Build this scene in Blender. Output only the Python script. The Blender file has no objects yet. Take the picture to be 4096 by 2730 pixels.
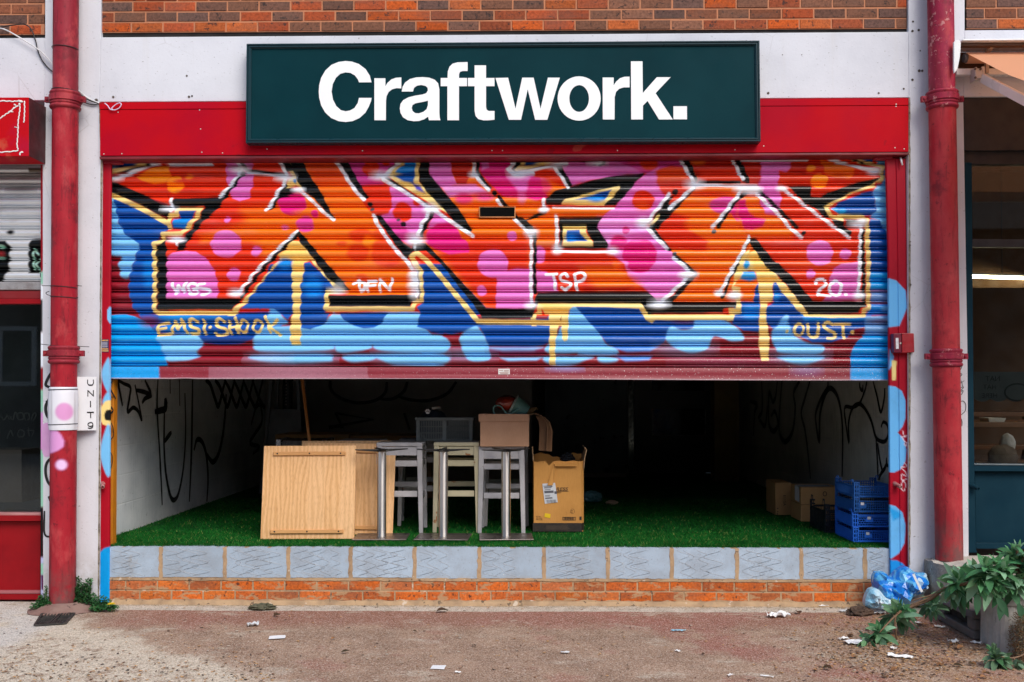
import bpy, bmesh, math, random
import numpy as np
from mathutils import Vector, Matrix, noise
from mathutils.geometry import tessellate_polygon

rnd = random.Random(7)
SC = bpy.context.scene
COLL = SC.collection
R = math.radians
# ---------------------------------------------------------------- camera (35 mm lens, standing eye height) and surveying helpers
FPX, YAW, PITCH, DIST, SHIFT = 3982.0, 0.0145, 0.022, 7.0, 105.4
c_, s_ = math.cos, math.sin
RIGHT = Vector((c_(YAW), s_(YAW), 0))
FWD = Vector((-s_(YAW) * c_(PITCH), c_(YAW) * c_(PITCH), s_(PITCH)))
UP = RIGHT.cross(FWD)

def ray(px, py):
    return FWD + RIGHT * ((px - 2048) / FPX) - UP * ((py - 1365 - SHIFT) / FPX)
_d = ray(2105, 2420)
CAM = Vector((0, -DIST, -_d.z / _d.y * (DIST + 0.05)))

def U(px, py, Y):
    """survey: the point of the vertical plane y=Y seen at photo coordinate px, py"""
    d = ray(px, py)
    return CAM + d * ((Y - CAM.y) / d.y)
def G(px, py, z=0.0):
    d = ray(px, py)
    return CAM + d * ((z - CAM.z) / d.z)
def XW(px, py, X):
    d = ray(px, py)
    return CAM + d * ((X - CAM.x) / d.x)
def proj(V):
    """photo coordinates of world points, arrays (n,3)"""
    V = np.asarray(V, float) - np.array(CAM)
    zc = V @ np.array(FWD)
    return 2048 + FPX * (V @ np.array(RIGHT)) / zc, 1365 + SHIFT - FPX * (V @ np.array(UP)) / zc

cam_d = bpy.data.cameras.new('camera'); cam = bpy.data.objects.new('camera', cam_d); COLL.objects.link(cam)
cam_d.sensor_width = 36; cam_d.lens = FPX / 4096 * 36; cam_d.shift_y = SHIFT / 4096
cam_d.clip_start = 0.05; cam_d.clip_end = 500
cam.location = CAM; cam.rotation_euler = (math.pi / 2 + PITCH, 0, YAW)
SC.camera = cam

# ---------------------------------------------------------------- objects
def wloc(o):
    v = Vector((0, 0, 0))
    while o is not None:
        v = v + o.location; o = o.parent
    return v
def tag(o, label=None, cat=None, group=None, kind=None):
    if label: o['label'] = label
    if cat: o['category'] = cat
    if group: o['group'] = group
    if kind: o['kind'] = kind
    return o
def thing(name, loc, label, cat, group=None):
    o = bpy.data.objects.new(name, None); COLL.objects.link(o)
    o.location = Vector(loc); o.empty_display_size = 0.1
    return tag(o, label, cat, group)

class MB:
    def __init__(s): s.v = []; s.f = []; s.c = []
    def add(s, vs, fs, col=None):
        o = len(s.v); s.v += [tuple(v) for v in vs]; s.f += [tuple(i + o for i in f) for f in fs]
        s.c += [col if col is not None else (1, 1, 1)] * len(vs)
        return s
    def hexa(s, p, col=None):   # p: 4 bottom, 4 top
        return s.add(p, [(3, 2, 1, 0), (4, 5, 6, 7), (0, 1, 5, 4), (1, 2, 6, 5), (2, 3, 7, 6), (3, 0, 4, 7)], col)
    def box(s, x0, x1, y0, y1, z0, z1, col=None):
        return s.hexa([(x0, y0, z0), (x1, y0, z0), (x1, y1, z0), (x0, y1, z0), (x0, y0, z1), (x1, y0, z1), (x1, y1, z1), (x0, y1, z1)], col)
    def obox(s, c, ax, ay, az, col=None):
        c, ax, ay, az = Vector(c), Vector(ax), Vector(ay), Vector(az)
        return s.hexa([c - ax - ay - az, c + ax - ay - az, c + ax + ay - az, c - ax + ay - az, c - ax - ay + az, c + ax - ay + az, c + ax + ay + az, c - ax + ay + az], col)
    def bar(s, a, b, w, h, up=(0, 0, 1), col=None):
        a, b = Vector(a), Vector(b); d = (b - a)
        x = d.normalized().cross(Vector(up))
        if x.length < 1e-4: x = Vector((1, 0, 0))
        x.normalize(); z = x.cross(d.normalized())
        return s.obox((a + b) / 2, x * w / 2, d / 2, z * h / 2, col)
    def slab(s, pts, depth, col=None):
        """outline of 3d points (one plane) pushed back by the vector depth"""
        n = len(pts); P_ = [Vector(p) for p in pts]; dv = Vector(depth)
        tri = tessellate_polygon([P_])
        fs = [tuple(t) for t in tri] + [tuple(i + n for i in reversed(t)) for t in tri]
        fs += [(i, (i + 1) % n, (i + 1) % n + n, i + n) for i in range(n)]
        return s.add(P_ + [p + dv for p in P_], fs, col)
    def loops(s, loops, depth, col=None):
        L = [[Vector(p) for p in l] for l in loops]; flat = [p for l in L for p in l]; n = len(flat); dv = Vector(depth)
        tri = tessellate_polygon(L)
        fs = [tuple(t) for t in tri] + [tuple(i + n for i in reversed(t)) for t in tri]
        o = 0
        for l in L:
            m = len(l); fs += [(o + i, o + (i + 1) % m, o + (i + 1) % m + n, o + i + n) for i in range(m)]; o += m
        return s.add(flat + [p + dv for p in flat], fs, col)
    def tube(s, pts, r, n=8, cap=True, col=None):
        pts = [Vector(p) for p in pts]; rs = r if isinstance(r, (list, tuple)) else [r] * len(pts)
        vs, fs = [], []
        t0 = (pts[1] - pts[0]).normalized()
        u = t0.cross(Vector((0, 0, 1)));  u = u if u.length > 1e-3 else t0.cross(Vector((0, 1, 0))); u.normalize()
        for i, p in enumerate(pts):
            t = (pts[min(i + 1, len(pts) - 1)] - pts[max(i - 1, 0)])
            t = t.normalized() if t.length > 1e-9 else t0
            u = (u - t * u.dot(t)); u = u.normalized() if u.length > 1e-6 else t.orthogonal().normalized()
            w = t.cross(u)
            for k in range(n):
                a = 2 * math.pi * k / n
                vs.append(p + (u * math.cos(a) + w * math.sin(a)) * rs[i])
        for i in range(len(pts) - 1):
            for k in range(n):
                fs.append((i * n + k, i * n + (k + 1) % n, (i + 1) * n + (k + 1) % n, (i + 1) * n + k))
        if cap: fs += [tuple(reversed(range(n))), tuple(range((len(pts) - 1) * n, len(pts) * n))]
        return s.add(vs, fs, col)
    def lathe(s, base, axis, prof, n=24, a0=0.0, a1=2 * math.pi, col=None):
        """prof: (radius, height along axis); full turn unless a0, a1"""
        base = Vector(base); ax = Vector(axis).normalized(); u = ax.orthogonal().normalized()
        if abs(ax.z) > .9: u = Vector((1, 0, 0)); u = (u - ax * u.dot(ax)).normalized()
        w = ax.cross(u); full = abs(a1 - a0 - 2 * math.pi) < 1e-6; m = n if full else n + 1
        vs = [base + ax * h + (u * math.cos(a0 + (a1 - a0) * k / n) + w * math.sin(a0 + (a1 - a0) * k / n)) * r for r, h in prof for k in range(m)]
        fs = []
        for i in range(len(prof) - 1):
            for k in range(n):
                k2 = (k + 1) % m
                fs.append((i * m + k, i * m + k2, (i + 1) * m + k2, (i + 1) * m + k))
        return s.add(vs, fs, col)
    def ribbon(s, pts, w, nrm, taper=0.0, col=None):
        """painted stroke: flat strip along pts on a surface of normal nrm"""
        pts = [Vector(p) for p in pts]; nrm = Vector(nrm).normalized(); vs, fs = [], []
        n = len(pts)
        for i, p in enumerate(pts):
            a, b = pts[max(i - 1, 0)], pts[min(i + 1, n - 1)]
            t = (b - a); t = t.normalized() if t.length > 1e-9 else Vector((1, 0, 0))
            side = nrm.cross(t).normalized()
            k = 1 - taper * abs(2 * i / (n - 1) - 1) ** 3
            vs += [p + side * w / 2 * k, p - side * w / 2 * k]
        for i in range(n - 1): fs.append((2 * i, 2 * i + 1, 2 * i + 3, 2 * i + 2))
        return s.add(vs, fs, col)
    def build(s, name, mat, parent=None, smooth=False, bevel=0.0, segs=2, cols=False, autosmooth=None):
        me = bpy.data.meshes.new(name)
        off = wloc(parent) if parent is not None else Vector((0, 0, 0))
        V = np.array(s.v, float) - np.array(off)
        me.from_pydata([tuple(v) for v in V], [], s.f); me.update()
        o = bpy.data.objects.new(name, me); COLL.objects.link(o)
        if parent is not None: o.parent = parent
        bm = bmesh.new(); bm.from_mesh(me); bmesh.ops.recalc_face_normals(bm, faces=bm.faces); bm.to_mesh(me); bm.free()
        if cols:
            at = me.color_attributes.new('paint', 'FLOAT_COLOR', 'POINT')
            at.data.foreach_set('color', np.c_[np.array(s.c, float), np.ones(len(s.c))].astype(np.float32).ravel())
        if mat: me.materials.append(mat)
        if smooth:
            me.polygons.foreach_set('use_smooth', [True] * len(me.polygons))
            if autosmooth:
                me.set_sharp_from_angle(angle=R(autosmooth))
        if bevel:
            b = o.modifiers.new('bevel', 'BEVEL'); b.width = bevel; b.segments = segs; b.limit_method = 'ANGLE'; b.angle_limit = R(40)
        return o
    def top(s, name, mat, label, cat, group=None, loc=None, **k):
        """the mesh itself is the whole thing; its origin moved to its base"""
        V = np.array(s.v); l = Vector(loc) if loc is not None else Vector((V[:, 0].mean(), V[:, 1].mean(), V[:, 2].min()))
        s.v = [tuple(Vector(v) - l) for v in s.v]
        o = s.build(name, mat, None, **k); o.location = l
        return tag(o, label, cat, group)

def grid_mesh(name, mat, V, nu, nv, col, parent=None, smooth=True):
    """rows x columns sheet of vertices V (nv*nu,3) with a colour per vertex"""
    me = bpy.data.meshes.new(name)
    off = np.array(wloc(parent)) if parent is not None else np.zeros(3)
    V = (np.asarray(V, float).reshape(-1, 3) - off).astype(np.float32)
    i = np.arange(nu * nv).reshape(nv, nu)
    q = np.stack([i[:-1, :-1], i[1:, :-1], i[1:, 1:], i[:-1, 1:]], -1).reshape(-1, 4)
    me.vertices.add(len(V)); me.vertices.foreach_set('co', V.ravel())
    me.loops.add(q.size); me.loops.foreach_set('vertex_index', q.ravel().astype(np.int32))
    me.polygons.add(len(q)); me.polygons.foreach_set('loop_start', np.arange(0, q.size, 4).astype(np.int32))
    me.update(calc_edges=True)
    if smooth: me.polygons.foreach_set('use_smooth', np.ones(len(q), bool))
    if col is not None:
        at = me.color_attributes.new('paint', 'FLOAT_COLOR', 'POINT')
        at.data.foreach_set('color', np.c_[col.reshape(-1, 3), np.ones(len(V))].astype(np.float32).ravel())
    me.materials.append(mat)
    o = bpy.data.objects.new(name, me); COLL.objects.link(o)
    if parent is not None: o.parent = parent
    return o

def copy_tree(o, parent=None):
    c = o.copy(); COLL.objects.link(c); c.parent = parent
    for ch in o.children: copy_tree(ch, c)
    return c

# ---------------------------------------------------------------- materials
def rgb(c):
    if max(c) > 1.0:
        return tuple((v / 255 / 12.92 if v / 255 <= 0.04045 else ((v / 255 + 0.055) / 1.055) ** 2.4) for v in c) + (1,)
    return tuple(c) + (1,)

class NT:
    """small node helper"""
    def __init__(s, name):
        s.m = bpy.data.materials.new(name); s.m.use_nodes = True; s.t = s.m.node_tree; s.t.nodes.clear()
        s.out = s.n('ShaderNodeOutputMaterial'); s._co = None
    def n(s, typ, **k):
        nd = s.t.nodes.new(typ)
        for a, b in k.items(): setattr(nd, a, b)
        return nd
    def lk(s, a, b): s.t.links.new(a, b)
    def val(s, sock, v):
        if hasattr(v, 'is_output') or isinstance(v, bpy.types.NodeSocket): s.lk(v, sock)
        else: sock.default_value = v
    def co(s):
        if s._co is None: s._co = s.n('ShaderNodeTexCoord').outputs['Object']
        return s._co
    def map(s, scale=(1, 1, 1), rot=(0, 0, 0), loc=(0, 0, 0)):
        m = s.n('ShaderNodeMapping'); m.inputs['Scale'].default_value = scale; m.inputs['Rotation'].default_value = rot; m.inputs['Location'].default_value = loc
        s.lk(s.co(), m.inputs['Vector']); return m.outputs[0]
    def noise(s, scale, detail=4, rough=.55, vec=None, dist=0.0):
        x = s.n('ShaderNodeTexNoise'); x.inputs['Scale'].default_value = scale; x.inputs['Detail'].default_value = detail
        x.inputs['Roughness'].default_value = rough; x.inputs['Distortion'].default_value = dist
        s.lk(vec if vec is not None else s.co(), x.inputs['Vector']); return x.outputs['Fac']
    def vor(s, scale, vec=None, feature='F1', out='Distance', rand=1.0):
        x = s.n('ShaderNodeTexVoronoi', feature=feature); x.inputs['Scale'].default_value = scale; x.inputs['Randomness'].default_value = rand
        s.lk(vec if vec is not None else s.co(), x.inputs['Vector']); return x.outputs[out]
    def ramp(s, fac, lo, hi, a=0.0, b=1.0):
        r = s.n('ShaderNodeMapRange', interpolation_type='SMOOTHSTEP'); s.lk(fac, r.inputs['Value'])
        r.inputs['From Min'].default_value = lo; r.inputs['From Max'].default_value = hi; r.inputs['To Min'].default_value = a; r.inputs['To Max'].default_value = b
        return r.outputs[0]
    def mix(s, fac, a, b, mode='MIX'):
        x = s.n('ShaderNodeMix', data_type='RGBA', blend_type=mode)
        s.val(x.inputs[0], fac); s.val(x.inputs[6], rgb(a) if isinstance(a, tuple) else a); s.val(x.inputs[7], rgb(b) if isinstance(b, tuple) else b)
        return x.outputs[2]
    def math(s, op, a, b=0.0):
        x = s.n('ShaderNodeMath', operation=op); s.val(x.inputs[0], a); s.val(x.inputs[1], b); return x.outputs[0]
    def attr(s, name='paint'):
        x = s.n('ShaderNodeAttribute'); x.attribute_name = name; return x.outputs['Color']
    def xyz(s):
        x = s.n('ShaderNodeSeparateXYZ'); s.lk(s.co(), x.inputs[0]); return x.outputs
    def bump(s, h, strength=.3, dist=.01, normal=None):
        b = s.n('ShaderNodeBump'); b.inputs['Strength'].default_value = strength; b.inputs['Distance'].default_value = dist; s.lk(h, b.inputs['Height'])
        if normal is not None: s.lk(normal, b.inputs['Normal'])
        return b.outputs[0]
    def pbr(s, col, rough=.6, metal=0.0, spec=.5, normal=None, **k):
        p = s.n('ShaderNodeBsdfPrincipled'); s.val(p.inputs['Base Color'], rgb(col) if isinstance(col, tuple) else col)
        s.val(p.inputs['Roughness'], rough); s.val(p.inputs['Metallic'], metal); p.inputs['Specular IOR Level'].default_value = spec
        if normal is not None: s.lk(normal, p.inputs['Normal'])
        for a, b in k.items(): s.val(p.inputs[a.replace('_', ' ')], b)
        s.lk(p.outputs[0], s.out.inputs[0]); return p

def M(name, col, col2=None, scale=6, lo=.35, hi=.7, rough=.6, spots=None, bump=.0, bscale=60, bdist=.004, metal=0.0, spec=.5, detail=5, stretch=(1, 1, 1), attr=False, fine=None):
    """plain procedural surface: two tones of wear, optional specks (colour, scale, threshold), optional bump"""
    t = NT(name); v = t.map(stretch)
    c = t.attr() if attr else None
    if c is None:
        c = t.mix(t.ramp(t.noise(scale, detail, .6, v), lo, hi), col, col2 or col)
    elif col2:
        c = t.mix(t.ramp(t.noise(scale, detail, .6, v), lo, hi, 0, .5), c, col2)
    if fine:
        c = t.mix(t.ramp(t.noise(fine[1], 2, .6, v), .35, .68, 0, fine[2] if len(fine) > 2 else .6), c, fine[0])
    for sp in (spots or []):
        c = t.mix(t.ramp(t.noise(sp[1], sp[3] if len(sp) > 3 else 3, .6, v), sp[2], sp[2] + .04), c, sp[0])
    nrm = t.bump(t.noise(bscale, 4, .65, v), bump, bdist) if bump else None
    rg = t.ramp(t.noise(scale * 2.3, 3, .5, v), .3, .7, max(rough - .12, .03), min(rough + .12, 1)) 
    t.pbr(c, rg, metal, spec, nrm)
    return t.m
# ---------------------------------------------------------------- spray paint: layers of soft shapes evaluated on mesh vertices
CROP = {'A': (400, 600, 1.7422), 'B': (1200, 600, 1.7422), 'C': (2000, 600, 1.7422), 'D': (2700, 600, 1.6505),
        'h': (430, 620, 3.361), 'i': (1080, 620, 1.9214), 'j': (1730, 620, 1.9214), 'k': (2380, 620, 1.9214), 'l': (2960, 620, 1.9214),
        'm': (430, 1060, 1.9214), 'n': (1080, 1060, 1.9214), 'o': (1730, 1060, 1.9214), 'q': (2380, 1060, 1.9214), 'r': (2960, 1060, 1.9214),
        'L': (0, 1400, 2.139), 'R': (3000, 1400, 2.147), 'S': (3000, 2000, 2.147), 'T': (0, 2000, 2.139), 'U': (0, 600, 1.96), '0': (0, 0, 1.0)}
COL = dict(red=(226, 52, 16), dred=(200, 36, 20), ora=(240, 112, 12), yor=(250, 140, 8), pink=(226, 116, 196), lpink=(232, 150, 214),
           hot=(222, 28, 128), mag=(214, 62, 152), blk=(16, 20, 22), yel=(240, 212, 136), yel2=(244, 202, 108), blue=(10, 82, 168), dblue=(8, 60, 140),
           mblue=(10, 135, 220), sky=(118, 188, 236), bsky=(6, 152, 226), wht=(240, 244, 252), base=(136, 26, 40), grey=(120, 125, 130), gblk=(60, 62, 66),
           lav=(186, 190, 226), teal=(150, 205, 180), lil=(214, 150, 206), oran=(226, 140, 20), jred=(168, 10, 34))

def s2l(c):
    c = np.asarray(c, float) / 255.0
    return np.where(c <= 0.04045, c / 12.92, ((c + 0.055) / 1.055) ** 2.4)

def _smooth(a, lo, hi):
    t = np.clip((a - lo) / (hi - lo), 0, 1)
    return t * t * (3 - 2 * t)

def _seg_d2(x, y, pts):
    d2 = np.full(x.shape, 1e12)
    for (ax, ay), (bx, by) in zip(pts[:-1], pts[1:]):
        dx, dy = bx - ax, by - ay
        L = dx * dx + dy * dy + 1e-9
        t = np.clip(((x - ax) * dx + (y - ay) * dy) / L, 0, 1)
        d2 = np.minimum(d2, (x - ax - t * dx) ** 2 + (y - ay - t * dy) ** 2)
    return d2

def catmull(pts, n=5):
    if len(pts) < 3:
        return [tuple(p) for p in pts]
    P = [np.array(p, float) for p in pts]
    P = [2 * P[0] - P[1]] + P + [2 * P[-1] - P[-2]]
    out = []
    for i in range(1, len(P) - 2):
        for k in range(n):
            t = k / n
            a, b, c, d = P[i - 1], P[i], P[i + 1], P[i + 2]
            out.append(tuple(0.5 * (2 * b + (c - a) * t + (2 * a - 5 * b + 4 * c - d) * t * t + (3 * b - a - 3 * c + d) * t ** 3)))
    out.append(tuple(P[-2]))
    return out

def spray(px, py, ops, base):
    """colour of every point (photo-measured wall coordinates px, py) after all paint layers, linear rgb"""
    out = np.empty(px.shape + (3,))
    out[:] = s2l(base)
    for op in ops:
        kind, crop, col, soft = op[:4]
        ox, oy, s = CROP[crop]
        c = s2l(COL[col] if isinstance(col, str) else col)
        soft = soft / s
        if kind == 'e':
            cx, cy, rx, ry = op[4] / s + ox, op[5] / s + oy, op[6] / s, op[7] / s
            pad = soft + 1
            m = (px > cx - rx - pad) & (px < cx + rx + pad) & (py > cy - ry - pad) & (py < cy + ry + pad)
            if not m.any():
                continue
            x, y = px[m], py[m]
            k = np.sqrt(((x - cx) / rx) ** 2 + ((y - cy) / ry) ** 2)
            sd = (1 - k) * min(rx, ry)
        else:
            pts = [(a / s + ox, b / s + oy) for a, b in op[5 if kind == 's' else 4]]
            if kind == 'p' and col == 'sky' and len(pts) > 4:
                m_ = len(pts); pts = catmull([pts[-1]] + pts + pts[:2], 4)[4:4 + 4 * m_]; soft *= 1.8
            w = op[4] / s / 2 if kind == 's' else 0
            if kind == 's' and len(op) > 6:
                pts = catmull(pts)
            xs, ys = [p[0] for p in pts], [p[1] for p in pts]
            pad = w + soft + 1
            m = (px > min(xs) - pad) & (px < max(xs) + pad) & (py > min(ys) - pad) & (py < max(ys) + pad)
            if not m.any():
                continue
            x, y = px[m], py[m]
            if kind == 's':
                sd = w - np.sqrt(_seg_d2(x, y, pts))
            else:
                loop = pts + [pts[0]]
                ins = np.zeros(x.shape, bool)
                for (ax, ay), (bx, by) in zip(loop[:-1], loop[1:]):
                    cr = (ay > y) != (by > y)
                    with np.errstate(divide='ignore', invalid='ignore'):
                        ins ^= cr & (x < (bx - ax) * (y - ay) / (by - ay + 1e-12) + ax)
                d = np.sqrt(_seg_d2(x, y, loop))
                sd = np.where(ins, d, -d)
        a = _smooth(sd, -soft, soft)[:, None]
        if len(op) and kind == 'e' and len(op) > 8:
            a = a * op[8]
        out[m] = out[m] * (1 - a) + c * a
    return out

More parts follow.
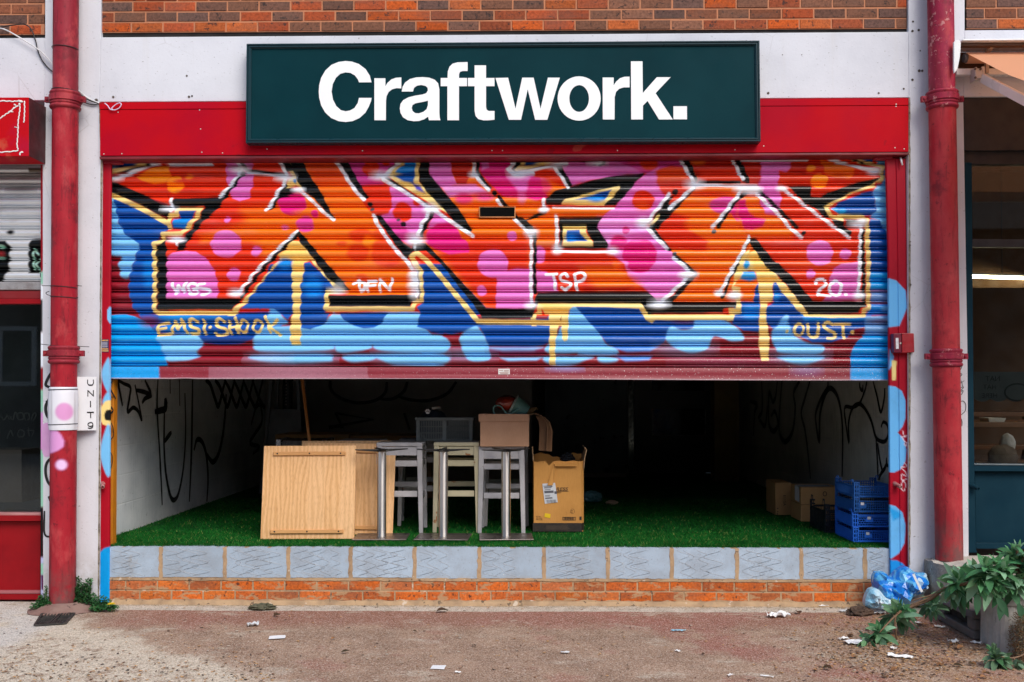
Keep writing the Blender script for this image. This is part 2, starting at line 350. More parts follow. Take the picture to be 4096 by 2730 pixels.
def P(crop, col, pts, soft=5): return ('p', crop, col, soft, pts)
def S(crop, col, w, pts, soft=4, curve=False): return ('s', crop, col, soft, w, pts) + ((1,) if curve else ())
def E(crop, col, cx, cy, rx, ry, soft=6, alpha=1.0): return ('e', crop, col, soft, cx, cy, rx, ry, alpha)
MURAL = [
 # ---- lower background clouds
 P('A','red',[(0,0),(5600,0),(5600,1215),(0,1215)],8),
 P('A','base',[(0,300),(480,300),(480,1160),(5600,1160),(5600,1700),(0,1700)],6),
 # left blues
 P('A','dblue',[(60,40),(345,40),(300,95),(75,150)],6), E('A','sky',80,130,40,30,20),
 P('A','sky',[(60,340),(125,330),(140,520),(285,655),(275,700),(245,780),(215,890),(160,892),(135,800),(155,750),(110,745),(60,690)],5),
 P('A','blue',[(105,350),(170,355),(470,500),(505,540),(430,600),(400,640),(400,1130),(300,1155),(240,1110),(205,990),(208,920),(240,800),(272,700),(282,660),(190,600),(140,520),(118,440)],5),
 E('A','mblue',350,870,40,90,30,.8),
 P('A','blue',[(560,425),(690,420),(600,560),(510,545),(520,500),(560,475)],5), P('A','mblue',[(520,485),(650,480),(600,550),(520,545)],10),
 # bottom left bright blue and clouds
 P('m','bsky',[(-20,395),(60,384),(150,384),(220,400),(290,430),(350,480),(390,520),(420,560),(420,620),(450,680),(465,740),(468,900),(-20,900)],5),
 P('m','blue',[(230,360),(360,380),(650,380),(1000,370),(1350,360),(1350,480),(1190,540),(1120,560),(1060,600),(900,612),(740,600),(720,560),(690,530),(380,520),(340,470),(270,410)],10),
 E('m','base',330,440,70,40,30,.7), E('m','mblue',560,410,130,35,25,.9), E('m','mblue',560,500,150,40,40,.8), E('m','mblue',820,410,100,20,30,.5),
 P('m','sky',[(390,560),(520,540),(690,530),(745,590),(740,620),(700,680),(720,705),(640,735),(480,742),(440,690),(420,620)],7),
 P('m','dblue',[(700,545),(1180,535),(1120,580),(1040,605),(900,615),(780,605)],8),
 P('m','sky',[(1280,308),(1310,330),(1350,390),(1400,450),(1240,450)],6),
 P('n','sky',[(-110,560),(-80,500),(20,480),(260,470),(440,440),(500,365),(560,380),(1150,365),(1210,470),(1250,530),(1340,550),(1345,650),(1230,680),(900,665),(820,640),(800,620),(780,650),(560,680),(510,630),(470,660),(0,672),(-110,640)],7),
 P('n','sky',[(-140,700),(200,690),(470,690),(490,720),(470,745),(200,760),(-60,740)],8), P('n','sky',[(570,695),(800,690),(830,720),(760,745),(640,750)],8), P('n','sky',[(840,690),(1345,690),(1345,770),(1000,770),(890,740)],8),
 P('n','blue',[(0,0),(190,0),(190,360),(160,430),(20,320),(-60,350)],5),
 P('n','blue',[(235,20),(430,60),(520,200),(440,205),(440,370),(470,372),(455,430),(400,470),(330,500),(260,490),(240,400)],6), E('n','mblue',350,170,70,90,40,.9), E('n','mblue',110,90,70,40,20,.9),
 P('n','blue',[(540,370),(920,370),(880,440),(820,485),(740,493),(660,470),(590,430)],6),
 P('n','blue',[(1130,0),(1400,0),(1750,350),(1500,420),(1345,535),(1250,520),(1190,400),(1150,330),(1200,280)],6),
 P('o','blue',[(0,30),(100,100),(360,430),(900,420),(920,380),(920,600),(800,630),(450,625),(420,560),(390,490),(350,478),(290,515),(160,535),(40,520),(-100,480)],6),
 P('o','sky',[(350,475),(385,500),(430,580),(452,640),(452,735),(300,735),(240,640),(230,560),(280,510)],6),
 P('o','sky',[(-60,550),(90,555),(150,590),(150,640),(100,680),(-60,690)],6), P('o','sky',[(-60,700),(60,705),(120,730),(60,760),(-60,770)],7),
 P('o','sky',[(450,640),(860,635),(800,660),(560,665)],20), P('o','sky',[(540,715),(860,712),(820,735),(600,740)],16),
 P('o','sky',[(880,640),(960,560),(1050,400),(1090,325),(1210,325),(1260,440),(1340,600),(1420,640),(1430,690),(1150,690),(1120,680),(930,685)],6),
 P('o','sky',[(870,720),(920,705),(1240,705),(1180,740),(1080,770),(920,765)],8), P('o','sky',[(1290,705),(1420,715),(1430,740),(1360,757),(1300,745)],8),
 P('q','blue',[(-140,320),(340,325),(420,430),(500,400),(800,410),(770,480),(640,490),(580,530),(540,600),(450,640),(350,668),(220,660),(110,610),(40,520)],6),
 P('q','blue',[(480,410),(810,410),(790,460),(740,500),(660,500),(600,480)],6), E('q','base',700,430,90,22,20,.6),
 P('q','sky',[(600,475),(680,505),(760,490),(800,415),(1000,430),(1100,490),(1145,540),(1145,585),(1060,592),(980,560),(920,550),(890,610),(850,660),(760,680),(680,665),(600,620),(555,570),(570,510)],6),
 P('q',(86,140,214),[(170,700),(450,700),(430,735),(250,745)],14), P('q',(86,140,214),[(150,640),(500,630),(430,668),(260,672)],14),
 P('q','blue',[(1070,400),(1130,290),(1100,180),(1150,40),(1270,60),(1270,520),(1150,510),(1060,450)],6), E('q','mblue',1200,340,70,60,30,.9), P('q','bsky',[(1090,170),(1150,40),(1190,0),(1255,60),(1262,130),(1240,140)],8),
 P('r','blue',[(0,60),(130,60),(150,520),(40,510),(-50,440)],6), P('r','bsky',[(-20,130),(20,50),(110,40),(145,110),(100,130)],8), E('r','mblue',90,370,70,50,30,.9),
 P('r','blue',[(255,130),(275,128),(340,210),(470,330),(560,410),(1000,410),(1000,470),(880,500),(820,560),(700,600),(560,600),(480,560),(260,500),(200,430),(205,330),(265,290)],6), E('r','mblue',280,250,30,35,20,.9),
 P('r','mblue',[(470,380),(1000,390),(1000,430),(500,440)],14), P('r','bsky',[(990,420),(1160,390),(1160,900),(848,900),(848,720),(870,620),(940,560),(960,480)],6), E('r','base',930,515,60,22,8), P('r','base',[(640,605),(880,585),(930,555),(870,640),(640,690)],6),
 P('r','sky',[(350,390),(375,400),(375,450),(420,540),(490,590),(560,610),(640,620),(640,670),(560,690),(320,680),(280,640),(250,580),(255,510),(300,460)],6), P('r','sky',[(310,705),(640,700),(600,740),(520,765),(420,762),(340,735)],8),
 P('r',(108,160,214),[(960,400),(1160,390),(1160,540),(960,540)],12), E('r','base',1080,440,90,14,14,.5),
 P('r','blue',[(985,0),(1160,0),(1160,100),(1000,100)],8), P('r','bsky',[(990,60),(1160,60),(1160,200),(995,200)],14), P('r',(110,150,205),[(1000,205),(1160,205),(1160,290),(1000,290)],10), P('r','mblue',[(1000,300),(1160,300),(1160,380),(960,390)],10), E('r','sky',1110,340,30,25,14,.7),
 # overspray haze on the bottom slats
 E('n','sky',240,700,260,60,50,.45), E('n','sky',1100,700,260,60,50,.4), E('m','lav',1250,720,160,40,40,.4), E('o','sky',300,690,180,40,50,.35), E('q','sky',700,640,220,60,50,.3), E('r','sky',470,700,200,60,50,.35), E('q',(150,90,130),1000,760,400,40,40,.3), E('o',(90,60,150),650,660,200,30,30,.4),
 # right side blues upper
 P('l','blue',[(880,20),(1060,20),(1010,60),(950,50)],6), P('l','sky',[(1050,20),(1160,20),(1160,620),(1090,560),(1040,500),(1000,480),(1040,400),(1020,300),(1050,240),(1100,220),(1100,90),(1060,70)],6),
 P('l','blue',[(1020,285),(940,300),(760,370),(740,400),(690,430),(760,480),(1000,470),(1040,440),(1040,380)],6), E('l','bsky',720,440,40,32,10), E('l','bsky',785,440,28,22,12),
 P('l','blue',[(990,495),(1060,500),(1085,540),(1130,620),(1165,640),(1165,910),(985,910)],6),
 # ---- letter fills
 P('A','red',[(480,60),(1400,60),(1568,400),(1400,580),(1000,1045),(470,1045),(470,640),(600,600),(860,340)],4),
 P('A','red',[(75,230),(200,180),(480,110),(480,340),(500,390),(330,330)],6),
 P('A','yor',[(260,190),(340,150),(440,110),(490,110),(495,190),(470,235),(380,242),(300,220)],8), E('A','yor',535,245,60,65), E('A','yor',632,192,25,20,12,.8), E('A','dred',640,295,80,18,16,.6), E('A','dred',430,290,60,14,20,.6), E('A','red',580,225,45,12,12),
 P('A','ora',[(1000,420),(1568,380),(1568,760),(1400,575),(1250,740),(1150,760),(1100,640),(1050,560)],60),
 P('A','ora',[(700,600),(1100,500),(1300,600),(1100,640),(720,650)],40),
 P('A','pink',[(888,50),(1075,50),(1082,230),(1050,340),(990,365),(930,340),(905,260),(888,180)],5),
 P('A','pink',[(473,755),(520,722),(600,705),(680,715),(745,755),(790,810),(820,880),(836,960),(832,1042),(470,1042)],5),
 E('A','pink',890,660,106,96), E('A','pink',897,490,23,23), E('A','pink',1102,712,36,36,8), E('A','pink',945,873,48,46),
 P('B','ora',[(15,60),(245,60),(420,310),(480,410),(560,480),(610,600),(790,830),(800,1015),(340,1015),(90,680),(0,560),(0,300)],5),
 P('B',(230,78,20),[(15,60),(245,60),(370,240),(110,250)],50),
 E('B','red',440,600,80,50,14,.8), E('B','red',420,720,80,60,14,.8), E('B','red',620,720,110,110,20,.8), E('B','red',310,660,35,20,10,.7), E('B','red',580,590,60,40,14,.7), E('B','yor',490,640,40,40,14,.7), E('B','red',450,900,40,30,12,.7), E('B','dred',700,810,80,24,12,.6),
 E('A','hot',1355,380,96,82), E('A','ora',1420,450,60,30,20,.7), E('A','hot',1515,450,24,26,8), E('A',(220,62,150),1445,522,60,58,10), E('A','pink',1300,545,24,16,8,.8),
 P('B','mag',[(300,55),(765,55),(720,90),(640,160),(560,190),(600,240),(640,270),(660,320),(480,320),(430,250),(370,160)],6), E('B','red',510,130,62,55,8), E('B','red',615,88,30,24,8),
 P('B','red',[(430,250),(625,238),(665,330),(665,420),(640,465),(550,470),(490,380)],8),
 P('B','pink',[(640,260),(720,285),(830,370),(940,410),(890,480),(830,600),(790,670),(720,630),(600,510),(570,462),(640,450),(660,380)],6), E('B','red',730,440,66,70,8), E('B','red',828,372,26,22,8),
 P('B','mag',[(580,490),(700,478),(770,570),(830,620),(790,672),(700,620)],14),
 # letter two
 P('B','ora',[(915,55),(1230,55),(1230,180),(1340,290),(1480,420),(1600,520),(1620,640),(1620,1110),(1320,1106),(870,640),(920,560),(960,440),(1215,570),(1060,340),(920,180)],5),
 P('B','red',[(900,640),(1230,610),(1620,620),(1620,1110),(1320,1106)],40),
 P('B','pink',[(915,55),(1068,55),(1075,180),(1110,240),(985,262),(920,180)],5), P('B','dred',[(1066,55),(1215,55),(1200,190),(1180,242),(1110,240),(1072,160)],5),
 P('B','lpink',[(985,245),(1240,245),(1320,300),(1080,330),(1050,330)],12), E('B','hot',1160,345,60,38,14,.8), E('B','mag',1300,330,60,30,20,.8),
 P('B','hot',[(915,560),(960,510),(1040,500),(1100,540),(1140,600),(1190,660),(1190,720),(1060,735),(930,680),(880,640)],6), P('B','pink',[(900,560),(960,440),(1120,530),(1060,510),(980,520)],8), P('B','ora',[(1130,560),(1210,580),(1200,640),(1140,620)],10),
 P('B','hot',[(1240,55),(1480,55),(1450,130),(1560,250),(1640,330),(1500,380),(1400,300),(1290,180)],6), P('B','pink',[(1270,55),(1330,55),(1330,130),(1290,150)],8), P('B','pink',[(1500,150),(1640,160),(1640,330),(1560,260)],14),
 E('B','pink',1360,795,106,100), E('B','pink',1495,606,33,33), E('B','pink',1280,985,33,36), P('B','pink',[(1640,830),(1540,845),(1470,880),(1430,950),(1408,1040),(1425,1110),(1640,1110)],5),
 # letter three (C)
 P('C','pink',[(-10,880),(60,840),(140,830),(225,835),(230,1110),(-10,1110)],5),
 P('C','hot',[(0,60),(140,60),(70,150),(240,190),(330,210),(340,330),(240,370),(180,400),(60,330),(0,260)],8), P('C','pink',[(60,190),(230,190),(200,300),(150,300),(100,240)],14), P('C','ora',[(0,330),(200,340),(300,370),(300,440),(150,480),(60,410)],14), P('C','ora',[(300,200),(490,270),(420,290),(360,330),(310,290)],14), E('C','hot',290,260,80,60,16,.7), E('C','lpink',170,340,30,40,14,.5),
 P('C','ora',[(110,470),(400,400),(800,420),(720,470),(430,470),(410,680),(250,680),(240,560)],12),
 P('C','pink',[(430,80),(760,50),(1040,50),(1010,170),(900,170),(640,220),(510,252)],6), P('C','mag',[(760,45),(1270,45),(1330,160),(1250,120),(1050,170),(1000,160)],10), E('C','red',1050,90,66,60,12), E('C','red',940,70,40,30,20,.6),
 P('C','pink',[(1010,180),(1120,130),(1110,220),(1180,320),(1110,430),(1010,500),(980,540),(1080,560),(1180,690),(1240,750),(1370,870),(1200,1000),(1160,1060),(1080,1052),(1040,990),(900,900),(760,700),(680,545),(730,470),(820,400),(900,290)],5), P('C','lpink',[(700,480),(980,480),(1040,540),(760,660),(690,545)],30),
 P('C','red',[(1110,150),(1200,110),(1310,130),(1340,200),(1340,290),(1200,330),(1180,340),(1120,280)],10), P('C',(230,76,24),[(1100,150),(1300,130),(1320,220),(1110,240)],14), E('C','red',1010,355,76,66,6), E('C','ora',1000,400,50,30,20,.5),
 E('C','hot',985,740,118,120,8), E('C','hot',840,650,60,50,10,.9), E('C','hot',888,565,28,28,6,.8), E('C','hot',840,815,32,28,8,.8), E('C','pink',960,620,60,24,12,.7), E('C','pink',880,800,24,24,10),
 P('C','red',[(270,680),(420,720),(800,735),(880,800),(900,880),(960,940),(1010,960),(1040,990),(270,992)],8), P('C','ora',[(560,800),(820,790),(900,870),(1000,950),(700,990),(620,900)],40), P('C','dred',[(340,770),(800,780),(800,820),(340,815)],30), P('C','dred',[(600,960),(940,960),(900,985),(600,985)],20),
 E('C','pink',290,735,42,60,8), P('C','pink',[(270,840),(330,850),(400,900),(420,990),(270,990)],8),
 # letter four
 P('C','ora',[(1310,50),(2000,50),(2050,330),(1950,500),(1780,1000),(1770,1060),(1200,1060),(1390,870),(1190,700),(1060,545),(1130,440),(1340,300),(1390,230)],5),
 P('C','dred',[(1310,50),(1780,50),(1830,200),(1400,235)],8), P('C','red',[(1400,150),(1800,140),(1830,240),(1400,240)],20), E('C','ora',1390,80,50,30,10,.8), E('C','red',1480,310,130,25,20,.7),
 P('C','red',[(1060,545),(1180,440),(1330,470),(1330,560),(1460,640),(1440,700),(1300,700),(1180,690)],14), E('C','ora',1390,520,90,60,20,.8), E('C','red',1400,690,60,20,12,.6),
 E('C','mag',1580,390,110,62,8), P('C','hot',[(1690,330),(1800,350),(1830,470),(1760,520),(1650,500),(1620,440)],8), P('C','mag',[(1740,480),(1860,490),(1840,560),(1770,580),(1730,540)],8),
 # last letter (crop l, r)
 P('l','red',[(20,20),(640,20),(980,130),(560,340),(620,380),(940,560),(930,900),(330,900),(90,640),(0,560),(60,300)],4), P('l','ora',[(0,320),(150,320),(160,420),(300,480),(420,600),(400,640),(90,640),(0,560)],40),
 P('r','red',[(300,0),(930,0),(930,290),(560,275)],5), E('r',(232,84,26),560,0,240,70,50,.6),
 P('l','pink',[(165,50),(400,60),(395,110),(370,140),(310,125),(300,250),(320,330),(310,420),(290,470),(210,460),(160,380),(150,280)],5), P('l','dred',[(390,80),(520,80),(510,150),(390,140)],12), P('l','dred',[(20,60),(165,60),(165,220),(80,200)],12), P('l','pink',[(160,330),(300,330),(300,465),(200,455)],10), E('l','red',215,90,22,30,16,.0),
 P('l','ora',[(620,40),(720,60),(880,110),(880,150),(830,190),(740,190),(660,150)],8), E('l','yor',545,108,32,26,8), E('l','yor',612,205,66,60,6), E('l','dred',760,180,60,30,20,.6),
 P('l','hot',[(0,360),(50,350),(70,440),(120,480),(200,500),(190,550),(100,580),(40,570),(0,470)],10), E('l','ora',110,400,50,60,14,.8),
 E('l','pink',615,760,100,98), E('l','pink',810,765,46,42), P('l','pink',[(720,884),(780,850),(905,840),(905,900),(720,900)],5), E('r','pink',545,75,34,40), P('r','pink',[(690,120),(720,40),(780,0),(905,-20),(905,280),(640,282),(680,230)],5),
 # ---- yellow outlines
 S('A','yel',36,[(60,310),(150,345),(300,415),(470,510),(492,525)],4), S('A','yel',30,[(490,545),(490,462),(542,455),(548,416),(715,414),(680,480),(610,560),(580,590),(450,592),(447,645),(388,655),(390,1128),(420,1140),(930,1138)],4),
 P('A','yel',[(930,1120),(1050,1010),(1250,780),(1350,640),(1400,640),(1470,720),(1570,860),(1720,975),(1720,1000),(1660,990),(1480,770),(1440,790),(1430,900),(1412,940),(1410,1360),(1345,1362),(1355,1100),(1350,780),(1290,765),(1220,860),(1110,1000),(1000,1100),(950,1160),(900,1160)],4),
 P('A','yel2',[(1260,740),(1350,650),(1400,645),(1490,760),(1440,790),(1430,850),(1360,850),(1350,780),(1280,770)],10),
 P('A','blue',[(1300,768),(1345,776),(1356,1112),(1000,1112),(1090,985),(1200,850)],5), P('A','blue',[(1442,795),(1478,785),(1580,890),(1668,985),(1600,1000),(1590,1130),(1430,1130)],5), E('A','mblue',1300,800,50,40,20,.9), E('A','mblue',1500,960,60,70,30,.9),
 P('n','yel',[(178,430),(248,430),(258,500),(245,600),(180,612),(168,560)],4),
 S('B','yel',34,[(278,985),(205,995),(200,1112),(800,1112),(812,1062),(860,1050),(858,850),(800,770),(790,745),(830,722),(900,775),(1000,890),(1150,1070),(1260,1200),(1600,1205),(1850,1210)],4),
 P('A','yel',[(60,170),(60,145),(260,100),(390,55),(480,55),(330,115),(130,165)],5), S('A','yel',26,[(570,75),(680,75)],4),
 P('A','yel',[(1275,50),(1320,50),(1345,110),(1390,170),(1455,280),(1440,290),(1375,250),(1310,285),(1295,270),(1350,190)],5), E('A','mblue',1375,222,12,14,6),
 P('B','yel',[(615,175),(740,55),(850,55),(845,180),(850,230),(930,320),(1050,430),(1040,445),(960,400),(800,300),(700,240)],4), P('B','mblue',[(680,160),(765,70),(825,60),(815,170),(740,170)],6), P('B','blue',[(660,180),(815,150),(812,240),(740,225)],8), P('B',(84,70,180),[(800,235),(850,255),(885,305),(830,285)],10),
 P('C','yel',[(110,140),(200,50),(370,50),(380,90),(330,110),(200,140),(130,155)],4), P('C','dblue',[(175,110),(215,60),(320,60),(310,85),(250,100)],6), E('C','mblue',275,72,30,16,14),
 P('C','yel',[(445,375),(480,340),(840,245),(855,258),(840,290),(770,380),(740,390),(450,388)],4), P('C','blue',[(530,355),(790,280),(740,355)],5), E('C','mblue',680,345,50,22,16),
 P('C','yel',[(445,535),(610,530),(625,545),(610,570),(665,655),(660,678),(455,676)],4), P('C','blue',[(480,565),(565,560),(575,590),(625,640),(480,645)],5), E('C','mblue',510,620,40,25,16),
 P('C','yel',[(275,1070),(990,1065),(1010,1090),(1070,1150),(1560,1145),(1640,1160),(1620,1190),(1100,1192),(1070,1210),(1030,1190),(980,1110),(520,1095),(490,1130),(490,1330),(468,1340),(450,1320),(440,1160),(405,1300),(400,1500),(360,1500),(358,1150),(330,1150),(310,1110),(305,1150),(270,1150),(270,1230),(235,1230),(235,1150),(275,1130)],4), P('C','yel2',[(310,1075),(510,1090),(480,1140),(330,1140)],14),
 P('k','yel',[(430,545),(490,470),(515,462),(515,475),(460,545)],4),
 P('q','yel',[(1040,340),(1090,340),(1095,290),(1060,180),(1100,40),(1160,-30),(1130,70),(1070,170),(1130,180),(1130,375),(1080,385),(1070,430),(1020,435),(1040,390)],5), 
 P('l','yel',[(90,720),(20,780),(-40,884),(-40,960),(80,960),(50,820)],5),
 P('r','yel',[(-30,120),(70,-70),(140,-120),(230,0),(300,100),(400,210),(470,300),(520,370),(500,390),(440,350),(400,290),(330,220),(275,130),(255,150),(255,280),(215,300),(205,400),(220,470),(230,560),(225,640),(230,740),(170,740),(150,620),(155,500),(160,300),(150,150),(130,60),(80,40),(20,60)],5), P('r','yel2',[(130,60),(70,-80),(140,-120),(240,20),(290,110),(250,150),(150,140)],12), P('r','bsky',[(10,110),(30,55),(110,50),(140,110),(90,130)],10), E('r','bsky',55,0,22,34,8),
 S('r','yel',30,[(500,385),(700,400),(945,395),(950,350),(985,340),(978,-300),(985,-60)],4), S('l','yel',30,[(985,900),(970,500),(940,480),(760,478),(780,505),(700,470),(645,410),(720,370),(830,300),(940,265),(1020,240),(1025,205),(1085,205),(1085,95),(1060,85)],4), S('l','yel',30,[(1060,85),(940,60),(820,15)],4), E('l','yel',487,308,18,16,4),
 # ---- black
 P('A','blk',[(60,225),(120,235),(330,325),(440,385),(475,400),(505,380),(530,342),(900,330),(860,385),(800,450),(735,500),(690,560),(640,620),(600,685),(535,715),(560,660),(610,600),(690,500),(740,410),(735,395),(550,398),(500,445),(470,470),(420,455),(260,370),(60,290)],4),
 P('A','blk',[(402,680),(440,660),(470,630),(476,1042),(1000,1040),(930,1117),(412,1117)],4), P('A','blk',[(120,165),(250,130),(400,75),(440,60),(420,80),(250,160)],5), P('A','blk',[(690,50),(780,50),(790,95),(690,92)],6),
 S('A','blk',24,[(1000,1030),(1040,965),(1150,832),(1290,690),(1400,585)],4), P('A','blk',[(1390,570),(1410,575),(1480,660),(1568,760),(1760,980),(1730,985),(1600,900),(1500,760),(1400,640)],4),
 S('A','blk',22,[(945,60),(1000,100),(1040,150),(1290,175)],6), S('A','blk',30,[(1010,165),(960,225),(915,290),(870,335)],4), S('A','blk',36,[(1300,255),(1260,330),(1200,410)],6), P('A','blk',[(1310,270),(1360,270),(1390,300),(1280,340),(1250,340)],8), P('A','blk',[(1245,50),(1310,50),(1370,150),(1300,160)],5),
 P('B','blk',[(-75,50),(15,50),(75,170),(160,300),(255,480),(240,490),(190,430),(110,340),(50,300),(0,230)],4), P('B','blk',[(260,50),(330,50),(420,220),(490,335),(470,352),(380,240)],4),
 P('B','blk',[(540,462),(580,462),(650,555),(740,655),(790,690),(830,650),(890,655),(1000,765),(1100,875),(1210,995),(1320,1110),(1600,1112),(1640,1112),(1640,1175),(1290,1180),(1230,1090),(1100,930),(1000,800),(890,705),(800,712),(760,765),(700,690),(600,550)],4),
 P('B','blk',[(852,50),(918,50),(918,172),(1000,275),(1110,400),(1218,565),(1205,588),(1100,525),(1040,440),(900,300),(850,225),(845,170)],4), S('B','blk',20,[(610,195),(720,265),(830,345),(900,385)],5), S('B','blk',18,[(640,140),(740,60)],4),
 S('B','blk',26,[(952,435),(895,525),(862,600)],4), P('B','blk',[(218,1020),(830,1012),(835,1045),(785,1062),(785,1095),(218,1095)],4), S('B','blk',12,[(842,850),(846,1040)],4), E('B','grey',290,950,40,40,20,.8),
 P('B','blk',[(1240,50),(1268,50),(1268,160),(1340,260),(1330,285),(1245,180)],4), S('B','blk',26,[(1400,330),(1440,380),(1520,470)],4), P('B','blk',[(1500,470),(1560,470),(1640,540),(1610,580)],4),
 P('C','blk',[(90,150),(150,50),(200,50),(115,145),(130,155),(330,112),(350,130),(200,170),(110,165)],4), P('C','blk',[(340,50),(760,50),(730,80),(600,90),(480,80),(400,70)],10), P('C','blk',[(740,50),(765,50),(745,100),(715,120),(690,115)],5), P('C','blk',[(400,110),(440,110),(520,250),(480,270)],4),
 P('C','blk',[(500,260),(620,230),(820,180),(1020,165),(960,230),(880,330),(820,392),(740,392),(845,280),(845,250),(470,350),(440,388),(340,385),(330,340),(400,290)],4), P('C','blk',[(425,475),(730,472),(690,545),(770,670),(760,690),(440,690),(440,680),(665,678),(660,640),(620,570),(620,535),(450,535),(450,676),(430,680)],4), P('C','blk',[(110,460),(180,490),(350,420),(340,450),(200,500),(260,560),(240,600)],6),
 P('C','blk',[(275,995),(1040,992),(1110,1055),(1250,1062),(1655,1062),(1650,1105),(1570,1112),(1560,1135),(1090,1140),(1050,1150),(1000,1080),(990,1066),(280,1066),(235,1175),(0,1180),(0,1115),(240,1110)],4), S('C','blk',24,[(258,590),(258,1000)],4),
 P('C','blk',[(1275,50),(1320,50),(1390,225),(1360,240)],4), S('C','blk',34,[(1360,270),(1300,330),(1200,440),(1110,520),(1080,545)],5), P('C','blk',[(1180,330),(1220,320),(1190,380),(1230,420),(1110,560),(1050,520),(1120,420)],6), S('C','blk',30,[(1070,550),(1120,620),(1180,690)],4), S('C','blk',34,[(1240,755),(1370,870),(1230,1030),(1180,1060)],4), P('C','blk',[(1060,540),(1110,470),(1130,450),(1140,465),(1080,545)],4),
 P('k','yel',[(430,545),(490,470),(515,462),(515,475),(460,545)],4),
 P('k','blk',[(1080,10),(1120,10),(1200,220),(1140,210)],4), S('k','blk',20,[(820,215),(1120,215)],5), S('k','blk',30,[(1200,280),(1110,340),(1040,430),(960,555)],4), P('k','blk',[(1180,650),(1240,645),(1330,760),(1345,790),(1345,884),(1300,830)],4), S('k','blk',16,[(1190,680),(1140,770),(1060,900)],4), S('q','blk',20,[(1110,0),(1040,110),(1000,240)],4),
 P('l','blk',[(60,650),(130,645),(200,740),(340,900),(560,1120),(520,1215),(330,960),(200,860)],4), P('r','blk',[(210,-10),(300,-10),(440,130),(560,280),(965,285),(965,325),(925,335),(910,370),(530,380),(430,240)],4),
 S('l','blk',26,[(50,290),(120,270),(170,295),(300,420),(440,560)],5), P('l','blk',[(360,240),(545,240),(555,325),(620,325),(830,235),(1070,180),(1060,200),(1010,230),(860,290),(720,360),(640,400),(650,430),(700,490),(650,480),(560,400),(500,380),(440,310)],5), P('l','blk',[(690,490),(800,520),(800,550),(850,600),(850,620),(800,610),(730,540)],5), P('l','blk',[(760,15),(840,20),(1000,80),(960,75)],5), P('l','blk',[(800,490),(960,500),(950,550),(820,560)],20), S('l','blk',24,[(943,580),(943,900)],4), S('r','blk',26,[(946,-20),(952,290)],4), P('l','blk',[(0,20),(40,100),(80,220),(60,220),(0,100)],5),
 # black dots
 E('B','blk',503,383,18,14,4), E('B','gblk',520,420,15,15,4), E('B','gblk',700,492,14,12,4), E('B','blk',738,523,19,16,4), E('B','gblk',1335,268,16,12,4), E('B','blk',1372,305,19,16,4), E('C','blk',1235,297,17,17,4), E('C','gblk',1500,575,17,18,4), E('C','blk',1190,700,18,12,4), E('C','gblk',1228,730,14,17,4), E('D','blk',852,553,13,14,4), E('D','blk',1148,552,14,20,4), E('D','blk',322,970,16,20,4), E('D','blk',10,282,20,18,4), E('l','blk',490,608,16,18,4),
 # ---- white highlights
 S('A','wht',24,[(75,200),(180,180),(300,140),(470,70)],6), E('A','wht',110,205,55,18,20), E('A','wht',530,85,50,26,24), S('A','wht',16,[(490,106),(790,106)],5), S('A','wht',22,[(508,345),(505,430)],6), E('A','wht',490,415,50,16,20), E('A','wht',540,630,60,22,14), S('A','wht',16,[(548,640),(550,668)],5),
 S('A','wht',22,[(945,55),(985,120),(1000,140),(950,215),(895,285),(845,330)],5), E('A','wht',990,140,55,30,30), S('A','wht',14,[(1040,165),(1300,185)],5), E('A','wht',1305,195,60,26,28), S('A','wht',22,[(1235,55),(1280,110),(1310,170)],5), S('A','wht',24,[(1310,220),(1260,290),(1210,380),(1175,425)],5), E('A','wht',1400,285,40,20,16),
 S('A','wht',20,[(945,1005),(1000,975),(1100,850),(1250,700),(1392,572)],4), E('A','wht',955,1000,45,25,20),
 S('B','wht',22,[(15,290),(110,370),(180,440),(250,492)],5), S('B','wht',24,[(240,55),(300,130),(350,215),(420,310),(462,352)],5), S('B','wht',26,[(532,465),(560,530),(620,620),(700,720),(770,790),(795,830)],5), E('B','wht',820,635,52,40,36), S('B','wht',18,[(825,660),(812,690)],5), E('B','wht',812,920,34,110,30), S('B','wht',16,[(830,880),(830,1030)],5), E('B','wht',275,985,55,20,20,.9),
 E('B','wht',575,185,60,26,26), S('B','wht',24,[(740,55),(650,145),(590,195)],5), S('B','wht',26,[(600,215),(700,270),(820,345),(900,400),(960,430),(1060,500),(1222,605)],5), S('B','wht',26,[(925,425),(870,520),(840,595)],5), E('B','wht',930,415,50,34,26), S('B','wht',24,[(1228,55),(1228,165),(1260,210),(1330,285)],5), E('B','wht',1225,175,34,20,16), S('B','wht',22,[(1390,355),(1420,395)],5),
 S('B','wht',24,[(1530,55),(1465,140),(1500,170),(1640,165)],5), 
 S('C','wht',22,[(145,55),(75,140),(120,170),(300,135),(400,110),(480,95)],5), E('C','wht',140,170,60,26,26), S('C','wht',22,[(390,120),(440,190),(485,265)],5), E('C','wht',400,110,50,22,26), S('C','wht',22,[(735,50),(715,90),(690,105)],5), E('C','wht',690,95,60,16,22), E('C','wht',320,420,34,24,14), S('C','wht',24,[(318,350),(320,420)],6),
 S('C','wht',16,[(385,405),(805,412)],4), S('C','wht',24,[(408,470),(412,700)],5), S('C','wht',20,[(395,712),(800,716)],4), E('C','wht',415,700,34,30,24), E('C','wht',800,710,34,24,24), S('C','wht',22,[(110,485),(200,565),(232,600),(232,1080)],5), E('C','wht',235,585,40,34,26), E('C','wht',230,1085,36,26,24),
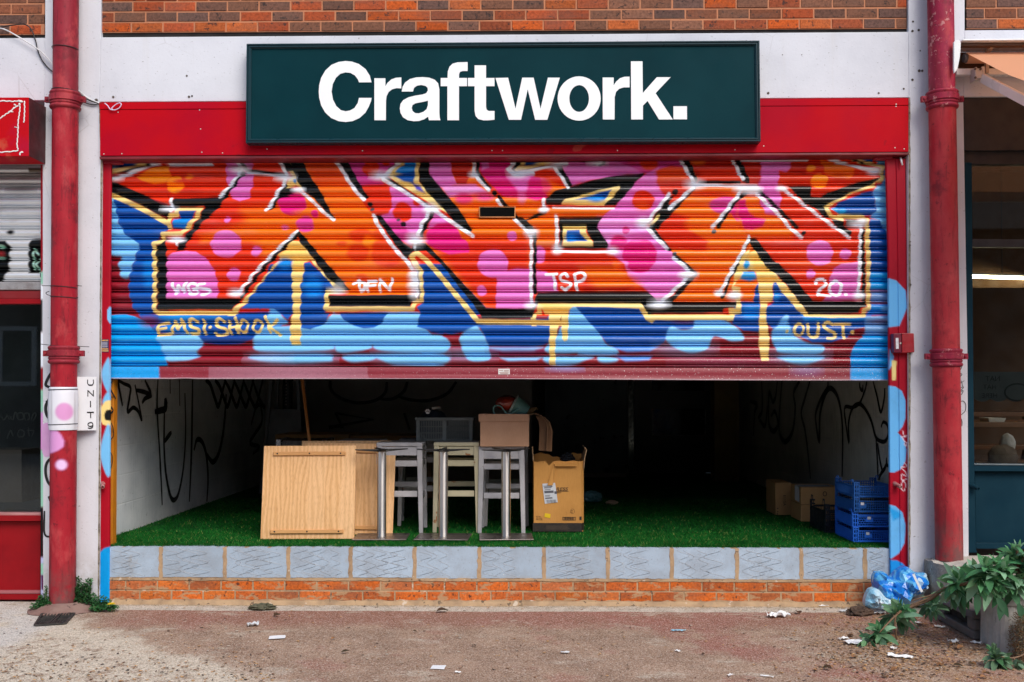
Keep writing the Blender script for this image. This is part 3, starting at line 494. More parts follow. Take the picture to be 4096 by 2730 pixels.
 S('C','wht',24,[(1265,50),(1300,130),(1360,230)],5), E('C','wht',1365,245,60,30,30), S('C','wht',20,[(1380,250),(1800,255)],5), S('C','wht',26,[(1355,270),(1290,330),(1190,415)],5), S('C','wht',24,[(1190,310),(1120,400),(1040,500)],5), E('C','wht',1015,515,50,38,30), S('C','wht',26,[(1045,555),(1110,630),(1175,690)],5), S('C','wht',26,[(1225,760),(1300,820),(1340,870),(1260,950),(1150,1050)],5), E('C','wht',1320,875,56,28,24), E('C','wht',1120,1075,60,30,30),
 S('k','wht',24,[(1060,20),(1090,90),(1140,190)],5), E('k','wht',1140,262,60,30,28), E('k','wht',1215,275,60,30,28), S('k','wht',26,[(1130,285),(1050,390),(985,480),(915,560)],5), S('k','wht',20,[(1195,635),(1150,730),(1080,860),(1050,884)],4), S('q','wht',24,[(1080,10),(1020,120),(970,210)],5), E('q','wht',960,220,34,24,16), E('q','wht',1080,240,50,36,24),
 S('l','wht',26,[(30,45),(520,42)],5), E('l','wht',100,275,60,30,30), S('l','wht',26,[(140,310),(220,390),(310,470),(400,580),(480,640)],5), S('l','wht',24,[(320,260),(420,330),(560,440),(700,540),(840,640)],5), E('l','wht',320,262,36,22,18), S('l','wht',26,[(650,20),(780,65),(940,110),(1050,125)],5), E('l','wht',1030,130,50,26,20), E('l','wht',900,540,60,22,20), S('l','wht',22,[(925,540),(920,900)],5), E('l','wht',930,520,34,24,20), S('r','wht',24,[(916,-20),(912,250)],5), E('r','wht',915,240,40,34,26), S('l','wht',24,[(0,150),(28,190)],5), S('l','wht',20,[(80,632),(40,740),(0,800)],4),
 # ---- tags
 S('m','wht',23,[(508,145),(535,225),(562,165),(595,210),(612,140)],3), S('m','wht',22,[(685,150),(650,145),(632,185),(645,225),(690,225),(690,190),(665,192)],3,True), S('m','wht',22,[(755,148),(715,155),(705,180),(760,190),(798,200),(770,230),(735,232)],3,True),
 S('n','wht',22,[(660,150),(705,125),(710,205)],3), S('n','wht',22,[(700,135),(745,145),(745,185),(710,205)],3,True), S('n','wht',22,[(765,205),(768,130),(830,128)],3), S('n','wht',21,[(770,168),(825,160)],3), S('n','wht',22,[(860,205),(862,118),(940,200),(955,112)],3),
 S('o','wht',22,[(890,80),(970,75)],3), S('o','wht',22,[(945,85),(960,190)],3), S('o','wht',22,[(1055,95),(1030,70),(1000,95),(1010,125),(1070,140),(1080,170),(1040,195),(1010,180)],3,True), S('o','wht',22,[(1130,195),(1115,140),(1110,75)],3), S('o','wht',22,[(1105,80),(1160,62),(1195,95),(1170,125),(1120,135)],3,True),
 S('r','wht',22,[(585,150),(600,120),(650,120),(655,160),(615,200),(595,235)],3,True), S('r','wht',20,[(598,232),(690,245)],3), S('r','wht',23,[(735,125),(690,160),(695,215),(740,240),(775,205),(770,150),(735,125)],3,True), E('r','wht',812,232,14,14,3),
 S('m','yel',22,[(480,450),(400,460),(400,545),(490,535)],3), S('m','yel',21,[(405,500),(465,490)],3), S('m','yel',22,[(510,525),(530,440),(560,500),(585,425),(620,525)],3), S('m','yel',22,[(700,440),(665,420),(640,450),(660,480),(715,500),(700,530),(650,530)],3,True), S('m','yel',22,[(752,430),(758,530)],3), E('m','yel',803,482,13,13,3), S('m','yel',22,[(910,440),(870,415),(840,450),(870,480),(930,500),(925,535),(870,545),(840,530)],3,True), S('m','yel',22,[(950,440),(962,530)],3), S('m','yel',22,[(1000,410),(1020,525)],3), S('m','yel',20,[(955,490),(1005,480)],3), E('m','yel',1062,475,40,55,3), E('m','blue',1062,475,22,36,3), E('m','yel',1168,475,42,55,3), E('m','blue',1168,475,24,36,3), S('m','yel',22,[(1230,400),(1265,520)],3), S('m','yel',22,[(1320,425),(1262,480),(1345,545)],3),
 E('r','yel',367,515,13,13,3), E('r','yel',455,498,46,54,3), E('r','blue',457,500,26,34,3), S('r','yel',23,[(525,460),(535,540),(570,562),(600,540),(605,455)],3,True), S('r','yel',23,[(710,460),(680,445),(645,475),(680,505),(730,530),(720,565),(670,565)],3,True), S('r','yel',21,[(725,458),(845,458)],3), S('r','yel',23,[(785,465),(795,565)],3), E('r','yel',865,520,16,14,3),
]
# ================================================================ materials of the frontage
m_white = NT('white_render'); t = m_white
f1 = t.ramp(t.noise(2.2, 5, .6), .35, .75)
c = t.mix(f1, (.655, .665, .72), (.57, .58, .635))
c = t.mix(t.ramp(t.noise(34, 4, .7), .62, .70, 0, .6), c, (.36, .35, .36)); c = t.mix(t.ramp(t.noise(70, 3, .6, t.map((.5, 1, 1))), .66, .70, 0, .7), c, (.22, .21, .21))
c = t.mix(t.ramp(t.vor(9), .0, .05, .9, 0), c, (.22, .19, .18))
c = t.mix(t.ramp(t.noise(5, 6, .7), .64, .72, 0, .45), c, (.55, .53, .52)); c = t.mix(t.ramp(t.noise(9, 4, .6, t.map((1, 1, .06))), .56, .75, 0, .35), c, (.56, .54, .53))
X, Y, Z = t.xyz()
c = t.mix(t.math('MULTIPLY', t.ramp(Z, .0, .5, 1, 0), t.ramp(t.noise(7, 5, .7), .35, .65)), c, (.42, .38, .35))
crk = t.ramp(t.vor(1.7, t.map((1, 1, 1)), 'DISTANCE_TO_EDGE'), 0, .005, .35, 0)
c = t.mix(t.math('MULTIPLY', crk, t.ramp(t.noise(1.3), .5, .62)), c, (.35, .33, .33))
h = t.math('ADD', t.noise(45, 5, .6), t.math('MULTIPLY', t.noise(9, 3), .8))
t.pbr(c, .85, 0, .25, t.bump(h, .22, .005)); m_white = t.m

def brick_mat(name, smear):
    t = NT(name); c = t.attr()
    c = t.mix(t.ramp(t.noise(55, 4, .65), .3, .75), c, t.mix(.5, c, (.04, .03, .03), 'MULTIPLY'))
    c = t.mix(t.ramp(t.noise(26, 4, .65), .58, .66, 0, .85), c, (.03, .024, .024))
    c = t.mix(t.ramp(t.noise(5, 4, .6, t.map((.5, 1, 1.6))), .45, .7, 0, .45), c, (.12, .075, .06))
    if smear:
        c = t.mix(t.ramp(t.noise(11, 6, .7, t.map((.6, 1, 1.4))), .52, .60, 0, .85), c, (.42, .27, .15))
    t.pbr(c, .9, 0, .2, t.bump(t.noise(70, 5, .7), .5, .004)); return t.m
m_brick = brick_mat('red_brick', False); m_brick_low = brick_mat('orange_brick', True)
m_mortar = M('mortar', (.50, .20, .10), (.40, .17, .09), 12, rough=.95, bump=.4, bscale=90, spots=[((.1, .06, .05), 40, .68)])
m_mortar2 = M('sandy_mortar', (.46, .31, .18), (.30, .20, .12), 8, rough=.95, bump=.5, bscale=60, spots=[((.16, .11, .07), 22, .62), ((.55, .45, .35), 14, .64)])
m_gap = M('dark_gap', (.012, .01, .01), rough=.95)
m_redpaint = M('red_painted_board', (.46, .0035, .010), (.38, .003, .016), 1.7, rough=.5, spec=.05, bump=.05, bscale=140, spots=[((.50, .05, .04), 3.1, .68), ((.65, .35, .3), 60, .80), ((.30, .006, .015), 5, .68)])
m_reddark = M('dark_red_steel', (.20, .008, .014), (.12, .006, .01), 4, rough=.5)
m_signp = M('sign_panel_dark_teal', (.002, .026, .034), (.003, .034, .043), 1.3, rough=.5, spec=.05, spots=[((.03, .07, .08), 70, .76)])
m_signf = M('sign_frame_dark_teal', (.004, .028, .038), rough=.38, spec=.3)
m_signw = M('sign_white_vinyl', (.86, .87, .88), (.82, .83, .85), 2, rough=.4)
m_screw = M('screw_head', (.6, .55, .5), rough=.4, metal=.6)

# ================================================================ facade
bld = thing('shop_building', (0, 0, 0), 'white rendered concrete shop front with red brick panels above the shutter opening', 'building')
def front(px_pts, Y): return [U(x, y, Y) for x, y in px_pts]
fr = MB()
fr.slab(front([(180, -90), (403, -90), (403, 150), (397, 409), (405, 640), (393, 2425), (172, 2425), (170, 640), (178, 402), (180, 152)], 0), (0, .2, 0))
fr.slab(front([(-260, 155), (180, 152), (178, 402), (-260, 402)], 0), (0, .2, 0))
fr.slab(front([(403, 150), (3634, 128), (3636, 391), (397, 409)], 0), (0, .2, 0))
fr.slab(front([(3634, -90), (3859, -90), (3859, 122), (3853, 388), (3870, 1400), (3876, 2425), (3638, 2425), (3632, 640), (3636, 391), (3634, 128)], 0), (0, .2, 0))
fr.slab(front([(3859, 122), (4420, 118), (4420, 385), (3853, 388)], 0), (0, .2, 0))
fr.build('concrete_frame', m_white, bld, bevel=.004)
lin = MB(); lin.box(-3.04, -2.976, .145, .206, .3, 1.75); lin = lin.build('orange_reveal', M('orange_paint', (.62, .22, .010), (.52, .17, .010), 5, rough=.5), bld)
for pts, w in (([(965, 250), (945, 330), (990, 420)], .03), ([(940, 480), (968, 520), (940, 550)], .03), ([(935, 600), (965, 660), (972, 730), (945, 775)], .02), ([(938, 860), (962, 920), (955, 990), (935, 1040)], .02)):
    k_ = MB(); k_.ribbon([XW(x / 2.139, 1400 + y / 2.139, -2.974) for x, y in catmull(pts)], w * .6, (1, 0, 0), .3); k_.build('spray_tag', m_gap, lin)
m_hole = M('hole_dark', (.05, .04, .035), (.14, .11, .09), 90, rough=.95)
# repair holes in the render
for x, y, r in [(747, 304, 4), (453, 389, 5), (756, 388, 5), (768, 385, 4), (3073, 373, 5), (3515, 373, 4), (3677, 284, 6), (3689, 284, 5), (3650, 320, 5), (3652, 87, 4), (3675, 121, 5), (385, 402, 7), (3640, 968, 4), (3640, 982, 4), (3641, 1140, 5), (3681, 204, 3), (3130, 220, 2), (3207, 220, 2), (3615, 356, 4), (3650, 125, 5)]:
    hl = MB(); p = U(x, y, -.002); hl.lathe(p, (0, -1, 0), [(0, .001), (r / 569, .001), (r / 569, -.0015)], 8); hl.build('drill_hole', m_hole, bld)
# right edge: rough mortar seam between fascia and frame
rnd.seed(3); m_mast = M('old_mastic', (.30, .26, .20), (.10, .08, .06), 30, rough=.9)
for xe, y0, y1, sgn in [(3637, 391, 2260, 1), (396, 409, 2400, -1)]:
    sm = MB(); n = 90; pts = []
    for k in range(n):
        y = y0 + (y1 - y0) * k / (n - 1); xx = (xe if xe > 2000 else (397 + 8 * min(1, (y - 409) / 230) if y < 640 else 405 - 12 * (y - 640) / 1785))
        p = U(xx, y, -.003); pts.append((p, .005 + .006 * rnd.random()))
    vs, fs = [], []
    for p, w in pts: vs += [(p.x - w * .5, p.y, p.z), (p.x + w, p.y, p.z)]
    fs = [(2 * i, 2 * i + 1, 2 * i + 3, 2 * i + 2) for i in range(n - 1)]
    sm.add(vs, fs); sm.build('mastic_seam', m_mast, bld)

PAL0 = [(.46, .10, .022), (.36, .085, .035), (.22, .09, .055), (.15, .085, .07), (.125, .08, .075), (.28, .08, .04), (.21, .11, .08), (.42, .12, .04), (.17, .09, .065)]
PAL = [(min(.7, q[0] * 1.25), q[1] * 1.05, q[2] * .9) for q in PAL0]
def brick_panel(x0, x1, z0, rows, Y, pal, mat, mort, name, parent, L=.2265, Hh=.0748, gap=.0105, first=0.5, proud=.0):
    b = MB(); r = random.Random(hash(name) % 1000 + int(x0 * 10))
    for k in range(rows):
        x = x0 - (L * (first if k % 2 else 0.0)) - r.uniform(0, .012)
        while x < x1:
            a, e = max(x, x0), min(x + L - gap, x1)
            if e - a > .015:
                j = r.uniform(-.002, .002); zz = z0 + k * Hh + r.uniform(-.0012, .0012); hh = Hh - gap + r.uniform(-.001, .001)
                c = r.choice(pal); f = r.uniform(.8, 1.15); c = tuple(min(1, q * f) for q in c)
                y = Y + j; e_ = .003
                vs = [(a, y + .03, zz), (e, y + .03, zz), (e, y + .03, zz + hh), (a, y + .03, zz + hh), (a + e_, y, zz + e_), (e - e_, y, zz + e_), (e - e_, y, zz + hh - e_), (a + e_, y, zz + hh - e_),
                      (a, y + .004, zz), (e, y + .004, zz), (e, y + .004, zz + hh), (a, y + .004, zz + hh)]
                fs = [(4, 5, 6, 7), (8, 9, 5, 4), (9, 10, 6, 5), (10, 11, 7, 6), (11, 8, 4, 7), (0, 1, 9, 8), (1, 2, 10, 9), (2, 3, 11, 10), (3, 0, 8, 11)]
                b.add(vs, fs, c)
            x += L
    o = b.build(name, mat, parent, cols=True)
    mo = MB(); mo.box(x0, x1, Y + .0045, Y + .2, z0 - .003, z0 + rows * Hh)
    return o, mo.build('mortar', mort, o)

def panel_px(xa, xb, yb, first):
    a, b = U(xa, yb, .02), U(xb, yb, .02)
    return a.x, b.x, a.z
for xa, xb, yb, fi in [(-330, 176, 139, .45), (407, 3628, 129, .55), (3866, 4500, 114, .4)]:
    a, b, z = panel_px(xa, xb, yb, fi)
    brick_panel(a, b, z, 7, .02, PAL, m_brick, m_mortar, 'brick_panel', bld, first=fi)
    # dark open joint round the panel
    g = MB(); g.box(a - .012, b + .012, .035, .28, z - .03, z + .62); g.build('movement_joint', m_gap, bld)
# roof mass above so light cannot leak in
up = MB(); up.box(-6.5, 6.5, .32, 8.2, 4.2, 4.5); up.build('upper_floor', m_gap, bld)

# ================================================================ red fascia
fas = thing('fascia_board', U(2020, 640, -.02), 'long glossy red fascia board across the opening behind the dark sign', 'fascia')
b = MB(); b.slab(front([(400, 441), (3634, 424), (3634, 608), (400, 624)], -.03), (0, .05, 0)); b.build('panel', m_redpaint, fas, bevel=.002)
b = MB(); b.slab(front([(397, 411), (3634, 393), (3634, 421.5), (398, 438.5)], -.022), (0, .05, 0)); b.build('top_strip', m_redpaint, fas, bevel=.002)
b = MB(); b.slab(front([(398, 627), (3636, 611), (3636, 620), (398, 638)], -.034), (0, .22, 0)); b.build('bottom_rail', m_reddark, fas, bevel=.003)
for x, y in [(472, 450), (415, 617), (487, 616), (798, 441), (802, 517), (807, 610), (890, 613), (1068, 597), (1450, 604), (1968, 603), (2010, 603), (2470, 603), (2940, 600), (3580, 592), (3617, 597), (3585, 418), (3584, 427), (3055, 585)]:
    s = MB(); s.lathe(U(x, y, -.0305), (0, -1, 0), [(0, .0018), (.003, .0016), (.0048, .0)], 10); s.build('screw', m_screw, fas)

# ================================================================ sign
sgn = thing('shop_sign', U(2013, 574, -.03), 'wide dark teal sign reading Craftwork. in bold white letters', 'sign')
SC4 = [U(986, 176, -.11), U(3038, 163, -.11), U(3043, 567, -.11), U(983, 573, -.11)]
def inset(quad, d):
    c = sum(quad, Vector()) / 4; out = []
    for i, p in enumerate(quad):
        sx = 1 if p.x < c.x else -1; sz = 1 if p.z < c.z else -1
        out.append(Vector((p.x + sx * d, p.y, p.z + sz * d)))
    return out
prof = [(0, .08), (0, .0), (.003, -.004), (.009, -.004), (.011, 0), (.0125, .004), (.015, .004), (.017, -.002), (.023, -.002), (.026, .002), (.033, .010), (.034, .03)]
b = MB(); rings = []
for d, y in prof: rings.append([p + Vector((0, y, 0)) for p in inset(SC4, d)])
vs = [p for r_ in rings for p in r_]; fs = []
for i in range(len(prof) - 1):
    for k in range(4): fs.append((i * 4 + k, i * 4 + (k + 1) % 4, i * 4 + 4 + (k + 1) % 4, i * 4 + 4 + k))
b.add(vs, fs); b.build('frame', m_signf, sgn)
b = MB(); b.slab([p + Vector((0, .016, 0)) for p in inset(SC4, .0335)], (0, .06, 0)); b.build('panel', m_signp, sgn)
LET1 = {'C': [[(397,185),(385,140),(358,97),(312,62),(265,46),(222,42),(175,48),(127,68),(87,105),(58,155),(45,205),(42,247),(45,290),(58,340),(85,388),(125,425),(175,446),(222,452),(270,446),(316,425),(355,390),(380,345),(393,312),(397,290),(313,290),(304,325),(282,358),(252,375),(222,380),(190,372),(160,345),(137,300),(128,247),(136,197),(157,155),(188,127),(222,118),(255,122),(284,138),(303,162),(313,185)]],
 'r': [[(416,158),(490,158),(490,212),(505,188),(530,166),(560,155),(597,152),(597,226),(565,224),(535,232),(512,250),(498,278),(494,310),(493,440),(416,440)]],
 'a': [[(600,247),(606,215),(622,187),(655,163),(697,152),(740,150),(785,154),(822,168),(845,192),(853,232),(853,390),(855,420),(860,440),(783,440),(777,416),(750,434),(715,445),(680,447),(640,440),(608,420),(591,390),(587,360),(592,330),(610,305),(645,286),(690,275),(740,267),(765,258),(776,240),(774,222),(760,209),(730,203),(702,208),(683,222),(675,247)], [(776,308),(776,340),(767,366),(745,384),(715,394),(690,392),(673,378),(667,357),(672,339),(690,327),(725,320),(755,314)]],
 'f': [[(862,156),(908,156),(910,112),(921,80),(942,60),(975,51),(1043,49),(1043,109),(1010,109),(993,114),(986,128),(985,156),(1039,156),(1039,211),(985,211),(985,440),(907,440),(907,211),(862,211)]],
 't': [[(1045,156),(1090,156),(1090,71),(1167,71),(1167,156),(1224,156),(1224,211),(1167,211),(1167,350),(1171,369),(1185,378),(1224,378),(1224,436),(1190,440),(1150,441),(1115,432),(1097,412),(1090,378),(1090,211),(1045,211)]]}
def ell(cx, cy, rx, ry, n=40): return [(cx + rx * math.cos(2 * math.pi * i / n), cy + ry * math.sin(2 * math.pi * i / n)) for i in range(n)]
LET2 = {'w': [[(3,156),(88,154),(138,362),(183,154),(260,154),(306,362),(356,154),(436,154),(352,437),(270,437),(220,232),(175,437),(93,437)]], 'o': [ell(566, 294, 145, 149), ell(566, 294, 66, 90)],
 'r': [[(724,153),(798,153),(798,205),(815,180),(840,158),(870,148),(905,147),(905,219),(868,219),(836,228),(814,250),(805,285),(804,435),(725,435)]],
 'k': [[(914,44),(992,44),(994,257),(1088,151),(1181,151),(1080,258),(1196,435),(1103,435),(1026,310),(995,342),(995,435),(916,435)]], 'dot': [[(1200,346),(1291,346),(1291,434),(1200,434)]]}
for D_, ox in ((LET1, 1250), (LET2, 1980)):
    for ch, loops in D_.items():
        b = MB(); b.loops([[U(ox + x / 1.68125, 220 + y / 1.68125, -.0985) for x, y in lp] for lp in loops], (0, .004, 0))
        b.build('letter', m_signw, sgn)
for x, y in [(1004, 192), (1660, 187), (2350, 184), (3020, 180), (3022, 556), (2355, 553), (1662, 555), (1002, 557)]:
    b = MB(); b.lathe(U(x, y, -.0945), (0, -1, 0), [(0, .002), (.004, .0018), (.006, 0)], 10); b.build('screw', m_signf, sgn)

# ================================================================ roller shutter
m_shut = NT('spray_painted_slats'); t = m_shut; c = t.attr()
c = t.mix(t.ramp(t.noise(40, 4, .65), .5, .8, 0, .16), c, t.mix(.6, c, (.05, .04, .05), 'MULTIPLY'))
c = t.mix(t.ramp(t.noise(3, 5, .6, t.map((.4, 1, 3))), .55, .75, 0, .14), c, (.5, .48, .5))
X, Y, Z = t.xyz()
c = t.mix(t.math('MULTIPLY', t.ramp(t.noise(150, 2, .5), .66, .70), t.math('MULTIPLY', t.ramp(X, .6, 2.4), t.ramp(Z, .34, .0))), c, (.75, .7, .7))
t.pbr(c, .24, 0, .5, t.bump(t.noise(130, 3, .6), .06, .002)); m_shut = t.m
shu = thing('roller_shutter', U(2000, 1520, .12), 'half raised corrugated roller shutter covered in orange, pink and blue graffiti lettering', 'shutter')
SQ = [(443, 600), (3543, 592), (3560, 1472), (435, 1466)]   # photo quad of the curtain, clockwise from top left
W4 = [np.array(U(x, y, .12)) for x, y in SQ]
PITCH_S, NSL = 42.27, (1466 - 600) / 42.27
tt = [0, .045] + [.06 + .68 * k / 11 for k in range(12)] + [.755, .805] + [.82 + .10 * k / 4 for k in range(5)] + [.935]
def slat_y(q):
    if q < .06: return .016
    if q < .7405: return -.0005 - .0225 * max(0, math.sin(math.pi * (q - .06) / .68)) ** .66
    if q < .82: return .016
    if q < .9205: return -.003 - .0085 * max(0, math.sin(math.pi * (q - .82) / .10)) ** .6
    return .016
vs_, ys_ = [], []
k0 = -math.ceil(NSL)
for k in range(k0, 0):
    for q in tt:
        v = 1 + (k + q) / NSL
        if v >= 0: vs_.append(v); ys_.append(slat_y(q))
vs_.append(1.0); ys_.append(.016)
NU = 1120
u = np.linspace(0, 1, NU); v = np.array(vs_)
uu, vv = np.meshgrid(u, v)
def bil(Q, uu, vv):
    Q = [np.asarray(q, float) for q in Q]
    return ((1 - uu) * (1 - vv))[..., None] * Q[0] + (uu * (1 - vv))[..., None] * Q[1] + (uu * vv)[..., None] * Q[2] + ((1 - uu) * vv)[..., None] * Q[3]
VV = bil(W4, uu, vv); VV[..., 1] += np.array(ys_)[:, None]
PP = bil([np.array(q) for q in SQ], uu, vv)
ppx, ppy = PP[..., 0], PP[..., 1]
wob = 1.6 * np.sin(ppy / 42.27 * 2 * np.pi) + 1.2 * np.sin(ppx / 37 + ppy / 29) + .9 * np.sin(ppx / 13 - ppy / 17)
colr = spray(ppx + wob, ppy + wob * .5, MURAL, COL['base']) * 1.08
curt = grid_mesh('curtain', m_shut, VV, NU, len(v), colr, shu)
# bottom bar
BARP = [S('0', 'bsky', 90, [(300, 1490), (595, 1490)], 3)] if False else [P('0', 'bsky', [(400, 1440), (638, 1440), (642, 1560), (400, 1560)], 4), E('0', (176, 130, 150), 1160, 1495, 260, 26, 60, .75), P('0', 'bsky', [(3404, 1440), (3600, 1440), (3600, 1560), (3402, 1560)], 4), E('0', (128, 130, 190), 2270, 1476, 70, 10, 10, .7), E('0', (128, 130, 190), 3230, 1484, 60, 12, 12, .6)]
bp = [(436, 1467.5), (3561, 1473.5), (3562, 1523), (434, 1515)]
BW = [np.array(U(x, y, .105)) for x, y in bp]
rows = [(0, .02), (0, 0), (.06, -.004), (.5, -.004), (.9, -.004), (.93, -.007), (.99, -.006), (1, 0), (1, .03), (.97, .06)]
uu, vv = np.meshgrid(np.linspace(0, 1, 500), np.array([r[0] for r in rows]))
VB = bil(BW, uu, vv); VB[..., 1] += np.array([r[1] for r in rows])[:, None]; PB = bil([np.array(q) for q in bp], uu, vv)
VB[..., 2] += (.004 * np.exp(-((PB[..., 0] - 745) / 30) ** 2) - .003 * np.sin(PB[..., 0] / 400)) * (vv > .9)
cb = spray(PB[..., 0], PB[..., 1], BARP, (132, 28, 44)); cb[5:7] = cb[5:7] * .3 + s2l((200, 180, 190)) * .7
m_bar = NT('bottom_bar_paint'); t = m_bar; c = t.attr()
c = t.mix(t.ramp(t.noise(60, 4, .7), .45, .75, 0, .5), c, t.mix(.5, c, (.09, .03, .04), 'MULTIPLY'))
X, Y, Z = t.xyz()
c = t.mix(t.math('MULTIPLY', t.ramp(t.noise(110, 2, .5, t.map((1, 1, .8), (0, .6, 0))), .66, .70), t.ramp(X, -1.5, 1.8, .25, 1)), c, (.8, .72, .7))
t.pbr(c, .45, 0, .5, t.bump(t.noise(90, 4, .6), .15, .003)); m_bar = t.m
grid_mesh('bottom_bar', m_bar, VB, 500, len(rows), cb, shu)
# letter slot
b = MB(); b.slab(front([(1920, 831), (2058, 830.5), (2058, 867), (1920, 867.5)], .090), (0, .03, 0)); sl = b.build('letter_slot', M('slot_black', (.004, .004, .004), rough=.9, spec=.05), shu)
b = MB()
for q in ([(1916, 828), (1920, 828), (1920, 870), (1916, 870)], [(2058, 826), (2062, 826), (2062, 872), (2058, 872)], [(1920, 867), (2058, 867), (2058, 871), (1920, 871)], [(1920, 828), (2058, 828), (2058, 830), (1920, 830)]):
    b.slab(front(q, .087), (0, .034, 0))
b.build('slot_rim', M('copper_rim', (.55, .22, .08), rough=.35, metal=.5), sl)
# maker plate on bottom bar
b = MB(); b.slab(front([(1993, 1476), (2039, 1476), (2039, 1498), (1993, 1498)], .0995), (0, .003, 0)); pl = b.build('rating_plate', M('sticker_white', (.72, .72, .70), (.6, .6, .58), 40, rough=.5), shu)
b = MB()
for x0, y0, x1 in [(1996, 1482, 2012), (2016, 1481, 2036), (2016, 1485, 2036), (1998, 1490, 2036), (2000, 1494, 2034)]:
    b.slab(front([(x0, y0), (x1, y0), (x1, y0 + 1.8), (x0, y0 + 1.8)], .0985), (0, .0006, 0))
b.build('print', M('print_red_grey', (.35, .12, .1), rough=.6), pl)

# guide rails painted over by the blobs of the mural
def rail(name, left, right, ops, Yf, base, dep=.03):
    ny = 420
    rows_ = np.linspace(0, 1, ny)
    def ex(pts, q):
        ys = [p[1] for p in pts]; y = ys[0] + (ys[-1] - ys[0]) * q
        return np.interp(y, ys, [p[0] for p in pts]), y
    V, C = [], []
    cols_ = [0, 0, .08, .2, .32, .44, .56, .68, .8, .92, 1, 1]
    for q in rows_:
        xl, y = ex(left, q); xr, _ = ex(right, q)
        for j, cu in enumerate(cols_):
            x = xl + (xr - xl) * cu; p = U(x, y, Yf)
            V.append((p.x, p.y + (dep if j in (0, len(cols_) - 1) else 0), p.z)); C.append((x, y))
    C = np.array(C); col = spray(C[:, 0], C[:, 1], ops, base)
    return grid_mesh(name, m_rail, np.array(V), len(cols_), ny, col, shu, smooth=False)
t = NT('painted_guide_rail'); c = t.attr()
c = t.mix(t.ramp(t.noise(4, 5, .65), .5, .75, 0, .35), c, t.mix(.5, c, (.1, .03, .05), 'MULTIPLY'))
c = t.mix(t.ramp(t.noise(60, 3, .6), .70, .76, 0, .6), c, (.03, .02, .03))
c = t.mix(t.ramp(t.noise(35, 3, .6), .74, .78, 0, .8), c, (.6, .45, .45))
t.pbr(c, .45, 0, .2, t.bump(t.noise(60, 4), .08, .003)); m_rail = t.m
LRAIL = [P('L','sky',[(935,80),(900,110),(870,190),(885,290),(935,360)],4), P('L','sky',[(935,362),(905,380),(878,440),(890,480),(935,490)],4), P('L','yel',[(858,500),(900,440),(940,430),(940,655),(880,640),(860,600)],4), P('L','blk',[(890,560),(905,520),(940,510),(940,610),(900,600)],4), P('L','sky',[(935,650),(890,720),(862,850),(875,980),(935,1080)],4),
         P('T','bsky',[(800,520),(855,450),(890,415),(960,395),(960,1000),(800,1000)],5), P('U','sky',[(870,1215),(840,1260),(842,1330),(870,1380)],4)]
RRAIL = [P('r',(104, 182, 240),[(1130,100),(1200,120),(1275,200),(1285,330),(1225,470),(1150,480),(1100,470)],5), P('R',(104, 182, 240),[(1200,-10),(1235,55),(1225,120),(1195,175)],5), P('R',(236,214,140),[(1218,92),(1258,96),(1250,262),(1222,265)],4), P('r',(236,214,140),[(1170,735),(1203,740),(1195,880),(1172,880)],4),
         P('R',(104, 182, 240),[(1190,308),(1250,316),(1305,355),(1337,440),(1335,590),(1310,660),(1268,712),(1320,760),(1345,860),(1335,960),(1290,1030),(1235,1055),(1190,1050)],5), P('S',(104, 182, 240),[(1190,40),(1250,55),(1310,110),(1337,220),(1328,370),(1280,460),(1215,505),(1190,505)],5), P('S',(40, 160, 232),[(1190,60),(1290,110),(1290,150),(1230,180)],16), P('S',(30, 146, 226),[(1190,515),(1260,520),(1310,545),(1380,620),(1400,700),(1190,720)],5),
         S('R',(225,205,215),7,[(1310,690),(1325,750),(1350,740),(1300,745),(1330,790),(1350,800),(1340,830),(1325,810)],2), S('R',(225,205,215),7,[(1325,968),(1345,1000),(1300,1010),(1335,1050),(1350,1090),(1305,1070),(1300,1110),(1335,1150),(1325,1210),(1300,1190),(1310,1130),(1345,1110)],2,True)]
rail('guide_rail', [(405, 640), (405, 1000), (394, 2412)], [(442, 640), (439, 1000), (434, 2412)], LRAIL, .03, (164, 9, 32))
rail('guide_rail', [(3545, 634), (3555, 1000), (3563, 2330)], [(3583, 634), (3590, 1000), (3600, 2330)], RRAIL, .03, (164, 9, 36))
rail('guide_rail', [(3585, 636), (3592, 1000), (3602, 2330)], [(3621, 636), (3627, 1000), (3637, 2330)], RRAIL, .026, (164, 9, 36))
# dark reveal behind the rails
b = MB()
p, q = U(440, 640, .03), U(3548, 640, .03)
b.box(p.x - .14, p.x - .05, .07, .19, .01, 3.25); b.build('rail_channel', m_reddark, shu); b = MB(); b.box(q.x + .10, q.x + .2, .131, .19, .01, 3.25); b.build('rail_channel', m_reddark, shu)
for pts in ([(410, 643), (482, 643), (482, 653), (410, 655)], [(3502, 627), (3571, 626), (3571, 637), (3502, 637)]):
    b = MB(); b.slab(front(pts, .018), (0, .06, 0)); b.build('end_bracket', M('red_bracket', (.33, .012, .03), rough=.5), shu, bevel=.004)
# lock studs sticking out of the rails
m_stud = M('painted_lock_stud', (.30, .05, .06), (.45, .28, .26), 40, rough=.45, bump=.1)
for x, y, yy in ((412, 1936, .03), (3580, 1936, .03)):
    b = MB(); a = U(x, y, yy); d = Vector((.35, -.9, -.32)).normalized(); e = a + d * .06
    b.tube([a - d * .01, a + d * .02, e], [.017, .014, .0125], 12, cap=False); b.lathe(e, d, [(.0125, 0), (.009, .001), (.007, -.02), (0, -.02)], 12); b.build('lock_stud', m_stud, shu, smooth=True, autosmooth=50)
b = MB(); a = U(3603, 632, .02); b.tube([a, U(3604, 640, 0), U(3610, 662, -.005)], [.008, .007, .005], 8); b.build('cable_plug', M('white_plastic', (.75, .75, .78), rough=.4), shu, smooth=True)

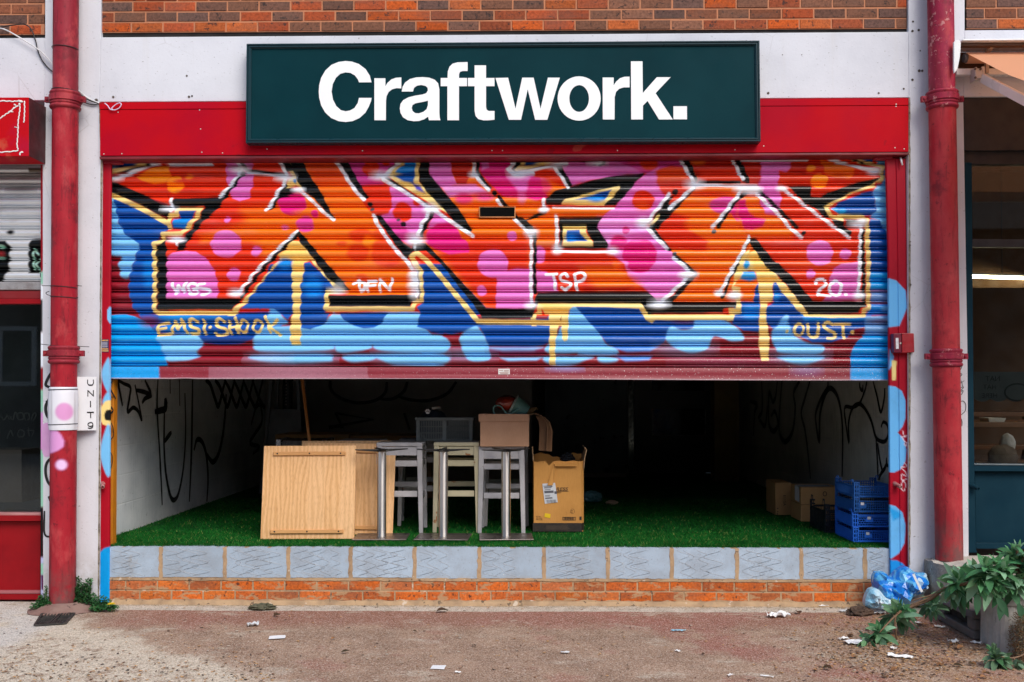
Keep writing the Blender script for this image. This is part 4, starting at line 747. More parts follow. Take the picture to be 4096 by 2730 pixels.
# ================================================================ small fittings on the jambs
ks = thing('key_switch_box', U(3616, 1413, -.02), 'small red metal key switch box on the right jamb with a white sticker', 'switch box')
b = MB(); b.slab(front([(3574, 1335), (3606, 1334), (3606, 1412), (3576, 1411)], -.035), (0, .06, 0)); b.build('cover', M('maroon_cover', (.13, .008, .028), (.2, .01, .03), 9, rough=.4), ks, bevel=.003)
b = MB(); b.slab(front([(3608, 1333), (3656, 1334), (3658, 1410), (3608, 1413)], -.028), (0, .055, 0)); b.build('housing', M('red_housing', (.30, .008, .016), (.40, .012, .02), 9, rough=.4, spots=[((.7, .5, .4), 30, .72)]), ks, bevel=.004)
b = MB(); b.slab(front([(3583, 1353), (3594, 1352), (3595, 1396), (3584, 1397)], -.037), (0, .0015, 0)); b.build('sticker', M('sticker_pale', (.75, .76, .78), (.5, .5, .55), 60, rough=.5), ks)
b = MB(); b.lathe(U(3602, 1374, -.0355), (0, -1, 0), [(0, .003), (.006, .003), (.007, 0)], 12); b.build('key_hole', m_screw, ks)
st = MB(); st.slab(front([(402, 1358), (435, 1358), (435, 1410), (402, 1410)], .0275), (0, .0015, 0))
sk = st.top('sticker', M('sticker_navy', (.03, .025, .09), rough=.4), 'small dark purple sticker with yellow print on the left jamb', 'sticker')
b = MB()
for x0, x1, y, h in [(404, 433, 1360, 5), (404, 433, 1394, 5), (404, 433, 1401, 6)]: b.slab(front([(x0, y), (x1, y), (x1, y + h), (x0, y + h)], .0268), (0, .0004, 0))
b.build('print', M('print_yellow', (.7, .42, .12), (.3, .12, .1), 200, rough=.5), sk)
b = MB()
for y in (1369, 1374, 1379, 1384, 1388): b.slab(front([(406, y), (430, y), (430, y + 1.6), (406, y + 1.6)], .0268), (0, .0004, 0))
b.build('print', M('print_white', (.6, .6, .7), rough=.5), sk)

# ================================================================ step wall: concrete blocks on two courses of brick
stp = thing('step_wall', U(2000, 2420, .05), 'low threshold wall of pale grey concrete blocks over two orange brick courses', 'low wall')
m_block = NT('concrete_block'); t = m_block; c = t.attr()
c = t.mix(t.ramp(t.noise(6, 5, .65), .35, .7), c, t.mix(.5, c, (.26, .28, .31), 'MIX'))
c = t.mix(t.ramp(t.noise(80, 3, .6), .62, .68, 0, .6), c, (.16, .16, .17)); c = t.mix(t.ramp(t.noise(9, 5, .7, t.map((1, 1, .6), (0, 0, 0), (2, 0, 0))), .58, .70, 0, .45), c, (.34, .33, .31))
c = t.mix(t.ramp(t.noise(60, 3, .6), .70, .74, 0, .7), c, (.8, .8, .8))
X, Y, Z = t.xyz()
c = t.mix(t.math('MULTIPLY', t.ramp(Z, .13, .22, 1, 0), t.ramp(t.noise(14, 5, .7), .45, .6)), c, (.40, .31, .21))
t.pbr(c, .9, 0, .25, t.bump(t.noise(120, 4, .6), .3, .003)); m_block = t.m
xj = [437, 644, 900, 1154, 1403, 1659, 1918, 2177, 2432, 2688, 2948, 3206, 3461, 3562]
ZT = U(2000, 2191, .05).z; ZB = U(2000, 2320, .05).z
TURF_Z = ZT + .004
b = MB(); r = random.Random(5)
for i in range(13):
    a, e = U(xj[i] + (4 if i else -2), 2250, .05).x + .004, U(xj[i + 1] - (4 if i < 12 else -3), 2250, .05).x - .004
    cc = .52 * r.uniform(.86, 1.08); cc = (cc * .74, cc * .92, cc * 1.12)
    z0, z1 = ZB + r.uniform(.004, .012), ZT - r.uniform(0, .003); n = 16
    # slightly chipped outline
    top = [(a + (e - a) * k / n, z1 - (abs(r.gauss(0, .0022)))) for k in range(n + 1)]
    bot = [(a + (e - a) * k / n, z0 + abs(r.gauss(0, .002))) for k in range(n, -1, -1)]
    b.slab([Vector((x, .05 + r.uniform(0, .0006), z)) for x, z in top + bot], (0, .1, 0), cc)
    # trowelled zigzag key marks
    for w_ in range(r.randint(3, 5)):
        x0 = a + .03 + (e - a - .1) * (w_ + r.random() * .6) / 5; amp = r.uniform(.03, .07); pts = []; nz = r.randint(4, 6); ph = r.choice((0, 1))
        for k in range(nz * 8 + 1):
            f = k / 8; tri = abs(((f + ph) % 2) - 1); tri = tri * tri * (3 - 2 * tri)
            x = x0 + amp * (tri - .5) * 2 + .03 * f / nz; z = z1 - .012 - (z1 - z0 - .02) * k / (nz * 8)
            if a + .01 < x < e - .01: pts.append((x, .0492, z))
        if len(pts) > 4:
            b.ribbon(pts, .0017, (0, -1, 0), col=(.30, .33, .36)); b.ribbon([(p[0] + .0034, p[1], p[2] + .001) for p in pts], .0018, (0, -1, 0), col=(.60, .66, .73))
b.build('block_course', m_block, stp, cols=True)
L_, R_ = U(437, 2300, .05).x, U(3562, 2300, .05).x
b = MB(); b.box(L_ - .02, R_ + .02, .054, .2, .0, ZT - .006); b.build('mortar', m_mortar2, stp)
b = MB(); r = random.Random(9); n = 120   # mortar squeezed from the joints
for xx in xj[1:-1]:
    x = U(xx, 2250, .05).x; m = 10; pl_, pr_ = [], []
    for k in range(m + 1):
        z = ZB + (ZT - .004 - ZB) * k / m; pl_.append(Vector((x - .012 - r.uniform(-.001, .008), .0485, z))); pr_.append(Vector((x + .011 + r.uniform(-.001, .005), .0485, z)))
    b.slab(pl_ + pr_[::-1], (0, .02, 0))
up_, lo_ = [], []
for k in range(n + 1):
    x = L_ + (R_ - L_) * k / n; up_.append(Vector((x, .0475, ZB + .005 + r.uniform(-.004, .007)))); lo_.append(Vector((x, .0475, ZB - .008 - r.uniform(-.002, .006))))
b.slab(up_ + lo_[::-1], (0, .03, 0))
up_, lo_ = [], []
for k in range(n + 1):
    x = L_ + (R_ - L_) * k / n; up_.append(Vector((x, .042, .030 + r.uniform(-.006, .008)))); lo_.append(Vector((x, .030, -.01)))
b.slab(up_ + lo_[::-1], (0, .04, 0))
b.build('mortar_smear', m_mortar2, stp)
brick_panel(L_, R_, .026, 2, .05, [(.68, .15, .025), (.62, .14, .03), (.70, .18, .035), (.55, .16, .055), (.66, .16, .035)], m_brick_low, m_mortar2, 'brick_course', stp, first=.43, Hh=(ZB - .03) / 2)
# ================================================================ the unit behind the shutter
FZ = TURF_Z                      # finished floor level of the unit
XL, XR, YB, YB2, CEIL = -3.14, 2.74, 4.9, 6.4, 3.05
m_wallw = NT('white_painted_blockwork'); t = m_wallw
vb = t.n('ShaderNodeTexBrick'); vm = t.map((1, 1, 1), (0, 0, 0)); sp = t.n('ShaderNodeSeparateXYZ'); t.lk(t.co(), sp.inputs[0]); cb_ = t.n('ShaderNodeCombineXYZ')
t.lk(sp.outputs[1], cb_.inputs[0]); t.lk(sp.outputs[2], cb_.inputs[1]); t.lk(cb_.outputs[0], vb.inputs['Vector'])
vb.inputs['Scale'].default_value = 1.0; vb.inputs['Brick Width'].default_value = .45; vb.inputs['Row Height'].default_value = .225; vb.inputs['Mortar Size'].default_value = .006; vb.inputs['Mortar Smooth'].default_value = .3
c = t.mix(t.ramp(t.noise(3, 5, .6), .35, .7), (.80, .82, .84), (.64, .67, .70))
c = t.mix(t.math('MULTIPLY', vb.outputs['Fac'], .35), c, (.86, .87, .88))
wv = t.n('ShaderNodeTexWave', wave_type='BANDS', bands_direction='Y'); wv.inputs['Scale'].default_value = 9; wv.inputs['Distortion'].default_value = 5; wv.inputs['Detail'].default_value = 1; wv.inputs['Detail Scale'].default_value = .8
t.lk(t.map((1, 1, .5)), wv.inputs['Vector'])
lines = t.ramp(wv.outputs['Fac'], .86, .97)
c = t.mix(t.math('MULTIPLY', lines, .45), c, (.88, .89, .9))
c = t.mix(t.ramp(t.noise(20, 4, .6), .64, .7, 0, .5), c, (.2, .2, .2))
hh = t.math('ADD', t.math('MULTIPLY', vb.outputs['Fac'], -.8), t.math('MULTIPLY', lines, .3))
t.pbr(c, .8, 0, .25, t.bump(hh, .6, .006)); m_wallw = t.m
m_wallg = M('grey_painted_blockwork', (.13, .125, .115), (.10, .095, .09), 2, rough=.9, bump=.2, bscale=40)
m_dark = M('black_painted_wall', (.24, .225, .215), (.30, .285, .275), 2.5, rough=.85)
m_tag = M('black_spray_tag', (.008, .008, .009), rough=.55)
m_tagd = M('faded_black_tag', (.004, .004, .004), rough=.6)

wl = thing('block_wall', (XL, 2.5, FZ), 'white painted block side wall with black scribbles, on the left inside the shop', 'wall')
b = MB(); b.box(XL - .15, XL, .205, YB, -.02, CEIL); b.build('blockwork', m_wallw, wl)
def Lw(pts, w=.035, sm=True, ta=.4):
    q = [XW(x / 2.139, 1400 + y / 2.139, XL + .004) for x, y in (catmull(pts) if sm else pts)]
    b = MB(); b.ribbon(q, w, (1, 0, 0), ta); b.build('spray_tag', m_tag, wl)
Lw([(1010, 250), (1020, 330), (1050, 480)]); Lw([(1000, 255), (1060, 290), (1115, 320), (1110, 400), (1092, 530), (1140, 495), (1185, 530), (1213, 605), (1190, 470), (1155, 300)]); Lw([(1160, 345), (1230, 360), (1290, 375), (1240, 260)], .04); Lw([(1215, 455), (1245, 415), (1300, 395)], .04)
Lw([(1352, 250), (1345, 420), (1350, 620), (1365, 850), (1380, 1140), (1388, 1330)], .035); Lw([(1410, 440), (1405, 640), (1405, 850), (1420, 1060), (1455, 1240), (1490, 1285), (1530, 1220), (1570, 1000), (1588, 700), (1582, 370)], .045); Lw([(1325, 530), (1370, 520), (1420, 500), (1415, 430), (1430, 470)], .06); Lw([(1405, 790), (1440, 740), (1468, 705)], .05)
Lw([(1648, 255), (1645, 500), (1640, 800), (1632, 1040), (1620, 1300)], .05); Lw([(1660, 860), (1685, 770), (1730, 790), (1765, 900), (1780, 1100), (1770, 1300)], .05); Lw([(1765, 890), (1820, 960), (1870, 890), (1905, 740), (1925, 560), (1935, 380)], .06); Lw([(1455, 255), (1457, 375)]); Lw([(1535, 255), (1538, 480)])
for k in range(6):
    x = 1760 + k * 80; Lw([(x, 260), (x + 40, 300 + 15 * k), (x + 80, 420 + 8 * k), (x + 110, 480), (x + 150, 330), (x + 170, 255)], .06)
Lw([(2150, 640), (2190, 500), (2230, 480), (2240, 620), (2180, 720), (2140, 800), (2220, 830), (2165, 890)], .05)

wr = thing('block_wall', (XR, 2.5, FZ), 'grimy grey block side wall with tall looping black scribbles, behind the blue crates', 'wall')
b = MB(); b.box(XR, XR + .15, .205, YB2, -.02, CEIL)
m_wallr = NT('grimy_block_wall'); t = m_wallr
vb = t.n('ShaderNodeTexBrick'); sp = t.n('ShaderNodeSeparateXYZ'); t.lk(t.co(), sp.inputs[0]); cb_ = t.n('ShaderNodeCombineXYZ'); t.lk(sp.outputs[1], cb_.inputs[0]); t.lk(sp.outputs[2], cb_.inputs[1]); t.lk(cb_.outputs[0], vb.inputs['Vector'])
vb.inputs['Scale'].default_value = 1.0; vb.inputs['Brick Width'].default_value = .45; vb.inputs['Row Height'].default_value = .225; vb.inputs['Mortar Size'].default_value = .008
c = t.mix(t.ramp(t.noise(2.5, 5, .6), .3, .7), (.44, .43, .40), (.32, .31, .29)); c = t.mix(t.ramp(t.noise(60, 2, .5, t.map((1, 1, .08))), .4, .7, 0, .4), c, (.5, .48, .44))
t.pbr(c, .85, 0, .25, t.bump(t.math('MULTIPLY', vb.outputs['Fac'], -1.0), .5, .006)); m_wallr = t.m
b.build('blockwork', m_wallr, wr)
def Rw(pts, w=.05, sm=True, ta=.4):
    q = [XW(3000 + x / 2.147, 1400 + y / 2.147, XR - .004) for x, y in (catmull(pts) if sm else pts)]
    b = MB(); b.ribbon(q, w, (-1, 0, 0), ta); b.build('spray_tag', m_tag, wr)
Rw([(1055, 270), (1090, 400), (1122, 535), (1150, 430), (1157, 330)], .03); Rw([(1005, 270), (985, 350), (940, 460), (880, 495), (815, 495), (820, 620), (850, 800), (845, 640), (875, 510), (930, 465), (985, 505), (1040, 610), (1075, 740), (1110, 780), (1160, 785), (1187, 720), (1180, 650), (1145, 620), (1125, 665)], .035); Rw([(1080, 740), (1090, 900), (1100, 1120)], .03); Rw([(1095, 800), (1115, 950), (1140, 1040), (1170, 990), (1200, 1010)], .03); Rw([(1172, 925), (1165, 1000), (1120, 1070), (1110, 1120)], .03)
Rw([(670, 270), (665, 325), (620, 400), (570, 520), (565, 620), (595, 790), (600, 560), (640, 400), (690, 330), (750, 400), (785, 560), (795, 760), (790, 1090)], .05); Rw([(515, 270), (470, 420), (440, 545), (470, 680), (495, 860), (520, 1110)], .05); Rw([(425, 270), (375, 370), (388, 500), (365, 700), (300, 790), (250, 690), (260, 450), (275, 270)], .06); Rw([(940, 280), (945, 330), (965, 350), (970, 300)], .03)
Rw([(235, 270), (220, 400), (195, 445), (165, 370), (160, 620), (200, 700), (240, 640), (215, 530), (180, 570)], .06); Rw([(100, 270), (105, 510), (70, 590)], .06); Rw([(0, 440), (60, 470), (40, 540), (30, 740)], .06); Rw([(150, 480), (130, 650), (80, 600)], .06)

bw = thing('back_wall', (-.5, YB, FZ), 'dark painted rear wall with faint looping scribbles behind the stacked stools', 'wall')
X1 = U(2128, 1700, YB).x
b = MB(); b.box(XL - .15, X1, YB, YB + .12, -.02, CEIL); b.build('wall_surface', m_dark, bw)
for pts in ([(775, 50), (785, 130), (870, 200), (1000, 235), (1150, 215), (1235, 150), (1250, 60)], [(1195, 205), (1300, 200), (1390, 140), (1420, 60)], [(1340, 180), (1450, 210), (1600, 215), (1750, 160), (1830, 60)], [(820, 320), (1140, 372), (765, 440), (880, 445), (820, 320)], [(1395, 320), (1440, 460)]):
    q = [U(950 + x / 2.0913, 1500 + y / 2.0913, YB - .004) for x, y in (catmull(pts) if len(pts) > 3 and pts[0] != pts[-1] else pts)]
    b = MB(); b.ribbon(q, .04, (0, -1, 0), .3); b.build('spray_tag', m_tagd, bw)
bw2 = thing('back_wall', (1.2, YB2, FZ), 'deeply shadowed rear wall around the glazed door at the far end', 'wall')
dl, dr = U(2540, 1700, YB2).x, U(2850, 1700, YB2).x
b = MB(); b.box(X1 - .3, dl, YB2, YB2 + .12, -.02, CEIL); b.box(dr, XR + .15, YB2, YB2 + .12, -.02, CEIL); b.box(dl, dr, YB2, YB2 + .12, FZ + 2.3, CEIL); b.box(X1 - .12, X1, YB + .12, YB2, -.02, CEIL)
b.build('wall_surface', m_dark, bw2)
pr = MB(); p0, p1 = U(2858, 1700, 5.05).x, U(2957, 1700, 5.05).x; pr.box(p0, p1, 5.05, 5.3, FZ, CEIL)
pr.top('wooden_post', M('dark_ochre_post', (.20, .13, .035), (.15, .095, .03), 3, rough=.7), 'dark ochre timber post beside the rear door', 'post', bevel=.005)
dr_ = thing('glazed_door', ((dl + dr) / 2, YB2, FZ), 'dark glazed door with a mid rail at the back of the shop', 'door')
b = MB(); zt = FZ + 2.28
b.box(dl - .01, dl + .22, YB2 - .05, YB2 - .002, FZ - .05, zt); b.box(dr - .1, dr + .01, YB2 - .05, YB2 + .05, FZ, zt); zr = U(2700, 1600, YB2).z
b.box(dl + .22, dr - .1, YB2 - .05, YB2 + .05, zr - .12, zr + .12); b.box(dl + .22, dr - .1, YB2 - .05, YB2 + .05, FZ - .05, FZ + .5); b.box(dl + .22, dr - .1, YB2 - .05, YB2 + .05, zt - .15, zt)
b.build('door_frame', M('door_frame_black', (.04, .04, .042), rough=.4), dr_)
b = MB(); b.box(dl + .22, dr - .1, YB2 + .0, YB2 + .006, FZ + .5, zr - .12); b.box(dl + .22, dr - .1, YB2 + .0, YB2 + .006, zr + .12, zt - .15)
b.build('glass_pane', M('black_glass', (.006, .007, .008), rough=.06, spec=.6), dr_)
bp_ = thing('board', U(2345, 1892, 5.6), 'large bluish grey sheet board standing upright behind the torn carton', 'board')
a, e = U(2180, 1892, 5.6), U(2511, 1892, 5.6)
b = MB(); b.obox(((a.x + e.x) / 2, 5.62, a.z + .9), ((e.x - a.x) / 2, 0, 0), (0, .012, 0), (0, .02, .9)); b.build('sheet', M('grey_blue_board', (.11, .13, .15), (.06, .07, .085), 1.6, rough=.7, spots=[((.25, .28, .3), 14, .74), ((.01, .01, .012), 6, .62)]), bp_)
bt = MB(); bt.obox(((a.x + e.x) / 2, 5.66, a.z - .3), ((e.x - a.x) / 2 - .02, 0, 0), (0, .06, 0), (0, 0, (a.z - FZ) / 2)); bt.v = [(x, y, FZ + .001 if z < a.z - .31 else a.z - .001) for x, y, z in bt.v]
bt.build('batten', m_dark, bp_)
# added reflective strip standing for a slim bright view of the street
a, e = U(2514, 1770, 6.0), U(2534, 1540, 6.0)
gs = MB(); gs.box(a.x, e.x, 6.0, 6.02, FZ, e.z + .3)
gs.top('reflector', M('reflector_strip', (.10, .11, .10), (.03, .035, .03), 12, rough=.12, metal=1.0), 'added dull mirror strip beside the rear door', 'reflector')
b = MB(); b.box(XL - .15, XR + .15, .205, YB2 + .12, CEIL, CEIL + .15)
tag(b.build('ceiling', M('soffit_grey', (.22, .22, .22), rough=.9)), kind='structure')
b = MB(); b.box(XL - .15, XR + .15, .155, YB2 + .1, FZ - .1, FZ - .012)
tag(b.build('floor', M('concrete_floor', (.16, .16, .15), rough=.9)), kind='structure')

# artificial turf: backing sheet and blades, one covering
turf = MB(); z = FZ - .008; y0 = .075
turf.v = [(XL + .002, y0 + .055, z), (XR - .002, y0 + .055, z), (XR - .002, YB2, z), (XL + .002, YB2, z)]; turf.f = [(0, 1, 2, 3)]; turf.c = [(.01, .09, .02)] * 4
def blades(n, ya, yb_, seed, hmin, hmax, w):
    g = np.random.default_rng(seed)
    x = g.uniform(XL, XR, n); y = ya + (yb_ - ya) * g.random(n) ** 1.35
    keep = (x > -2.972 - np.clip((y - .1) * .5, 0, .2)) & (x < 2.62 + np.clip((y - .1), 0, .1)); x, y = x[keep], y[keep]; n = len(x)
    a = g.uniform(0, 2 * np.pi, n); h = g.uniform(hmin, hmax, n); ln = g.uniform(.2, 1.3, n) * h; b_ = g.uniform(0, 2 * np.pi, n)
    dx, dy = np.cos(a) * w / 2, np.sin(a) * w / 2
    V = np.stack([np.c_[x - dx, y - dy, np.full(n, z)], np.c_[x + dx, y + dy, np.full(n, z)], np.c_[x + np.cos(b_) * ln, y + np.sin(b_) * ln, z + h]], 1).reshape(-1, 3)
    tone = g.random(n); col = np.c_[.006 + .008 * tone, .072 + .09 * tone, .012 + .008 * tone]; dead = g.random(n) < .035; col[dead] = (.30, .34, .10)
    return V, np.repeat(col, 3, 0)
V1, C1 = blades(90000, .095, .75, 1, .010, .022, .0032); V2, C2 = blades(60000, .7, 3.2, 2, .010, .020, .005)
V = np.r_[np.array(turf.v), V1, V2]; C = np.r_[np.array(turf.c), C1, C2]
me = bpy.data.meshes.new('artificial_turf'); n3 = len(V1) + len(V2)
me.vertices.add(len(V)); me.vertices.foreach_set('co', V.astype(np.float32).ravel()); li = np.arange(len(V), dtype=np.int32)
me.loops.add(len(V)); me.loops.foreach_set('vertex_index', li); ls = np.r_[0, np.arange(4, len(V), 3)].astype(np.int32); me.polygons.add(len(ls)); me.polygons.foreach_set('loop_start', ls); me.update(calc_edges=True)
at = me.color_attributes.new('paint', 'FLOAT_COLOR', 'POINT'); at.data.foreach_set('color', np.c_[C, np.ones(len(C))].astype(np.float32).ravel())
t = NT('green_plastic_grass'); c = t.attr(); c = t.mix(t.ramp(t.noise(3.2, 5, .7), .4, .65, 0, .75), c, t.mix(.6, c, (.2, .3, .2), 'MULTIPLY')); t.pbr(c, .6, 0, .08); me.materials.append(t.m)
o = bpy.data.objects.new('artificial_turf', me); COLL.objects.link(o); tag(o, 'bright green artificial grass covering the shop floor', 'artificial grass', kind='stuff')
# ================================================================ things standing on the turf
m_oak = NT('oak_boards'); t = m_oak
wv = t.n('ShaderNodeTexWave', wave_type='BANDS', bands_direction='X'); wv.inputs['Scale'].default_value = 9; wv.inputs['Distortion'].default_value = 16; wv.inputs['Detail'].default_value = 3; wv.inputs['Detail Scale'].default_value = .42; wv.inputs['Detail Roughness'].default_value = .6
X, Y, Z = t.xyz()
bid = t.math('FLOOR', t.math('MULTIPLY', X, 8.3)); cmb = t.n('ShaderNodeCombineXYZ'); t.lk(t.math('ADD', X, t.math('MULTIPLY', bid, 1.37)), cmb.inputs[0]); t.lk(Y, cmb.inputs[1]); t.lk(t.math('ADD', t.math('MULTIPLY', Z, .16), t.math('MULTIPLY', bid, 3.1)), cmb.inputs[2])
t.lk(cmb.outputs[0], wv.inputs['Vector'])
wn = t.n('ShaderNodeTexWhiteNoise', noise_dimensions='1D'); t.lk(bid, wn.inputs['W'])
c = t.mix(t.ramp(wv.outputs['Fac'], .15, .95), (.74, .44, .21), (.63, .35, .145))
c = t.mix(t.ramp(wn.outputs['Value'], 0, 1, 0, .35), c, (.80, .52, .29))
c = t.mix(t.ramp(t.noise(160, 3, .6, t.map((1, 1, .05))), .45, .75, 0, .35), c, (.30, .13, .04))
t.pbr(c, .45, 0, .35, t.bump(wv.outputs['Fac'], .08, .002)); m_oak = t.m
m_oak2 = M('oak_batten', (.62, .33, .12), (.50, .24, .08), 9, rough=.5, stretch=(.2, 1, 1))
m_steel = M('brushed_steel', (.78, .76, .74), (.68, .66, .64), 3, rough=.24, metal=1.0, stretch=(1, 1, .02), bump=.05, bscale=300)
_p = next(n for n in m_steel.node_tree.nodes if n.type == 'BSDF_PRINCIPLED'); _t = m_steel.node_tree.nodes.new('ShaderNodeTangent'); _t.direction_type = 'RADIAL'; _t.axis = 'Z'; m_steel.node_tree.links.new(_t.outputs[0], _p.inputs['Tangent']); _p.inputs['Anisotropic'].default_value = .85; _p.inputs['Anisotropic Rotation'].default_value = .25
m_plate = M('scuffed_steel_plate', (.34, .30, .28), (.22, .19, .17), 7, rough=.38, metal=.9, spots=[((.12, .1, .09), 20, .66), ((.5, .46, .42), 30, .7)])
m_iron = M('black_cast_iron', (.012, .012, .013), (.02, .018, .016), 20, rough=.45, metal=.3)

def tabletop(px_bl, py_b, size, lean, yaw_, h, label):
    base = G(px_bl[0], py_b, FZ); base2 = G(px_bl[1], py_b, FZ)
    cx = (base.x + base2.x) / 2; y = base.y
    root = thing('oak_board', (cx, y, FZ), label, 'table top', 'wooden table tops leaning on the stools')
    Mx = Matrix.Rotation(yaw_, 4, 'Y') @ Matrix.Rotation(-lean, 4, 'X')
    w = size / 2
    b = MB(); b.box(-w, w, 0, .026, 0, h); b.v = [tuple(Mx @ Vector(v)) for v in b.v]
    o = MBo(b, 'board', m_oak, root, .003)
    for zz in (.055, h - .06):
        b = MB(); x0, x1 = -w * .78, w * .76; hh = .014
        b.hexa([(x0, -.016, zz - hh), (x1, -.016, zz - hh), (x1 + .006, 0, zz - hh), (x0 - .006, 0, zz - hh), (x0, -.016, zz + hh), (x1, -.016, zz + hh), (x1 + .006, 0, zz + hh), (x0 - .006, 0, zz + hh)])
        b.v = [tuple(Mx @ Vector(v)) for v in b.v]; bt_ = MBo(b, 'batten', m_oak2, root, .004)
        for xx in (x0 + .03, 0, x1 - .03):
            b = MB(); b.lathe((xx, -.0165, zz), (0, -1, 0), [(0, .001), (.004, .001), (.006, 0), (.0065, -.0005)], 10); b.v = [tuple(Mx @ Vector(v)) for v in b.v]; MBo(b, 'screw', m_iron, bt_)
    return root
def MBo(b, name, mat, root, bevel=0, **k):
    """parts given in local coordinates"""
    l = wloc(root); b.v = [tuple(Vector(v) + l) for v in b.v]
    return b.build(name, mat, root, bevel=bevel, **k)
tabletop((1042, 1416), 2157, .698, R(9), R(-.4), .695, 'front square oak table top leaning underside out, fully in view')
tabletop((1200, 1573), 2139, .705, R(8), R(.9), .70, 'second oak table top leaning behind, right half showing past the first')
tabletop((1215, 1540), 2128, .71, R(8), R(-.2), .712, 'rearmost oak table top with only its upper edge showing above the others')

# pedestal table bases
def table_base():
    root = thing('table_pedestal', (0, 0, FZ), '', 'table base', 'pedestal table bases without tops')
    b = MB(); b.box(-.2, .2, -.16, .16, .004, .012); MBo(b, 'base_plate', m_plate, root, .002)
    b = MB(); b.lathe((0, 0, .012), (0, 0, 1), [(.035, 0), (.035, .635), (.0, .635)], 28); MBo(b, 'column', m_steel, root, 0, smooth=True, autosmooth=40)
    b = MB(); b.lathe((0, 0, .646), (0, 0, 1), [(.0, 0), (.05, 0), (.055, .006), (.03, .02), (0, .02)], 16)
    for k in range(4):
        a = R(12 + 90 * k); d = Vector((math.cos(a), math.sin(a), 0)); s_d = Vector((-d.y, d.x, 0))
        p, q = Vector((0, 0, .654)) + d * .02, Vector((0, 0, .662)) + d * .20
        b.hexa([p - s_d * .02 - Vector((0, 0, .010)), p + s_d * .02 - Vector((0, 0, .010)), q + s_d * .014 - Vector((0, 0, .003)), q - s_d * .014 - Vector((0, 0, .003)), p - s_d * .02 + Vector((0, 0, .010)), p + s_d * .02 + Vector((0, 0, .010)), q + s_d * .014 + Vector((0, 0, .004)), q - s_d * .014 + Vector((0, 0, .004))])
    MBo(b, 'spider', m_iron, root, .002)
    return root
tb = table_base()
for i, (xa, xb, py, cx, rz, lab) in enumerate([(1410, 1629, 2168, 1526, R(3), 'steel pedestal table base in front of the oak tops, leftmost of the three'), (1661, 1879, 2168, 1773, R(-4), 'steel pedestal table base in front of the cream stool'), (1905, 2122, 2168, 2024, R(6), 'steel pedestal table base in front of the carton, rightmost of the three')]):
    o = tb if i == 0 else copy_tree(tb)
    p = G(cx, 2152, FZ); o.location = (p.x, p.y, FZ); o['label'] = lab
    for ch in o.children:
        if ch.name.startswith('spider'): ch.rotation_euler.z = rz * 3
        if ch.name.startswith('base_plate'): ch.rotation_euler.z = rz * .5

# bar stools
m_grey = M('grey_painted_wood', (.44, .43, .45), (.36, .35, .36), 8, rough=.6, spots=[((.22, .17, .13), 18, .68), ((.45, .45, .48), 30, .7)])
m_cream = M('cream_painted_wood', (.50, .45, .30), (.42, .38, .25), 6, rough=.6, spots=[((.30, .13, .05), 9, .64)])
m_seat = M('worn_seat_top', (.20, .19, .19), (.13, .12, .12), 8, rough=.6)
def stool(mat, H=.70):
    root = thing('bar_stool', (0, 0, FZ), '', 'bar stool', 'wooden bar stools')
    w, d, l = .178, .17, .021
    b = MB(); b.box(-w, w, -d, d, H - .03, H); MBo(b, 'seat', mat, root, .006)
    b = MB(); b.box(-w + .012, w - .012, -d + .012, d - .012, H + .0005, H + .0015); MBo(b, 'seat_top', m_seat, root)
    for sx in (-1, 1):
        for sy in (-1, 1):
            b = MB(); xt, yt = sx * (w - l - .002), sy * (d - l - .002); xb_, yb_ = sx * (w - l + .012), sy * (d - l + .012); r0, r1 = l, l * .72
            b.hexa([(xb_ - r1, yb_ - r1, 0), (xb_ + r1, yb_ - r1, 0), (xb_ + r1, yb_ + r1, 0), (xb_ - r1, yb_ + r1, 0), (xt - r0, yt - r0, H - .03), (xt + r0, yt - r0, H - .03), (xt + r0, yt + r0, H - .03), (xt - r0, yt + r0, H - .03)])
            MBo(b, 'leg', mat, root, .003)
    for s in (-1, 1):
        for z0, z1 in ((H - .10, H - .035), (H - .185, H - .14), (H - .42, H - .375) if s < 0 else (H - .37, H - .33)):
            b = MB(); y = s * (d - l); b.box(-w + .04, w - .04, y - .011, y + .011, z0, z1); MBo(b, 'apron' if z1 > H - .05 else 'rail', mat, root, .002)
        for z0, z1 in ((H - .10, H - .035), (H - .185, H - .14), (H - .45, H - .40)):
            b = MB(); x = s * (w - l); b.box(x - .011, x + .011, -d + .04, d - .04, z0, z1); MBo(b, 'apron' if z1 > H - .05 else 'rail', mat, root, .002)
    return root
sg, scm = stool(m_grey), stool(m_cream)
def put(o, xa, xb, py, rz, lab, dy=0, s=1):
    a, b_ = G(xa, py, FZ), G(xb, py, FZ); o.location = ((a.x + b_.x) / 2, a.y + .17 + dy, FZ); o.rotation_euler.z = rz; o['label'] = lab; o.scale = (1, 1, s)
put(sg, 1508, 1686, 2134, 0, 'grey painted bar stool between the oak table tops and the cream stool')
put(scm, 1735, 1916, 2132, 0, 'chipped cream painted bar stool in the middle of the row')
o = copy_tree(sg); put(o, 1915, 2100, 2134, R(-1), 'grey painted bar stool carrying the open brown carton', 0, .955)
o = copy_tree(sg); put(o, 1930, 2105, 2134, R(2), 'grey bar stool close behind the one carrying the carton', .40, .955)
o = copy_tree(sg); put(o, 1318, 1500, 2134, R(-3), 'grey bar stool hidden behind the oak tops, only its seat edge showing', .28, 1.0)
o = copy_tree(sg); put(o, 1560, 1745, 2134, R(3), 'grey bar stool in the back row beneath the plastic crate', .42, 1.0)

